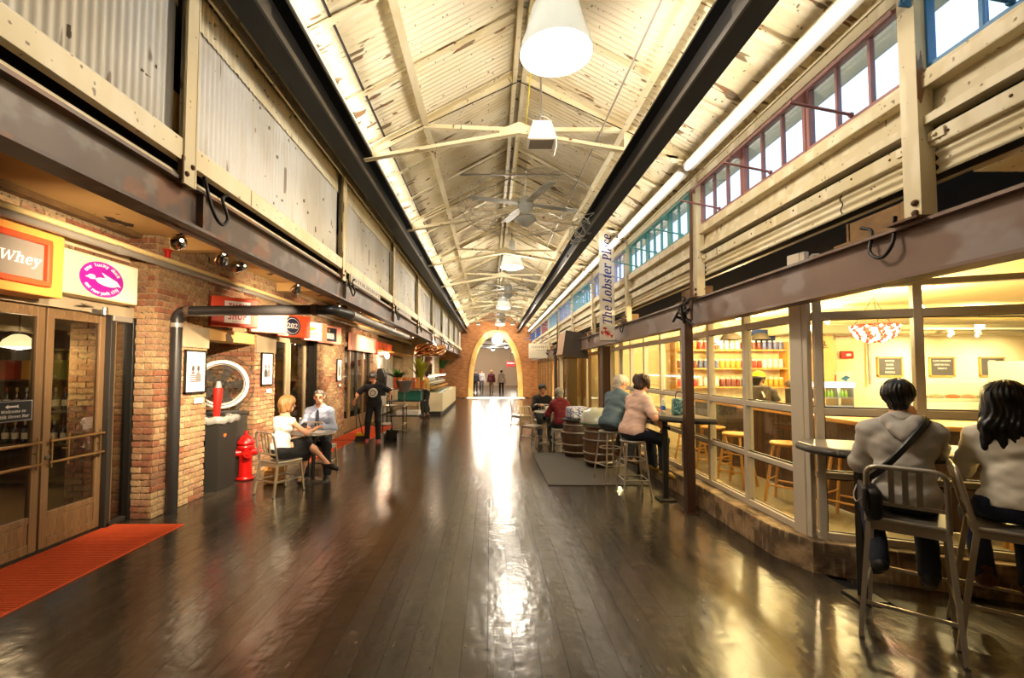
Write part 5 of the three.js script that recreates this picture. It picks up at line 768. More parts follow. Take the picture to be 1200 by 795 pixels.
function person(label, pos, ry, o) {
  const s = o.h || 1, fem = o.fem, G = thing('person', label, 'person', pos, ry), near = o.cell || 0.013, fine = o.fine || 0.006;
  const pel = at3(o.pel), lean = (o.lean || 0) * Math.PI / 180, sl = (o.side || 0), U = v3(sl, Math.cos(lean), Math.sin(lean)).normalize(), S = v3(1, -sl, 0).normalize(), Fw = new THREE.Vector3().crossVectors(S, U);
  const T = (u, x = 0, f = 0) => pel.clone().addScaledVector(U, u * s).addScaledVector(S, x * s).addScaledVector(Fw, f * s);
  const w = (fem ? 0.92 : 1) * s * (o.fat || 1), shW = fem ? 0.142 : 0.165, hip = fem ? 0.09 : 0.082;
  const hl = T(0, hip), hr = T(0, -hip), sL = T(0.432, shW), sR = T(0.432, -shW), neck = T(0.5);
  const hd = o.head || {}, hv = v3(0, 1, 0).lerp(U, 0.5).normalize(), hc = neck.clone().addScaledVector(hv, 0.175 * s).add(v3(...(hd.off || [0, 0, 0.02])));
  const hq = new THREE.Quaternion().setFromEuler(new THREE.Euler(hd.pitch || 0, hd.yaw || 0, hd.roll || 0, 'YXZ')), H = (x, y, z) => v3(x, y, z).multiplyScalar(s).applyQuaternion(hq).add(hc);
  const [eL, wL] = bend(sL, at3(o.handL), 0.28 * s, 0.25 * s, v3(...(o.elbL || [0.5, -0.7, -0.5]))), [eR, wR] = bend(sR, at3(o.handR), 0.28 * s, 0.25 * s, v3(...(o.elbR || [-0.5, -0.7, -0.5])));
  const [kL, aL] = bend(hl, at3(o.footL), 0.43 * s, 0.42 * s, v3(...(o.kneeL || [0.1, 0.3, 1]))), [kR, aR] = bend(hr, at3(o.footR), 0.43 * s, 0.42 * s, v3(...(o.kneeR || [-0.1, 0.3, 1])));
  const torso = [[T(0.02, 0.06), T(0.02, -0.06), 0.112 * w, 0.112 * w], [T(0.0), T(0.2), 0.105 * w, 0.1 * w], [T(0.17, 0.045), T(0.17, -0.045), (fem ? 0.088 : 0.1) * w, (fem ? 0.088 : 0.1) * w], [T(0.34, 0.07, 0.005), T(0.34, -0.07, 0.005), (fem ? 0.092 : 0.106) * w, (fem ? 0.092 : 0.106) * w], [T(0.415, 0.1), T(0.415, -0.1), 0.07 * w, 0.07 * w], [sL, sR, 0.045 * w, 0.045 * w], [T(0.43), T(0.5, 0, -0.005), 0.075 * w, 0.052 * w], [sL, T(0.515, 0, -0.01), 0.043 * w, 0.045 * w], [sR, T(0.515, 0, -0.01), 0.043 * w, 0.045 * w]];
  if (fem) torso.push([T(0.33, 0.06, 0.05), T(0.33, 0.06, 0.07), 0.06 * w, 0.05 * w], [T(0.33, -0.06, 0.05), T(0.33, -0.06, 0.07), 0.06 * w, 0.05 * w]);
  if (o.belly) torso.push([T(0.13, 0.03, o.belly), T(0.2, -0.03, o.belly), 0.1 * w, 0.09 * w]);
  const arm = (a, b, c) => [[a, b, 0.047 * w, 0.039 * w], [b, b.clone().lerp(c, 0.35), 0.041 * w, 0.04 * w], [b.clone().lerp(c, 0.35), c, 0.04 * w, 0.027 * w]];
  const leg = (a, b, c) => [[a, b, 0.086 * w, 0.056 * w], [b, b.clone().lerp(c, 0.35), 0.053 * w, 0.055 * w], [b.clone().lerp(c, 0.35), c, 0.055 * w, 0.034 * w]];
  const toe = (o_, d) => at3(d || [0, -0.35, 1]).normalize(), tL = toe(0, o.toeL), tR = toe(0, o.toeR);
  const foot = (a, t) => [[a.clone().add(v3(0, -0.03 * s, 0)).addScaledVector(t, -0.035 * s), a.clone().add(v3(0, -0.035 * s, 0)).addScaledVector(t, 0.1 * s), 0.036 * s, 0.033 * s], [a.clone().add(v3(0, -0.035 * s, 0)).addScaledVector(t, 0.09 * s), a.clone().add(v3(0, -0.045 * s, 0)).addScaledVector(t, 0.165 * s), 0.034 * s, 0.024 * s]];
  // hands: palm and five fingers on a finer grid
  const hand = (e, wr, side, curl) => {
    const d = (side > 0 ? o.dirL : o.dirR) ? at3(side > 0 ? o.dirL : o.dirR).normalize() : wr.clone().sub(e).normalize(); let n = at3((side > 0 ? o.palmL : o.palmR) || [0, -1, 0.1]); n.addScaledVector(d, -n.dot(d)).normalize(); const t = new THREE.Vector3().crossVectors(n, d).multiplyScalar(1).normalize(), th = side > 0 ? -1 : 1; // thumb side
    const A = (f, x, y = 0) => wr.clone().addScaledVector(d, f * s).addScaledVector(t, x * s).addScaledVector(n, y * s), pr = [[A(0, 0), A(0.03, 0), 0.026 * s, 0.026 * s], [A(0.02, 0.018), A(0.082, 0.028), 0.018 * s, 0.014 * s], [A(0.02, 0), A(0.088, 0.002), 0.019 * s, 0.015 * s], [A(0.02, -0.018), A(0.08, -0.028), 0.018 * s, 0.014 * s]];
    [[0.03, 0.085, 1, 0.9], [0.011, 0.092, 1.1, 1], [-0.009, 0.089, 1.02, 0.95], [-0.028, 0.08, 0.8, 0.85]].forEach(([x, f, l, r], i) => { let p = A(f, x * -th), ang = curl * 0.5; for (let q = 0; q < 3; q++) { const L = [0.04, 0.026, 0.02][q] * l * s, nx = p.clone().addScaledVector(d, Math.cos(ang) * L).addScaledVector(n, Math.sin(ang) * L); pr.push([p, nx, 0.0095 * r * s, 0.0085 * r * s]); p = nx; ang += curl * 0.55; } });
    const t0 = A(0.03, 0.03 * -th), t1 = A(0.062, 0.055 * -th, 0.015), t2 = A(0.09, 0.062 * -th, 0.028); pr.push([t0, t1, 0.013 * s, 0.011 * s], [t1, t2, 0.011 * s, 0.009 * s]); return meshField(pr, o.hcell || 0.005, 0.008, null, 0.02);
  };
  const headP = [[H(0, 0.024, -0.034), H(0, 0.03, 0.018), 0.08 * s, 0.077 * s], [H(0, -0.03, 0.012), H(0, -0.055, 0.026), 0.066 * s, 0.054 * s], [H(0.018, -0.088, 0.05), H(-0.018, -0.088, 0.05), 0.027 * s, 0.027 * s], [H(0, 0.012, 0.09), H(0, -0.028, 0.104), 0.009 * s, 0.014 * s], [H(0.03, 0.022, 0.075), H(-0.03, 0.022, 0.075), 0.016 * s, 0.016 * s], [H(0.02, -0.06, 0.078), H(-0.02, -0.06, 0.078), 0.011 * s, 0.011 * s]];
  for (const q of [-1, 1]) headP.push([H(q * 0.079, 0.012, -0.008), H(q * 0.078, -0.028, -0.002), 0.013 * s, 0.01 * s]);
  const neckP = [T(0.47, 0, -0.008), hc.clone().add(v3(0, -0.05 * s, 0)).addScaledVector(v3(0, 0, -1).applyQuaternion(hq), 0.022 * s), 0.058 * w, 0.056 * w];
  const bare = [...torso, neckP, ...arm(sL, eL, wL), ...arm(sR, eR, wR), ...leg(hl, kL, aL), ...leg(hr, kR, aR), ...foot(aL, tL), ...foot(aR, tR)];
  const headG = meshField([...headP, [hc.clone().lerp(neck, 0.35), hc.clone().lerp(neck, 0.75), 0.05 * w, 0.05 * w]], fine, 0.02, null, 0.02);
  // clothed limbs are kept a little slimmer so that cloth covers them
  const slim = bare.map(([a, b, r1, r2]) => [a, b, r1 - 0.004, r2 - 0.004]);
  const bodyG = merge([meshField(slim, near, 0.045), headG, hand(eL, wL, 1, o.curlL ?? 0.6), hand(eR, wR, -1, o.curlR ?? 0.6)]);
  const col = new Float32Array(bodyG.attributes.position.count * 3), sc = new THREE.Color(o.skin || 0xd8a07c), lip = new THREE.Color(0xa85a4c), lc = H(0, -0.06, 0.088); const bp = bodyG.attributes.position;
  for (let i = 0; i < bp.count; i++) { const p = v3(bp.getX(i), bp.getY(i), bp.getZ(i)), k = p.distanceTo(lc) < 0.02 * s && Math.abs(p.y - lc.y) < 0.009 ? 0.8 : 0, c = sc.clone().lerp(lip, k); col[i * 3] = c.r; col[i * 3 + 1] = c.g; col[i * 3 + 2] = c.b; }
  bodyG.setAttribute('color', new THREE.BufferAttribute(col, 3)); P(G, 'body', bodyG, SKIN);
  for (const q of [-1, 1]) { P(G, 'eye', sph(0.0095 * s, ...H(q * 0.031, 0.004, 0.081).toArray(), null, 8), EYE_M); P(G, 'eyebrow', bar(H(q * 0.018, 0.026, 0.093), H(q * 0.048, 0.024, 0.078), 0.0045 * s, 6), std(o.hair?.c || 0x2a1c12, 0.8)); }
  // top
  const tp = o.top; if (tp) {
    const inf = tp.inf ?? 0.014, sl_ = tp.sleeve ?? 1, cut = (arr, f) => { if (f >= 1) return arr; if (f <= 0) return []; const n = arr.length * f, out = []; arr.forEach((p, i) => { const t = clamp(n - i, 0, 1); if (t > 0) out.push([p[0], p[0].clone().lerp(p[1], t), p[2], lerp(p[2], p[3], t)]); }); return out; };
    const armsC = (a, b, c) => { const f = sl_ > 0.5 ? 1 : sl_ * 2, out = sl_ > 0 ? [[a, a.clone().lerp(b, f), 0.048 * w, 0.044 * w]] : []; if (sl_ > 0.5) out.push([b, b.clone().lerp(c, (sl_ - 0.5) * 2 * 0.97), 0.044 * w, 0.034 * w]); return out; };
    const pr = [...(tp.notorso ? [] : torso), ...(tp.extra ? tp.extra(T) : []), ...armsC(sL, eL, wL), ...armsC(sR, eR, wR)].map(([a, b, r1, r2]) => [a, b, r1 + inf, r2 + inf]), hem = T(tp.hem ?? -0.04), nk = T(tp.neckAt ?? 0.57), nA = T(0.5, 0, 0.012), nB = hc.clone(), nD = nB.clone().sub(nA), nr = tp.neckAt ? 0 : 0.058 * w;
    P(G, tp.name || 'shirt', meshField(pr, near, 0.04, (d, x, y, z) => { const p = v3(x, y, z); let e = Math.max(d + folds(x, y, z) * (tp.fold ?? 1), -p.clone().sub(hem).dot(U)); const q = v3(x, y, z).sub(nA), tt = clamp(q.dot(nD) / nD.lengthSq(), 0, 1); e = Math.max(e, nr - q.addScaledVector(nD, -tt).length()); e = Math.max(e, p.sub(nk).dot(U)); return e; }), tp.mat || std(tp.c, 0.85));
    if (tp.collar) P(G, 'collar', xf(new THREE.TorusGeometry(0.058 * w, 0.014, 8, 24), T(0.5, 0, 0.0).toArray(), [Math.PI / 2 + lean, 0, 0]), tp.mat || std(tp.c, 0.85));
    if (tp.hood) P(G, 'hood', meshField([[T(0.5, 0.07, -0.07), T(0.43, 0.0, -0.125), 0.04, 0.045], [T(0.5, -0.07, -0.07), T(0.43, 0, -0.125), 0.04, 0.045], [T(0.52, 0.08, 0.02), T(0.5, 0.07, -0.07), 0.025, 0.04], [T(0.52, -0.08, 0.02), T(0.5, -0.07, -0.07), 0.025, 0.04], [T(0.44, 0.05, -0.12), T(0.39, 0, -0.15), 0.035, 0.03], [T(0.44, -0.05, -0.12), T(0.39, 0, -0.15), 0.035, 0.03]], 0.01, 0.03), tp.mat || std(tp.c, 0.85));
  }
  const bt = o.bottom; if (bt) {
    const m = std(bt.c, 0.85), wst = T(bt.waist ?? 0.1); let pr;
    if (bt.skirt) { const kk = bt.len ?? 1, q = (a, b) => a.clone().lerp(b, kk); pr = [torso[0], torso[1], [hl, q(hl, kL), 0.1 * w, 0.09 * w], [hr, q(hr, kR), 0.1 * w, 0.09 * w], [T(0), q(hl, kL).lerp(q(hr, kR), 0.5), 0.11 * w, 0.1 * w]]; if (bt.drop) pr.push([kL, kL.clone().lerp(aL, bt.drop), 0.1 * w, 0.11 * w], [kR, kR.clone().lerp(aR, bt.drop), 0.1 * w, 0.11 * w], [kL.clone().lerp(kR, 0.5), kL.clone().lerp(kR, 0.5).lerp(aL.clone().lerp(aR, 0.5), bt.drop), 0.1 * w, 0.11 * w]); }
    else { const lg = (a, b, c) => [[a, b, 0.088 * w, 0.062 * w], [b, b.clone().lerp(c, bt.len ?? 0.97), 0.06 * w, 0.052 * w]]; pr = [torso[0], torso[1], ...lg(hl, kL, aL), ...lg(hr, kR, aR)]; }
    pr = pr.map(([a, b, r1, r2]) => [a, b, r1 + 0.011, r2 + 0.011]);
    P(G, bt.skirt ? 'skirt' : 'trousers', meshField(pr, near, 0.035, (d, x, y, z) => { const q = v3(x, y, z).sub(wst); return q.dot(Fw) > 0.15 * s || Math.hypot(q.dot(S), q.dot(Fw)) > 0.26 * s ? d + folds(x, y, z) * 0.6 : Math.max(d + folds(x, y, z) * 0.6, q.dot(U)); }), m);
  }
  const sh = o.shoes; if (sh) for (const [a, t] of [[aL, tL], [aR, tR]]) { const ps = foot(a, t).map(([p, q, r1, r2]) => [p, q, r1 + 0.011, r2 + 0.011]); if (sh.high) ps.push([a.clone().add(v3(0, -0.02, 0)), a.clone().add(v3(0, 0.05, 0)), 0.045, 0.043]); P(G, 'shoe', meshField(ps, Math.min(near, 0.011), 0.02, sh.low ? (d, x, y, z) => Math.max(d, y - (a.y - 0.02)) : null), std(sh.c, 0.6)); }
  const hr_ = o.hair; if (hr_) {
    const m = std(hr_.c, hr_.r ?? 0.55), inf = hr_.inf ?? 0.014, pr = [[H(0, 0.028, -0.036), H(0, 0.034, 0.016), 0.08 * s + inf, 0.077 * s + inf], [H(0, -0.062, -0.04), H(0, 0.0, -0.036), 0.045 * s + inf, 0.076 * s + inf]];
    if (hr_.bob) for (const q of [-1, 1]) pr.push([H(q * 0.075, 0.01, 0.0), H(q * 0.08, -0.08, -0.01), 0.035, 0.03], [H(q * 0.04, -0.02, -0.07), H(q * 0.045, -0.1, -0.06), 0.05, 0.04]);
    if (hr_.long) { for (const q of [-1.4, -0.7, 0, 0.7, 1.4]) pr.push([H(q * 0.05, 0.02, -0.06), H(q * 0.075, -0.18, -0.085), 0.05, 0.05], [H(q * 0.075, -0.18, -0.085), H(q * 0.085 + 0.02 * Math.sin(q * 5), -0.34 - 0.03 * Math.sin(q * 3), -0.1), 0.05, 0.02]); }
    if (hr_.bun) pr.push([H(0, 0.06, -0.11), H(0, 0.09, -0.13), 0.045, 0.04]); if (hr_.tail) pr.push([H(0, 0.04, -0.1), H(0, 0.0, -0.19), 0.035, 0.045]);
    if (hr_.curl) for (let i = 0; i < 22; i++) { const a = i * 2.4, b = -0.3 + (i % 7) * 0.2; pr.push([H(Math.cos(a) * 0.085, b * 0.1, -0.02 + Math.sin(a) * 0.085), H(Math.cos(a) * 0.095, b * 0.1 - 0.03, -0.02 + Math.sin(a) * 0.095), 0.03, 0.026]); }
    const fc = H(0, -0.045, 0.1), fr = (hr_.face ?? 0.098) * s, nkc = H(0, -0.16, -0.01);
    P(G, 'hair', meshField(pr, fine, 0.02, (d, x, y, z) => { const p = v3(x, y, z); const an = Math.atan2(x - hc.x, z - hc.z + 0.02), e0 = d + 0.0028 * Math.sin(an * 27 + 3 * Math.sin(y * 25)) + 0.002 * Math.sin(an * 11 + y * 40); let e = Math.max(e0, fr - p.distanceTo(fc)); if (!hr_.long && !hr_.bob && !hr_.curl) { e = Math.max(e, 0.06 * s - p.distanceTo(nkc)); } return e; }, 0.02), m);
  }
  if (o.cap) { P(G, 'cap', meshField([[H(0, 0.035, -0.02), H(0, 0.04, 0.015), 0.104 * s, 0.095 * s], [H(0.03, 0.045, 0.1), H(-0.03, 0.045, 0.1), 0.03, 0.03]], fine, 0.02, (d, x, y, z) => Math.max(d, v3(x, y, z).sub(H(0, 0.028, 0)).dot(v3(0, -1, 0).applyQuaternion(hq)))), std(o.cap, 0.8)); }
  G.userData.j = undefined; delete G.userData.j; return { G, T, H, wL, wR, eL, eR, kL, kR, aL, aR, sL, sR, hc, U, Fw };
}
const folds = (x, y, z) => 0.0022 * Math.sin(62 * y + 16 * Math.abs(x) + 3 * Math.sin(11 * z + 7 * x)) + 0.0016 * Math.sin(95 * y - 60 * Math.abs(x) + 3 * Math.sin(13 * z)) + 0.0012 * Math.sin(60 * x + 25 * y);
const SKIN = std(0xffffff, 0.55, { vertexColors: true }), EYE_M = std(0x1c1410, 0.25);
const face = (fx, fd) => Math.atan2(fx, -fd);
// ================================================================ FURNITURE
// metal slat-back chair; local +z is the front, origin on the floor under the seat
function navyChair(h = 0.46, o = {}) {
  const g = new THREE.Group(), m = o.m || M.alu, tr = 0.013, w = 0.19, bt = h + (o.back || 0.4), bar_ = h > 0.6, sp = bar_ ? 0.05 : 0.025;
  P(g, 'seat', (() => { const q = rbox(0.4, 0.03, 0.4, 0.013, 0, h - 0.012, 0.0, null, 3), p = q.attributes.position; for (let i = 0; i < p.count; i++) { const x = p.getX(i), z = p.getZ(i); p.setY(i, p.getY(i) - 0.012 * Math.exp(-(x * x + z * z) / 0.02)); } q.computeVertexNormals(); return q; })(), m);
  P(g, 'seat_apron', merge([rbox(0.38, 0.045, 0.012, 0.004, 0, h - 0.04, 0.185), rbox(0.38, 0.06, 0.014, 0.004, 0, h - 0.05, -0.185), rbox(0.012, 0.045, 0.36, 0.004, 0.185, h - 0.04, 0), rbox(0.012, 0.045, 0.36, 0.004, -0.185, h - 0.04, 0)]), m);
  for (const s of [-1, 1]) { P(g, 'leg', beam([s * 0.18, h - 0.03, 0.18], [s * (0.18 + sp * 0.7), 0.008, 0.2 + sp], 0.026, 0.024), m); P(g, 'leg', beam([s * 0.185, h - 0.03, -0.19], [s * (0.185 + sp), 0.008, -0.23 - sp * 1.2], 0.028, 0.026), m); for (const f of [0.2 + sp, -0.23 - sp * 1.2]) P(g, 'foot_glide', cyl(0.014, 0.016, 0.016, s * (0.18 + sp * (f > 0 ? 0.7 : 1)), 0.008, f, 12), M.black); }
  P(g, 'back_frame', pipe([[w, h - 0.03, -0.19], [w - 0.005, bt, -0.27], [-w + 0.005, bt, -0.27], [-w, h - 0.03, -0.19]], 0.015, 0.07, 12), m);
  P(g, 'back_rail', beam([-w, h + 0.1, -0.215], [w, h + 0.1, -0.215], 0.014, 0.022), m);
  for (const x of [-0.065, 0, 0.065]) P(g, 'back_slat', beam([x, h + 0.1, -0.215], [x, bt, -0.27], 0.03, 0.008, [0, 0, 1]), m);
  const rail = (y, a, b) => beam(a, b, 0.014, 0.02);
  const ys = bar_ ? [0.28, 0.28] : [0.2, 0.2], k = 1 - ys[0] / h, fx = 0.18 + sp * 0.7 * k, fz = 0.19 + sp * k, bx = 0.185 + sp * k, bz = -0.2 - (0.03 + sp * 1.2) * k;
  for (const s of [-1, 1]) P(g, 'stretcher', rail(0, [s * fx, ys[0], fz], [s * bx, ys[0], bz]), m);
  P(g, 'stretcher', rail(0, [-fx, ys[0] + (bar_ ? 0.03 : 0), fz], [fx, ys[0] + (bar_ ? 0.03 : 0), fz]), m); P(g, 'stretcher', rail(0, [-bx, ys[0] - (bar_ ? 0.06 : 0), bz], [bx, ys[0] - (bar_ ? 0.06 : 0), bz]), m);
  return g;
}
const chairLow = navyChair(), chairBar = navyChair(0.75, { back: 0.34, m: M.aluBar });
let lowUsed = false, barUsed = false;
function putChair(src, first, name, label, x, d, ry, group) { const c = first ? src : src.clone(); c.name = nm(name); c.position.set(x, 0, -d); c.rotation.y = ry; scene.add(c); return tag(c, label, 'chair', group); }
putChair(chairLow, true, 'metal_chair', 'brushed aluminium slat back chair under the woman in white', -2.93, 6.42, face(0.48, 0.88));
putChair(chairLow, false, 'metal_chair', 'aluminium chair under the man in a tie', -2.83, 7.62, face(0.08, -1));
putChair(chairLow, false, 'metal_chair', 'aluminium slat back chair under the person in maroon', 1.5, 9.75, face(-0.08, 1));
putChair(chairLow, false, 'metal_chair', 'empty aluminium chair beside the person in maroon', 0.98, 10.3, face(0.7, 0.7));
putChair(chairLow, false, 'metal_chair', 'aluminium chair under the man in black', 1.27, 11.45, face(0.1, -1));
putChair(chairLow, false, 'metal_chair', 'empty aluminium chair by the grey folded stand near the arch', 0.85, 12.6, face(0.5, 0.8));
putChair(chairBar, true, 'bar_chair', 'tall aluminium slat back bar chair under the youth in a grey hoodie', 2.73, 3.03, face(0.67, 0.74));
putChair(chairBar, false, 'bar_chair', 'tall aluminium slat back bar chair under the long haired woman', 3.21, 2.82, face(0.77, 0.64));
putLater.forEach(([x, d, l]) => putChair(chairLow, false, 'metal_chair', l + ' pale metal chair beyond the arch beside the tan wall', x, d, face(-0.5, 0.8)));
// round pedestal tables
function roundTable(label, x, d, r, h) { const t = thing('round_table', label, 'table', [x, 0, -d]); P(t, 'table_top', lathe([[0, h], [r - 0.01, h], [r, h - 0.008], [r, h - 0.028], [r - 0.01, h - 0.035], [0, h - 0.03]], 44), std(0xb9b4aa, 0.3, { metalness: 0.5 })); P(t, 'edge_band', xf(new THREE.TorusGeometry(r, 0.012, 8, 48), [0, h - 0.018, 0], [Math.PI / 2, 0, 0]), M.alu); P(t, 'pedestal', cyl(0.03, 0.03, h - 0.05, 0, h / 2, 0, 18), M.dark); P(t, 'base', lathe([[0, 0.03], [0.05, 0.03], [r * 0.7, 0.014], [r * 0.72, 0], [0, 0]], 36), M.steel); return t; }
roundTable('small round metal table between the woman in white and the man in a tie', -2.72, 7.04, 0.32, 0.755);
roundTable('round metal table shared by the man in black and the person in maroon', 1.38, 10.6, 0.36, 0.755);
// things on the tables
const bottleG = lathe([[0, 0], [0.03, 0], [0.032, 0.015], [0.032, 0.13], [0.014, 0.18], [0.013, 0.2], [0, 0.2]], 18);
function waterBottle(label, x, y, d) { const b = one('water_bottle', label, 'bottle', bottleG, new THREE.MeshPhysicalMaterial({ color: 0xe8f2f6, roughness: 0.08, transmission: 0.85, thickness: 0, ior: 1.4 }), [x, y, -d]); P(b, 'cap', cyl(0.015, 0.015, 0.02, 0, 0.205, 0, 14), M.white); P(b, 'bottle_label', cyl(0.0325, 0.0325, 0.055, 0, 0.085, 0, 18), std(0x3a62b4, 0.5)); }
const cupG = lathe([[0, 0], [0.03, 0], [0.042, 0.12], [0.039, 0.12], [0.028, 0.008], [0, 0.008]], 20);
function cup(label, x, y, d, c = 0xf0ece2, sleeve) { const t = one('paper_cup', label, 'cup', cupG, std(c, 0.6), [x, y, -d]); P(t, 'lid', lathe([[0, 0.135], [0.036, 0.135], [0.044, 0.122], [0.044, 0.115], [0, 0.118]], 20), sleeve ? M.white : M.black); if (sleeve) P(t, 'sleeve', lathe([[0.0345, 0.03], [0.0415, 0.1], [0.0425, 0.1], [0.0355, 0.03]], 20), std(sleeve, 0.8)); }
waterBottle('water bottle on the table in front of the man in a tie', -2.92, 0.756, 7.02); cup('dark cup on the table beside the water bottle', -2.83, 0.756, 6.95, 0x3a342c);
one('magazine', 'open printed sheet on the table in front of the man in a tie', 'magazine', box(0.22, 0.006, 0.28, 0, 0.004, 0), M.paper, [-2.64, 0.756, -7.0], 0.3);
cup('white cup on the far table in front of the man in black', 1.3, 0.756, 10.6); one('sandwich_plate', 'plate of food on the far table', 'plate', lathe([[0, 0], [0.07, 0], [0.11, 0.015], [0.11, 0.02], [0, 0.008]], 24), M.white, [1.45, 0.756, -10.68]); one('sandwich', 'sandwich on the plate at the far table', 'food', rbox(0.12, 0.05, 0.08, 0.02), std(0xc08a4e, 0.8), [1.45, 0.79, -10.68], 0.4);
// bar ledge 1 beside the hall front, with a curved nose
{
  const t = thing('bar_ledge', 'grey bar ledge with a curved nose fixed to the hall shop front', 'bar ledge', [0, 0, 0]);
  const pts = []; for (let i = 0; i <= 20; i++) { const a = i / 20 * Math.PI / 2; pts.push([2.74 - 0.66 * Math.sin(a), 8.0 - 0.75 * (1 - Math.cos(a))]); } pts.push([2.08, 6.4]); for (let i = 1; i <= 10; i++) { const a = i / 10 * Math.PI / 2; pts.push([2.08 + 0.62 * (1 - Math.cos(a)) + 0.04 * i / 10, 6.4 - 0.85 * Math.sin(a)]); }
  const g = ext(pts, 0.035, 0.006); g.rotateX(-Math.PI / 2); g.translate(0, 1.085, 0); P(t, 'ledge_top', g, std(0x6f6a5e, 0.35)); const e = tube(pts.map(([x, d]) => [x, 1.06, -d]), 0.022, 80, 8); P(t, 'edge_band', e, M.black);
  for (const [x, d] of [[2.3, 6.05], [2.35, 7.3]]) { P(t, 'leg', rbox(0.06, 1.04, 0.06, 0.006, x, 0.53, -d), M.black); P(t, 'leg_foot', rbox(0.22, 0.02, 0.22, 0.006, x, 0.012, -d), M.black); } P(t, 'under_rail', beam([2.3, 0.95, -5.9], [2.35, 0.95, -7.4], 0.03, 0.04), M.black);
  waterBottle('water bottle on the ledge beside the teal bag', 2.32, 1.108, 6.15); cup('coffee cup with a brown sleeve on the ledge by the seated woman', 2.3, 1.108, 6.75, 0xf0ece2, 0x9a6a3a);
  const b = one('gift_bag', 'teal patterned bag standing on the ledge', 'bag', (() => { const q = rbox(0.18, 0.22, 0.12, 0.03, 0, 0.11, 0, null, 4), p = q.attributes.position; for (let i = 0; i < p.count; i++) { p.setX(i, p.getX(i) * (1 + 0.1 * Math.sin(p.getY(i) * 40)) * (1 - p.getY(i) * 0.6)); } q.computeVertexNormals(); return q; })(), std(0xffffff, 0.7, { map: tex(128, 128, (u, v) => mixc(hex(0x2a6a72), hex(0xb8c8b0), fbm(u, v, 8, 8, 3, 3) > 0.55 ? 0.7 : 0), [1, 1]) }), [2.5, 1.108, -6.05]); P(b, 'handle', tube([[-0.05, 0.2, 0.0], [-0.04, 0.29, 0], [0.04, 0.29, 0], [0.05, 0.2, 0]], 0.006, 16, 6), M.dark);
}
// bar ledge 2 along the angled front
{
  const t = thing('bar_ledge', 'dark edged bar ledge along the angled glass where the couple sit', 'bar ledge', [0, 0, 0]), q = (a, n) => [2.82 + pT[0] * a + pN[0] * n, 3.99 + pT[1] * a + pN[1] * n], pts = [q(-0.05, -0.06)];
  for (let i = 0; i <= 12; i++) { const a = Math.PI / 2 + i / 12 * Math.PI / 2; pts.push(q(0.02 - 0.0 + 0.28 * Math.cos(a) + 0.03, -0.62 + 0.56 * (1 - Math.sin(a)) * 0 - 0.0 + 0.28 - 0.28 * Math.sin(a) + 0.0)); }
  const A = [q(-0.12, -0.08), q(-0.17, -0.26), q(-0.12, -0.46), q(0.02, -0.6), q(0.2, -0.62), q(3.9, -0.62), q(3.9, -0.06), q(0, -0.06)];
  const g = ext(A, 0.035, 0.008); g.rotateX(-Math.PI / 2); g.translate(0, 1.085, 0); P(t, 'ledge_top', g, std(0x8a8274, 0.35)); P(t, 'edge_band', tube(A.slice(0, 6).map(([x, d]) => [x, 1.07, -d]), 0.026, 90, 8, false, 0.2), std(0x3c362e, 0.5));
  for (const a of [0.17, 1.5, 2.9]) { const p = q(a, -0.5); P(t, 'leg', rbox(0.075, 1.04, 0.05, 0.006, p[0], 0.53, -p[1], [0, -ANG, 0]), M.black); P(t, 'leg_foot', rbox(0.2, 0.02, 0.2, 0.006, p[0], 0.012, -p[1]), M.black); }
  const p = q(1.0, -0.35); cup('white paper cup on the ledge in front of the long haired woman', p[0], 1.11, p[1]);
}
// backless metal stools
{
  const g = new THREE.Group(), h = 0.76; P(g, 'seat', lathe([[0, h - 0.008], [0.12, h - 0.004], [0.165, h], [0.175, h - 0.012], [0.165, h - 0.035], [0, h - 0.03]], 32), M.alu);
  const c = [[1, 1], [1, -1], [-1, -1], [-1, 1]], at = (q, y) => { const k = lerp(0.185, 0.11, y / h); return [q[0] * k, y, q[1] * k]; };
  c.forEach((q) => { P(g, 'leg', bar(at(q, 0.0), at(q, h - 0.03), 0.013, 10), M.alu); }); c.forEach((q, i) => P(g, 'footrest', bar(at(q, 0.24), at(c[(i + 1) % 4], 0.24), 0.009, 8), M.alu)); P(g, 'foot_ring', xf(new THREE.TorusGeometry(0.155, 0.008, 8, 36), [0, 0.5, 0], [Math.PI / 2, 0, 0]), M.alu);
  g.name = nm('bar_stool'); g.position.set(1.93, 0, -6.22); scene.add(g); tag(g, 'round aluminium bar stool under the woman in pale pink', 'stool', 'aluminium bar stools'); const k = g.clone(); k.name = nm('bar_stool'); k.position.set(1.86, 0, -7.15); k.rotation.y = 0.3; scene.add(k); tag(k, 'round aluminium bar stool under the white haired man', 'stool', 'aluminium bar stools');
}
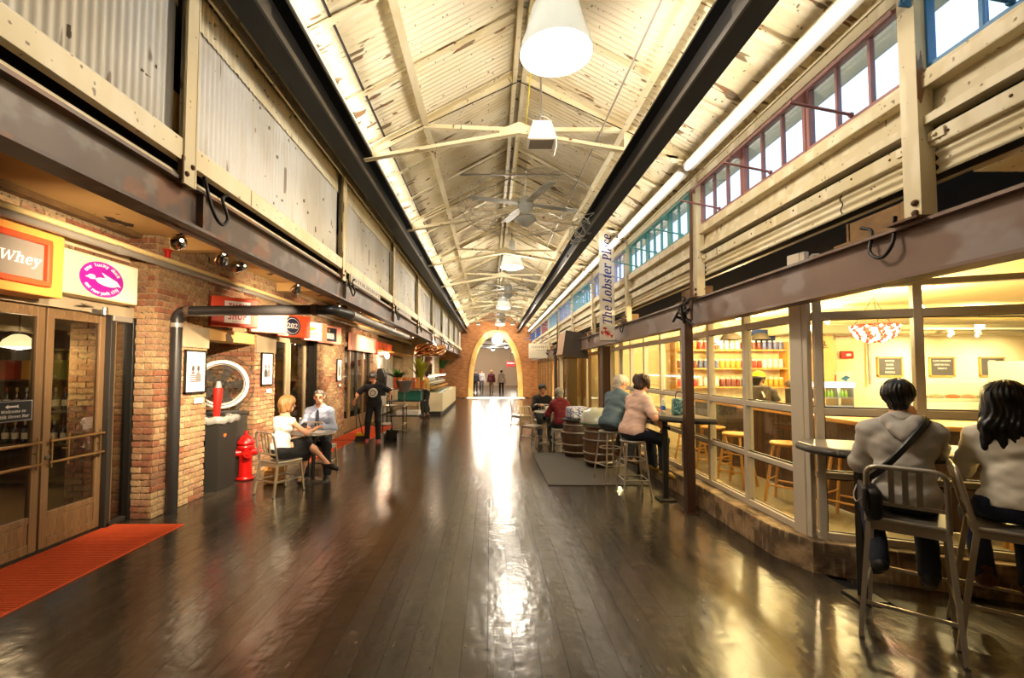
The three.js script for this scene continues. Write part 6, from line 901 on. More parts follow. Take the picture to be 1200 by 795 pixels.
// barrels of goods beside the stools
{
  const barrel = lathe([[0, 0], [0.25, 0], [0.29, 0.2], [0.3, 0.35], [0.29, 0.5], [0.25, 0.7], [0.23, 0.7], [0.26, 0.5], [0, 0.45]], 28);
  const b = (label, x, d, top) => { const t = thing('wooden_barrel', label, 'barrel', [x, 0, -d]); P(t, 'staves', barrel, M.darkWood); for (const [y, r] of [[0.1, 0.277], [0.25, 0.298], [0.48, 0.295], [0.62, 0.27]]) P(t, 'hoop', xf(new THREE.TorusGeometry(r, 0.012, 6, 36), [0, y, 0], [Math.PI / 2, 0, 0], [1, 1, 1.8]), M.steel); P(t, 'barrel_top', cyl(0.31, 0.31, 0.03, 0, 0.72, 0, 30), top); return t; };
  b('wooden hooped barrel directly behind the bar stools', 1.95, 8.15, M.steel); b('wooden hooped barrel carrying the blue and white parcels', 1.72, 9.1, M.dark);
  const tub = one('ice_tub', 'rounded clear lid tub on the barrel behind the white haired man', 'tub', lathe([[0, 0.3], [0.12, 0.29], [0.24, 0.2], [0.29, 0.05], [0.29, 0], [0, 0]], 28), phy(0xb9bdb0, 0.2, { clearcoat: 0.5 }), [1.9, 0.737, -8.2]); P(tub, 'rim', xf(new THREE.TorusGeometry(0.29, 0.015, 8, 36), [0, 0.02, 0], [Math.PI / 2, 0, 0]), std(0x4c6a52, 0.5));
  one('parcel', 'blue and white wrapped parcel on the far barrel', 'parcel', rbox(0.4, 0.24, 0.3, 0.06, 0, 0.12, 0, null, 3), std(0xffffff, 0.6, { map: tex(128, 128, (u, v) => mixc(hex(0xdfe2e6), hex(0x2c44a8), fbm(u, v, 6, 6, 3, 2) > 0.52 ? 0.9 : 0), [0.5, 0.5]) }), [1.72, 0.737, -9.1], 0.3);
  one('white_box', 'white cardboard box on the floor side of the barrel by the stools', 'box', rbox(0.34, 0.13, 0.26, 0.01, 0, 0.065, 0), M.paper, [2.12, 0.737, -7.98], 0.2);
}
// hydrant, bin, fan, red tube, crate
{
  const t = thing('fire_hydrant', 'glossy red fire hydrant between the black bin and the seated woman', 'hydrant', [-3.82, 0, -7.15]);
  P(t, 'barrel', lathe([[0, 0], [0.13, 0], [0.13, 0.04], [0.095, 0.06], [0.09, 0.46], [0.12, 0.48], [0.12, 0.52], [0.1, 0.54]], 28), M.red); P(t, 'bonnet', lathe([[0.1, 0.54], [0.125, 0.55], [0.125, 0.58], [0.1, 0.62], [0.06, 0.68], [0, 0.7]], 28), M.red); P(t, 'operating_nut', cyl(0.025, 0.03, 0.06, 0, 0.72, 0, 6), M.red);
  for (const a of [0.6, 2.2, -0.9, -2.5]) { const c = P(t, 'outlet', cyl(0.055, 0.06, 0.12, 0.12 * Math.sin(a), 0.42, 0.12 * Math.cos(a), 18, [Math.PI / 2, a, 0].map((q, i) => (i === 0 ? Math.PI / 2 : 0))), M.red); c.geometry = cyl(0.055, 0.06, 0.12, 0, 0, 0, 18, [Math.PI / 2, 0, 0]); c.position.set(0.12 * Math.sin(a), 0.42, 0.12 * Math.cos(a)); c.rotation.y = a; P(c, 'outlet_cap', merge([cyl(0.06, 0.06, 0.03, 0, 0, 0.07, 8, [Math.PI / 2, 0, 0]), cyl(0.018, 0.018, 0.03, 0, 0, 0.1, 6, [Math.PI / 2, 0, 0])]), M.red); }
  for (let i = 0; i < 8; i++) P(t, 'flange_bolt', sph(0.012, Math.cos(i * 0.785) * 0.112, 0.53, Math.sin(i * 0.785) * 0.112, null, 6), M.red);
  const b = thing('trash_bin', 'tall black bin with a grey liner and orange badge by the alcove', 'bin', [-4.02, 0, -6.62]);
  P(b, 'body', (() => { const g = new THREE.CylinderGeometry(0.33, 0.29, 0.98, 4, 1); g.rotateY(Math.PI / 4); g.translate(0, 0.49, 0); return g.toNonIndexed(); })(), std(0x2a2824, 0.5)); b.children[0].geometry.computeVertexNormals();
  P(b, 'liner', (() => { const g = new THREE.TorusGeometry(0.3, 0.035, 10, 40), p = g.attributes.position; g.rotateX(Math.PI / 2); for (let i = 0; i < p.count; i++) { const a = Math.atan2(p.getZ(i), p.getX(i)), sq = 0.78 / Math.max(Math.abs(Math.cos(a)), Math.abs(Math.sin(a))); p.setXYZ(i, p.getX(i) * sq, p.getY(i) * 1.6 + 0.99 + 0.012 * Math.sin(a * 9), p.getZ(i) * sq); } g.computeVertexNormals(); return g; })(), std(0x9a9a94, 0.35)); P(b, 'liner_top', rbox(0.46, 0.05, 0.46, 0.02, 0, 0.985, 0), std(0x8c8c86, 0.35));
  P(b, 'badge', cyl(0.045, 0.035, 0.012, 0.222, 0.78, 0.08, 12, [0, 0, Math.PI / 2]), std(0xd86a2a, 0.6), { label: 'small orange badge' });
  const f = thing('drum_fan', 'big drum fan with a wire grille and pale rim in the alcove', 'fan', [-4.18, 1.06, -7.08], 0.55);
  P(f, 'housing', xf(lathe([[0.3, -0.1], [0.36, -0.1], [0.38, -0.06], [0.38, 0.06], [0.36, 0.1], [0.3, 0.1], [0.33, 0.05], [0.33, -0.05], [0.3, -0.1]], 44), [0, 0.42, 0], [Math.PI / 2, 0, 0]), M.white);
  for (const r of [0.08, 0.16, 0.24, 0.32, 0.45]) P(f, 'guard_ring', xf(new THREE.TorusGeometry(r, 0.005, 6, 44), [0, 0.42, 0.12 - (r > 0.4 ? 0.06 : 0)]), M.dark); for (let i = 0; i < 14; i++) { const a = i * 0.4488; P(f, 'guard_spoke', bar([0, 0.42, 0.13], [Math.cos(a) * 0.45, 0.42 + Math.sin(a) * 0.45, 0.06], 0.0035, 6), M.dark); }
  for (let i = 0; i < 5; i++) { const a = i * 1.2566; P(f, 'blade', ext([[0.04, -0.03], [0.29, -0.08], [0.3, 0.07], [0.04, 0.03]], 0.008), std(0x3a342c, 0.5), { p: [0, 0.42, 0], r: [0.25, 0, a] }); } P(f, 'hub', sph(0.06, 0, 0.42, 0.03, [1, 1, 0.7], 14), M.dark); P(f, 'stand', merge([rbox(0.5, 0.04, 0.3, 0.01, 0, 0.0, 0), beam([-0.2, 0, 0], [-0.34, 0.3, 0], 0.03, 0.03), beam([0.2, 0, 0], [0.34, 0.3, 0], 0.03, 0.03)]), M.dark);
  const pl = thing('fan_plinth', 'dark cabinet that carries the drum fan behind the bin', 'cabinet', [-4.22, 0, -7.1], 0); P(pl, 'body', rbox(0.6, 1.02, 0.55, 0.01, 0, 0.51, 0), std(0x2c2823, 0.6)); P(pl, 'top', rbox(0.64, 0.03, 0.58, 0.008, 0, 1.025, 0), M.dark);
  const c = thing('traffic_tube', 'red tapered tube with a grey tip standing on the bin', 'tube', [-3.9, 1.0, -6.5], 0); c.rotation.z = -0.04; P(c, 'sleeve', lathe([[0, 0], [0.04, 0], [0.055, 0.3], [0.06, 0.43], [0.05, 0.45], [0, 0.45]], 20), std(0xd8221a, 0.4)); P(c, 'tip', cyl(0.03, 0.045, 0.1, 0, 0.49, 0, 16), M.greyPipe);
  const k = thing('wooden_crate', 'small slatted wooden crate behind the woman\'s chair', 'crate', [-3.25, 0, -6.95], 0.35); for (let i = 0; i < 4; i++) { const w = 0.3; P(k, 'slat', rbox(w, 0.045, 0.015, 0.003, 0, 0.03 + i * 0.055, 0.12), M.wood); P(k, 'slat', rbox(w, 0.045, 0.015, 0.003, 0, 0.03 + i * 0.055, -0.12), M.wood); P(k, 'slat', rbox(0.015, 0.045, 0.24, 0.003, 0.145, 0.03 + i * 0.055, 0), M.wood); P(k, 'slat', rbox(0.015, 0.045, 0.24, 0.003, -0.145, 0.03 + i * 0.055, 0), M.wood); } for (const [x, z] of [[1, 1], [1, -1], [-1, 1], [-1, -1]]) P(k, 'corner_post', box(0.02, 0.22, 0.02, x * 0.13, 0.12, z * 0.105), M.wood); P(k, 'bottom', box(0.28, 0.012, 0.23, 0, 0.012, 0), M.wood);
}
// stall at the far end of the shop side: cart, case, plants, window, copper lamp
{
  const c = thing('metal_cart', 'black wire cart with baskets near the potted plants', 'cart', [-2.6, 0, -14.2]); for (const [x, z] of [[-0.55, -0.3], [0.55, -0.3], [-0.55, 0.3], [0.55, 0.3]]) P(c, 'leg', bar([x, 0, z], [x, 1.15, z], 0.018, 8), M.black); for (const y of [0.3, 0.75, 1.12]) P(c, 'shelf', merge([box(1.14, 0.025, 0.64, 0, y, 0)]), y > 1 ? M.steel : M.dark);
  one('teal_crate', 'teal plastic crate on the lower shelf of the cart', 'crate', rbox(0.7, 0.3, 0.45, 0.02, 0, 0.15, 0), M.teal, [-2.5, 0.765, -14.2]); one('white_tub', 'white tub on the bottom shelf of the cart', 'tub', rbox(0.7, 0.14, 0.45, 0.02, 0, 0.07, 0), M.white, [-2.55, 0.315, -14.2]);
  for (let i = 0; i < 6; i++) one('juice_carton', 'tall orange carton standing in a row on the cart top', 'carton', rbox(0.1, 0.34, 0.1, 0.01, 0, 0.17, 0), std(i % 2 ? 0xd88a2c : 0xc85a24, 0.6), [-2.95 + i * 0.14, 1.135, -14.1], 0, 'orange cartons on the cart');
  const pot = (label, x, y, d, leafM, n, L, w, up) => { const t = thing('potted_plant', label, 'plant', [x, y, -d]); P(t, 'pot', lathe([[0, 0], [0.09, 0], [0.13, 0.2], [0.14, 0.2], [0.14, 0.23], [0.12, 0.23], [0.11, 0.2], [0, 0.19]], 20), M.terracotta); const lf = new THREE.BufferGeometry(), pp = [], ix = []; for (let i = 0; i <= 8; i++) { const q = i / 8, ww = w * Math.sin(Math.PI * Math.pow(q, 0.7)) + 0.003; pp.push(-ww, q * L - 0.3 * L * q * q * (up ? 0.2 : 1), 0.75 * L * q * q * (up ? 0.5 : 1), 0, q * L - 0.3 * L * q * q * (up ? 0.2 : 1) - 0.01, 0.75 * L * q * q * (up ? 0.5 : 1), ww, q * L - 0.3 * L * q * q * (up ? 0.2 : 1), 0.75 * L * q * q * (up ? 0.5 : 1)); if (i < 8) { const b = i * 3; ix.push(b, b + 1, b + 4, b, b + 4, b + 3, b + 1, b + 2, b + 5, b + 1, b + 5, b + 4); } } lf.setAttribute('position', new THREE.Float32BufferAttribute(pp, 3)); lf.setIndex(ix); lf.computeVertexNormals(); for (let i = 0; i < n; i++) { const m = P(t, 'leaf', lf, leafM, { p: [rr(-0.05, 0.05), 0.18, rr(-0.05, 0.05)], r: [rr(-0.2, 0.25), i * 2.4, 0], s: [1, rr(0.7, 1.15), 1] }); m.rotation.order = 'YXZ'; } };
  pot('yellow green leafy plant on the cart', -2.22, 1.14, 14.35, M.greenY, 40, 0.75, 0.06, true); pot('dark green leafy plant beside the yellow green one', -2.95, 1.14, 14.4, M.green, 36, 0.5, 0.06); pot('tall green leafy plant beside the brick arch wall', -2.5, 1.535, 23.2, M.green, 40, 0.7, 0.08); 
  for (const [x, d, l] of [[-4.75, 12.8, 'first'], [-4.75, 13.55, 'middle'], [-4.75, 14.3, 'last']]) pot(`bushy green plant behind the shop window, ${l} of three`, x, 0.0, d, M.green, 44, 0.5, 0.06);
  const ta = thing('side_table', 'low pale metal table beside the sweeping man', 'table', [-2.7, 0, -12.6]); P(ta, 'table_top', rbox(0.75, 0.03, 0.6, 0.008, 0, 0.72, 0), M.alu); for (const [x, z] of [[-0.33, -0.26], [0.33, -0.26], [-0.33, 0.26], [0.33, 0.26]]) P(ta, 'leg', bar([x, 0, z], [x, 0.71, z], 0.014, 8), M.black); P(ta, 'under_shelf', rbox(0.7, 0.02, 0.55, 0.006, 0, 0.22, 0), M.alu);
  const ck = thing('coat_stand', 'dark jacket on a thin stand behind the side table', 'coat stand', [-3.35, 0, -13.9]); P(ck, 'jacket', ext([[-0.12, 0.95], [0.12, 0.95], [0.14, 1.5], [0.06, 1.72], [-0.06, 1.72], [-0.14, 1.5]], 0.1, 0.03), M.black); P(ck, 'pole', bar([0, 0, 0], [0, 1.85, 0], 0.015, 8), M.steel); P(ck, 'base', cyl(0.2, 0.22, 0.05, 0, 0.025, 0, 20), M.dark);
  const wb = thing('wire_basket', 'grey wire basket stand behind the side table', 'basket', [-2.45, 0, -12.95]); P(wb, 'basket', lathe([[0.12, 1.1], [0.24, 1.4], [0.25, 1.4], [0.13, 1.08], [0, 1.08]], 20), M.steel); P(wb, 'stem', bar([0, 0, 0], [0, 1.1, 0], 0.015, 8), M.steel); P(wb, 'base', cyl(0.18, 0.18, 0.02, 0, 0.01, 0, 20), M.steel);
  const dc = thing('deli_case', 'cream deli display case with curved lit glass by the arch', 'display case', [-2.25, 0, -20.3]); P(dc, 'base', rbox(0.9, 0.72, 6.4, 0.03, 0, 0.5, 0), std(0xe6dcbc, 0.5)); P(dc, 'kick_plate', box(0.8, 0.16, 6.3, -0.03, 0.08, 0), M.dark); P(dc, 'case_back', box(0.04, 0.7, 6.4, -0.43, 1.15, 0), std(0xe6dcbc, 0.5)); P(dc, 'case_roof', rbox(0.4, 0.06, 6.4, 0.02, -0.25, 1.5, 0), std(0xe6dcbc, 0.5)); P(dc, 'curved_glass', (() => { const g = new THREE.CylinderGeometry(0.55, 0.55, 6.36, 16, 1, true, 0, Math.PI / 2); g.rotateX(Math.PI / 2); g.rotateZ(0); g.translate(-0.1, 0.92, 0); return g; })(), M.glass); P(dc, 'end_panel', ext([[-0.43, 0.85], [0.45, 0.85], [0.4, 1.15], [0.2, 1.4], [-0.05, 1.5], [-0.43, 1.5]], 0.02).translate(0, 0, 3.2), M.glass); for (const y of [0.95, 1.15, 1.32]) P(dc, 'shelf', box(0.6 - (y - 0.95) * 0.7, 0.012, 6.2, -0.1 - (y - 0.95) * 0.3, y, 0), M.chrome); P(dc, 'light_strip', box(0.04, 0.03, 6.2, -0.1, 1.46, 0), glow(0xeaf4ff, 5)); rectLight(-2.35, 1.44, 20.3, 6.0, 0.05, V(-2.2, 0.9, 20.3), 0xeaf4ff, 14);
  for (let r = 0; r < 2; r++) for (let i = 0; i < 12; i++) one('pastry', r ? 'golden pastry on the lower shelf of the deli case' : 'pale cake on the upper shelf of the deli case', 'pastry', sph(0.11, 0, 0.05, 0, [1, 0.5, 1.2], 10), std(r ? 0xc8924a : 0xe8dcc0, 0.7), [r ? -2.25 : -2.4, r ? 0.96 : 1.16, -(17.5 + i * 0.5)], 0, r ? 'pastries in the deli case' : 'cakes in the deli case');
  const ww = new THREE.Group(); ww.name = 'window_70'; ww.position.set(-3.2, 1.2, -21.8); scene.add(ww); tag(ww, 'small white framed window in the brick wall behind the deli case', 'window', null, 'structure'); P(ww, 'frame', merge([box(1.0, 0.1, 0.08, 0, 0, 0), box(1.0, 0.1, 0.08, 0, 1.3, 0), box(0.1, 1.4, 0.08, -0.45, 0.65, 0), box(0.1, 1.4, 0.08, 0.45, 0.65, 0), box(0.05, 1.3, 0.06, 0, 0.65, 0)]), M.white); P(ww, 'pane', box(0.85, 1.2, 0.01, 0, 0.65, 0), M.glassDoor);
  const bw = thing('wall_left', 'brick cross wall and pale panels behind the deli stall', 'wall', [0, 0, 0], 0, null, 'structure'); P(bw, 'cross_wall', box(2.2, 1.2, 0.2, -3.7, 0.6, -21.95), M.mortar); P(bw, 'cross_wall', box(2.2, 0.75, 0.2, -3.7, 2.9, -21.95), M.mortar); P(bw, 'cross_pier', box(1.1, 3.2, 0.2, -4.25, 1.6, -21.96), M.mortar); P(bw, 'cross_pier', box(0.2, 3.2, 0.2, -2.6, 1.6, -21.96), M.mortar); for (let i = 0; i < 5; i++) P(bw, 'white_panel', box(0.05, 2.3, 0.55, -4.1, 1.2, -(16.2 + i * 0.62)), M.white); P(bw, 'side_wall', box(0.2, 3.3, 12.6, -4.3, 1.65, -22), M.mortar); P(bw, 'stall_shelf', box(0.5, 0.05, 5.5, -3.8, 2.35, -17.8), M.wood);
  const cp = thing('copper_lamp', 'tangled copper foil lamp hanging over the far stall', 'lamp', [-2.05, 2.35, -15.2]); P(cp, 'foil', tube(Array.from({ length: 60 }, (_, i) => [0.55 * Math.sin(i * 1.1) * Math.cos(i * 0.21), 0.16 * Math.sin(i * 1.7), 0.5 * Math.cos(i * 1.3)]), 0.045, 420, 7), std(0xd8a070, 0.22, { metalness: 0.9 })); P(cp, 'bulb', sph(0.06, 0.2, 0.18, 0.2, null, 12), glow(0xffe6c0, 10)); P(cp, 'cord', bar([0.2, 0.2, 0.2], [0.2, 0.9, 0.2], 0.008, 6), M.black); pointLight(-1.85, 2.6, 14.85, WARM, 5, 3);
  const pb = thing('pendant_bulb', 'bare hanging bulb over the sweeping man', 'lamp', [-3.6, 2.2, -15.8]); P(pb, 'bulb', sph(0.08, 0, 0, 0, [1, 1.4, 1], 12), glow(0xfff0d8, 8)); P(pb, 'cord', bar([0, 0.1, 0], [0, 1.05, 0], 0.006, 6), M.black); pointLight(-3.6, 2.2, 15.8, WARM, 5, 3);
}
// ================================================================ PEOPLE
// woman in white, legs crossed
person('seated woman in a white halter top and black skirt with blond hair, seen from behind', [-2.93, 0, -6.42], face(0.48, 0.88), { fem: true, h: 0.97, pel: [0, 0.575, -0.03], lean: 10, handL: [0.12, 0.82, 0.34], handR: [-0.16, 0.82, 0.36], elbL: [0.8, -0.5, -0.3], elbR: [-0.9, -0.5, -0.2], footL: [-0.34, 0.36, 0.5], kneeL: [-0.35, 0.9, 0.7], toeL: [-0.8, -0.35, 0.5], footR: [0.1, 0.085, 0.42], kneeR: [-0.2, 0.5, 1], toeR: [0.1, -0.3, 1], skin: 0xdca27e, head: { yaw: -0.25, pitch: 0.1 },
  top: { c: 0xf0e9e0, sleeve: 0, hem: -0.03, neckAt: 0.485 }, bottom: { skirt: true, c: 0x17181a, len: 0.98, waist: 0.06 }, shoes: { c: 0x2a1a12, low: true }, hair: { c: 0x8a6438, bob: true, r: 0.5 } });
// man in a tie
const tie = person('seated man in a light blue shirt and dark tie facing the table', [-2.83, 0, -7.6], face(0.08, -1), { h: 1.02, pel: [0, 0.575, 0], lean: 6, handL: [0.14, 0.8, 0.36], handR: [-0.13, 0.8, 0.34], elbL: [0.5, -0.9, -0.3], elbR: [-0.5, -0.9, -0.3], footL: [0.24, 0.085, 0.42], footR: [-0.08, 0.085, 0.5], kneeL: [0.3, 0.4, 1], kneeR: [-0.1, 0.4, 1], skin: 0xd09474, head: { yaw: 0.1, pitch: 0.02 }, belly: 0.03,
  top: { c: 0xa9b4d0, sleeve: 1, hem: -0.02, collar: true }, bottom: { c: 0x1b1c22, waist: 0.06 }, shoes: { c: 0x1a120c }, hair: { c: 0x453f3a, inf: 0.005, face: 0.104 } });
P(tie.G, 'tie', (() => { const p = tie.T(0.48, 0, 0.1), q = tie.T(0.12, 0, 0.185), g = ext([[-0.014, 0], [0.014, 0], [0.04, -0.3], [0, -0.36], [-0.04, -0.3]], 0.012, 0.003); g.applyMatrix4(new THREE.Matrix4().makeBasis(v3(1, 0, 0), p.clone().sub(q).normalize(), new THREE.Vector3().crossVectors(v3(1, 0, 0), p.clone().sub(q).normalize())).setPosition(p)); return g; })(), std(0x2c3340, 0.6));
// sweeping man in black
const swp = person('standing man in a black shirt with a white round emblem, sweeping', [-2.78, 0, -10.9], face(0.1, -1), { h: 0.98, pel: [0, 0.9, 0], lean: 8, handL: [0.38, 1.08, 0.22], handR: [-0.42, 0.98, 0.2], elbL: [0.9, -0.4, -0.5], elbR: [-0.9, -0.4, -0.5], footL: [0.12, 0.085, 0.1], footR: [-0.16, 0.085, 0.0], skin: 0xb97c58, head: { yaw: -0.35, pitch: 0.65, off: [-0.02, -0.02, 0.06] }, curlL: 1.4, curlR: 1.4, dirL: [0, -0.3, 1], dirR: [0, -0.3, 1], cell: 0.017, fine: 0.009,
  top: { c: 0x16161a, sleeve: 0.42, hem: -0.08, inf: 0.022 }, bottom: { c: 0x121316, waist: 0.08 }, shoes: { c: 0x8a2a30 }, hair: { c: 0x1c1712, inf: 0.01 } });
{ const c = swp.T(0.3, 0, 0.0), f = swp.Fw, g = new THREE.CylinderGeometry(0.105, 0.105, 0.06, 28), m = new THREE.Matrix4().makeBasis(new THREE.Vector3().crossVectors(f, swp.U), f, swp.U.clone()); g.applyMatrix4(m.setPosition(c.clone().addScaledVector(f, 0.15))); P(swp.G, 'emblem', g, std(0xe8e4da, 0.7)); const h = new THREE.TorusGeometry(0.06, 0.008, 6, 24); h.applyMatrix4(new THREE.Matrix4().makeBasis(v3(1, 0, 0), swp.U, f).setPosition(c.clone().addScaledVector(f, 0.182))); P(swp.G, 'emblem_ring', h, M.dark); }
{
  const wp = (p) => swp.G.localToWorld(p.clone()); swp.G.updateMatrixWorld(true); const hR = wp(swp.wR), hL = wp(swp.wL);
  const b = thing('broom', 'broom with a yellow head held by the sweeping man', 'broom', [-3.12, 0, -11.15]), top = b.worldToLocal(hR.clone().add(v3(0, 0.35, 0.02))); P(b, 'handle', bar([0, 0.12, 0], [hR.x + 3.12 - 0.005, 1.3, hR.z + 11.15 + 0.08], 0.012, 8), M.black); P(b, 'broom_head', rbox(0.3, 0.08, 0.07, 0.015, 0, 0.13, 0), std(0xe2c414, 0.5)); P(b, 'bristles', ext([[-0.15, 0.1], [0.15, 0.1], [0.18, 0.0], [-0.18, 0.0]], 0.07, 0.003), M.dark);
  const d = thing('dustpan', 'black long handled dustpan held by the sweeping man', 'dustpan', [-2.36, 0, -10.9]); P(d, 'pan', merge([box(0.3, 0.01, 0.26, 0, 0.012, 0.02), box(0.3, 0.26, 0.012, 0, 0.13, -0.11), box(0.012, 0.2, 0.24, 0.15, 0.1, 0), box(0.012, 0.2, 0.24, -0.15, 0.1, 0)]), M.black); P(d, 'handle', bar([0, 0.24, -0.11], [hL.x + 2.36, hL.y + 0.03, hL.z + 10.9 + 0.07], 0.011, 8), M.black);
}
// woman at the deli stall
person('standing woman in a yellow top and long black skirt at the deli case', [-2.3, 0, -16.4], face(-0.9, 0.2), { fem: true, h: 0.98, pel: [0, 0.9, 0], lean: 3, handL: [0.2, 1.05, 0.32], handR: [-0.2, 1.02, 0.32], footL: [0.1, 0.085, 0.05], footR: [-0.1, 0.085, -0.03], skin: 0xb87a52, head: { pitch: 0.15 }, cell: 0.02, fine: 0.01, hcell: 0.007, top: { c: 0xd0a24a, sleeve: 0.35, hem: 0.05 }, bottom: { skirt: true, c: 0x17161a, len: 1, drop: 0.5, waist: 0.14 }, shoes: { c: 0x5a2a1a }, hair: { c: 0x16110e, tail: true } });
// far table pair
person('seated man in black facing the hall at the far table', [1.27, 0, -11.45], face(0.1, -1), { h: 1, pel: [0, 0.575, 0], lean: 14, handL: [0.14, 0.83, 0.4], handR: [-0.16, 0.84, 0.42], footL: [0.12, 0.085, 0.4], footR: [-0.12, 0.085, 0.38], skin: 0xc98e6c, head: { pitch: 0.3 }, cell: 0.018, fine: 0.009, hcell: 0.006, top: { c: 0x1a1a1c, sleeve: 1, hem: -0.03 }, bottom: { c: 0x2c3644, waist: 0.05 }, shoes: { c: 0x1a1512 }, hair: { c: 0x15110e } });
person('seated person in a maroon top with grey hair at the far table', [1.5, 0, -9.75], face(-0.08, 1), { fem: true, fat: 1.12, h: 0.96, pel: [0, 0.575, 0], lean: 16, handL: [0.16, 0.83, 0.4], handR: [-0.16, 0.83, 0.4], footL: [0.14, 0.085, 0.2], footR: [-0.14, 0.085, 0.22], skin: 0xcf9c7c, cell: 0.018, fine: 0.009, hcell: 0.006, head: { pitch: 0.25 }, top: { c: 0x6a1220, sleeve: 1, hem: -0.05, inf: 0.02 }, bottom: { c: 0x1c1c20, waist: 0.05 }, shoes: { c: 0x1a1512 }, hair: { c: 0x8f8a82, inf: 0.016 } });
// bar pair
person('seated man in a faded blue shirt with white hair leaning on the ledge', [1.86, 0, -7.15], face(0.85, 0.5), { h: 1.02, pel: [0, 0.865, 0], lean: 24, handL: [0.1, 1.14, 0.52], handR: [-0.1, 1.14, 0.5], elbL: [0.8, -0.5, -0.2], elbR: [-0.8, -0.5, -0.2], footL: [0.12, 0.4, 0.3], footR: [-0.14, 0.34, 0.26], skin: 0xd8977c, head: { pitch: 0.3, yaw: -0.3 }, belly: 0.03, cell: 0.015, top: { c: 0x5f7482, sleeve: 0.9, hem: -0.05, inf: 0.024, collar: true }, bottom: { c: 0x2a2c30, waist: 0.05 }, shoes: { c: 0x6a4a30 }, hair: { c: 0xd8d0c4, inf: 0.01 } });
person('seated woman in a pale pink t-shirt and jeans with brown hair at the ledge', [1.93, 0, -6.22], face(0.92, 0.36), { fem: true, fat: 1.16, h: 1.0, pel: [0, 0.87, -0.02], lean: 17, handL: [0.12, 1.13, 0.44], handR: [-0.24, 0.92, 0.3], elbL: [0.8, -0.5, -0.2], elbR: [-0.8, -0.6, -0.3], footL: [0.12, 0.36, 0.44], footR: [-0.14, 0.33, 0.4], kneeL: [0.1, 0.6, 1], kneeR: [-0.15, 0.6, 1], skin: 0xd89a78, head: { pitch: 0.2, yaw: 0.2 }, belly: 0.04, top: { c: 0xe3bfae, sleeve: 0.36, hem: -0.06, inf: 0.022 }, bottom: { c: 0x1c2230, waist: 0.06 }, shoes: { c: 0x8a6a24 }, hair: { c: 0x3a2114, curl: true, inf: 0.014 } });
// couple at the angled ledge
const boy = person('seated youth in a grey hooded sweatshirt with short black hair, seen from behind', [2.73, 0, -3.03], face(0.55, 0.835), { h: 0.98, fat: 0.95, pel: [0, 0.865, 0.0], lean: 12, handL: [0.07, 1.16, 0.36], handR: [-0.1, 1.36, 0.26], elbL: [0.55, -1, -0.2], elbR: [-0.6, -1, 0.1], dirR: [0.3, 0.9, 0.3], footL: [0.12, 0.36, 0.2], footR: [-0.13, 0.33, 0.16], kneeL: [0.15, 0.5, 1], kneeR: [-0.15, 0.5, 1], toeL: [0.1, -0.5, 1], toeR: [-0.1, -0.5, 1], skin: 0xcf9a74, head: { yaw: -0.15, pitch: 0.02, off: [0, 0.01, 0.02] }, cell: 0.011, top: { c: 0xb9b2a8, sleeve: 1, hem: -0.06, inf: 0.022, fold: 0.9, hood: true, name: 'hooded_sweatshirt' }, bottom: { c: 0x1c222e, waist: 0.05 }, shoes: { c: 0x17130f }, hair: { c: 0x0e0b09, inf: 0.012, r: 0.4 } });
person('seated woman in a cream top with long black hair, seen from behind', [3.21, 0, -2.82], face(0.6, 0.8), { fem: true, h: 0.97, pel: [0, 0.865, 0.0], lean: 12, handL: [0.08, 1.15, 0.36], handR: [-0.1, 1.15, 0.36], elbL: [0.5, -1, -0.2], elbR: [-0.5, -1, -0.2], footL: [0.1, 0.34, 0.24], footR: [-0.1, 0.33, 0.22], toeL: [0.1, -0.6, 1], toeR: [-0.1, -0.6, 1], skin: 0xd6a07c, head: { yaw: 0.1, pitch: 0.1 }, cell: 0.011, top: { c: 0xe4dac6, sleeve: 0.95, hem: -0.02, inf: 0.016, collar: true }, bottom: { c: 0x222b44, waist: 0.05 }, shoes: { c: 0x5a2a18, high: true }, hair: { c: 0x0b0908, long: true, inf: 0.024, r: 0.35 } });
{ // messenger bag of the youth
  boy.G.updateMatrixWorld(true); const W = (p) => boy.G.localToWorld(p.clone()), t = thing('messenger_bag', 'black messenger bag hanging on a strap across the grey hoodie', 'bag', [2.48, 0.83, -3.0], face(0.55, 0.835));
  const inv = new THREE.Matrix4(); t.updateMatrixWorld(true); inv.copy(t.matrixWorld).invert(); const Lp = (p) => W(p).applyMatrix4(inv);
  P(t, 'pouch', rbox(0.09, 0.2, 0.26, 0.04, 0, 0.02, 0, null, 4), M.black); P(t, 'flap', rbox(0.03, 0.15, 0.27, 0.014, 0.045, 0.05, 0, null, 3), M.dark); P(t, 'zip', tube([[0.062, 0.09, 0.13], [0.085, 0.04, 0.06], [0.085, 0.02, -0.06], [0.062, 0.06, -0.13]], 0.004, 20, 6), M.greyPipe);
  const pts = [[0.02, 0.1, 0.02], Lp(boy.T(0.1, 0.19, -0.06)).toArray(), Lp(boy.T(0.2, 0.1, -0.16)).toArray(), Lp(boy.T(0.36, -0.02, -0.175)).toArray(), Lp(boy.T(0.5, -0.12, -0.1)).toArray(), Lp(boy.T(0.52, -0.12, 0.02)).toArray(), Lp(boy.T(0.4, -0.07, 0.15)).toArray()], cu = curve(pts), st = []; for (let i = 0; i < 30; i++) st.push(beam(cu.getPoint(i / 30), cu.getPoint((i + 1.1) / 30), 0.012, 0.055, [0.5, 0.5, -0.7])); P(t, 'strap', merge(st), M.black);
}
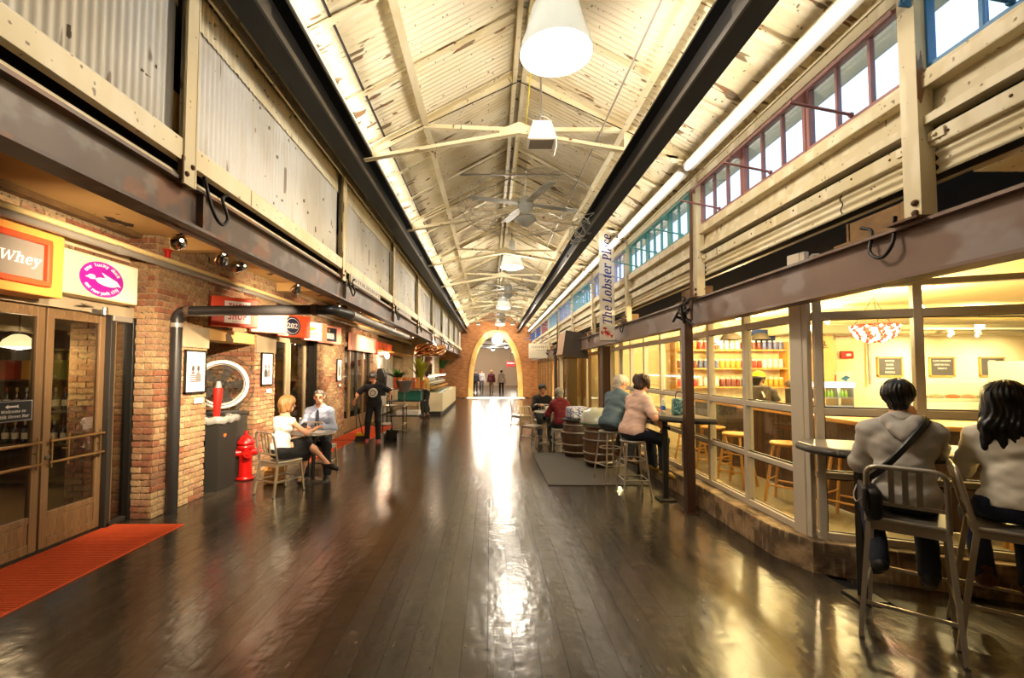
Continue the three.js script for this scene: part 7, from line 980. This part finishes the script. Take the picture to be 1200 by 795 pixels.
// shopkeeper behind the counter
person('shopkeeper in a dark shirt and yellow cap leaning over the bar counter', [4.85, 0.08, -7.9], face(-0.8, -0.4), { h: 1, pel: [0, 0.88, 0], lean: 32, handL: [0.2, 1.05, 0.42], handR: [-0.2, 1.05, 0.42], footL: [0.12, 0.085, 0.02], footR: [-0.12, 0.085, -0.02], skin: 0xb98058, head: { pitch: 0.2 }, cell: 0.017, fine: 0.009, hcell: 0.007, top: { c: 0x2e2c24, sleeve: 0.5, hem: -0.06 }, bottom: { c: 0x22242a, waist: 0.05 }, shoes: { c: 0x1a1512 }, hair: { c: 0x1a130e }, cap: 0xd8b81c });
person('worker in a pale shirt bending behind the bar inside the angled glass', [4.98, 0.08, -6.7], face(-0.5, 0.4), { h: 0.98, pel: [0, 0.87, 0], lean: 48, handL: [0.2, 1.07, 0.5], handR: [-0.2, 1.07, 0.5], footL: [0.12, 0.085, 0], footR: [-0.12, 0.085, 0.04], skin: 0xc08a64, cell: 0.018, fine: 0.01, hcell: 0.007, top: { c: 0xd8cdb0, sleeve: 0.9, hem: -0.06 }, bottom: { c: 0x5a6a86, waist: 0.05 }, shoes: { c: 0x2a1a12 }, hair: { c: 0x4a3a2a } });
// walkers beyond the arch
[['walker in a maroon coat seen from behind beyond the arch', 0.05, 33.4, [0.1, 1], 0x5a2028, 0x8a7a6a, 0xb8863e, {}], ['walker in a pale jacket with a dark bag beyond the arch', 0.75, 31.8, [-0.05, 1], 0xb8b0a4, 0x1c1c22, 0x2a1c14, {}], ['distant walker in dark clothes near the passage wall', -1.15, 34.6, [0.1, -1], 0x2a2a34, 0x22242c, 0x1a1410, {}], ['distant walker in a pale shirt beside the dark walker', -0.72, 36.0, [0, -1], 0xb8b4b4, 0x4a4a52, 0x3a2a1c, {}]].forEach(([l, x, d, f, c1, c2, hc, e], i) => person(l, [x, 0, -d], face(...f), { h: 0.98 + (i % 2) * 0.05, fem: i % 2 === 1, pel: [0, 0.92, 0], lean: 2, handL: [0.26, 0.82, 0.08], handR: [-0.26, 0.82, -0.02], footL: [0.1, 0.09, 0.16], footR: [-0.1, 0.1, -0.14], kneeL: [0, 0, 1], kneeR: [0, 0, 1], cell: 0.026, fine: 0.014, hcell: 0.009, top: { c: c1, sleeve: 1, hem: -0.1, inf: 0.03 }, bottom: { c: c2, waist: 0.05 }, shoes: { c: 0x201a16 }, hair: { c: hc } }));
scene.traverse((o) => { if (o.isMesh) { o.castShadow = true; o.receiveShadow = true; } });
renderer.render(scene, camera);
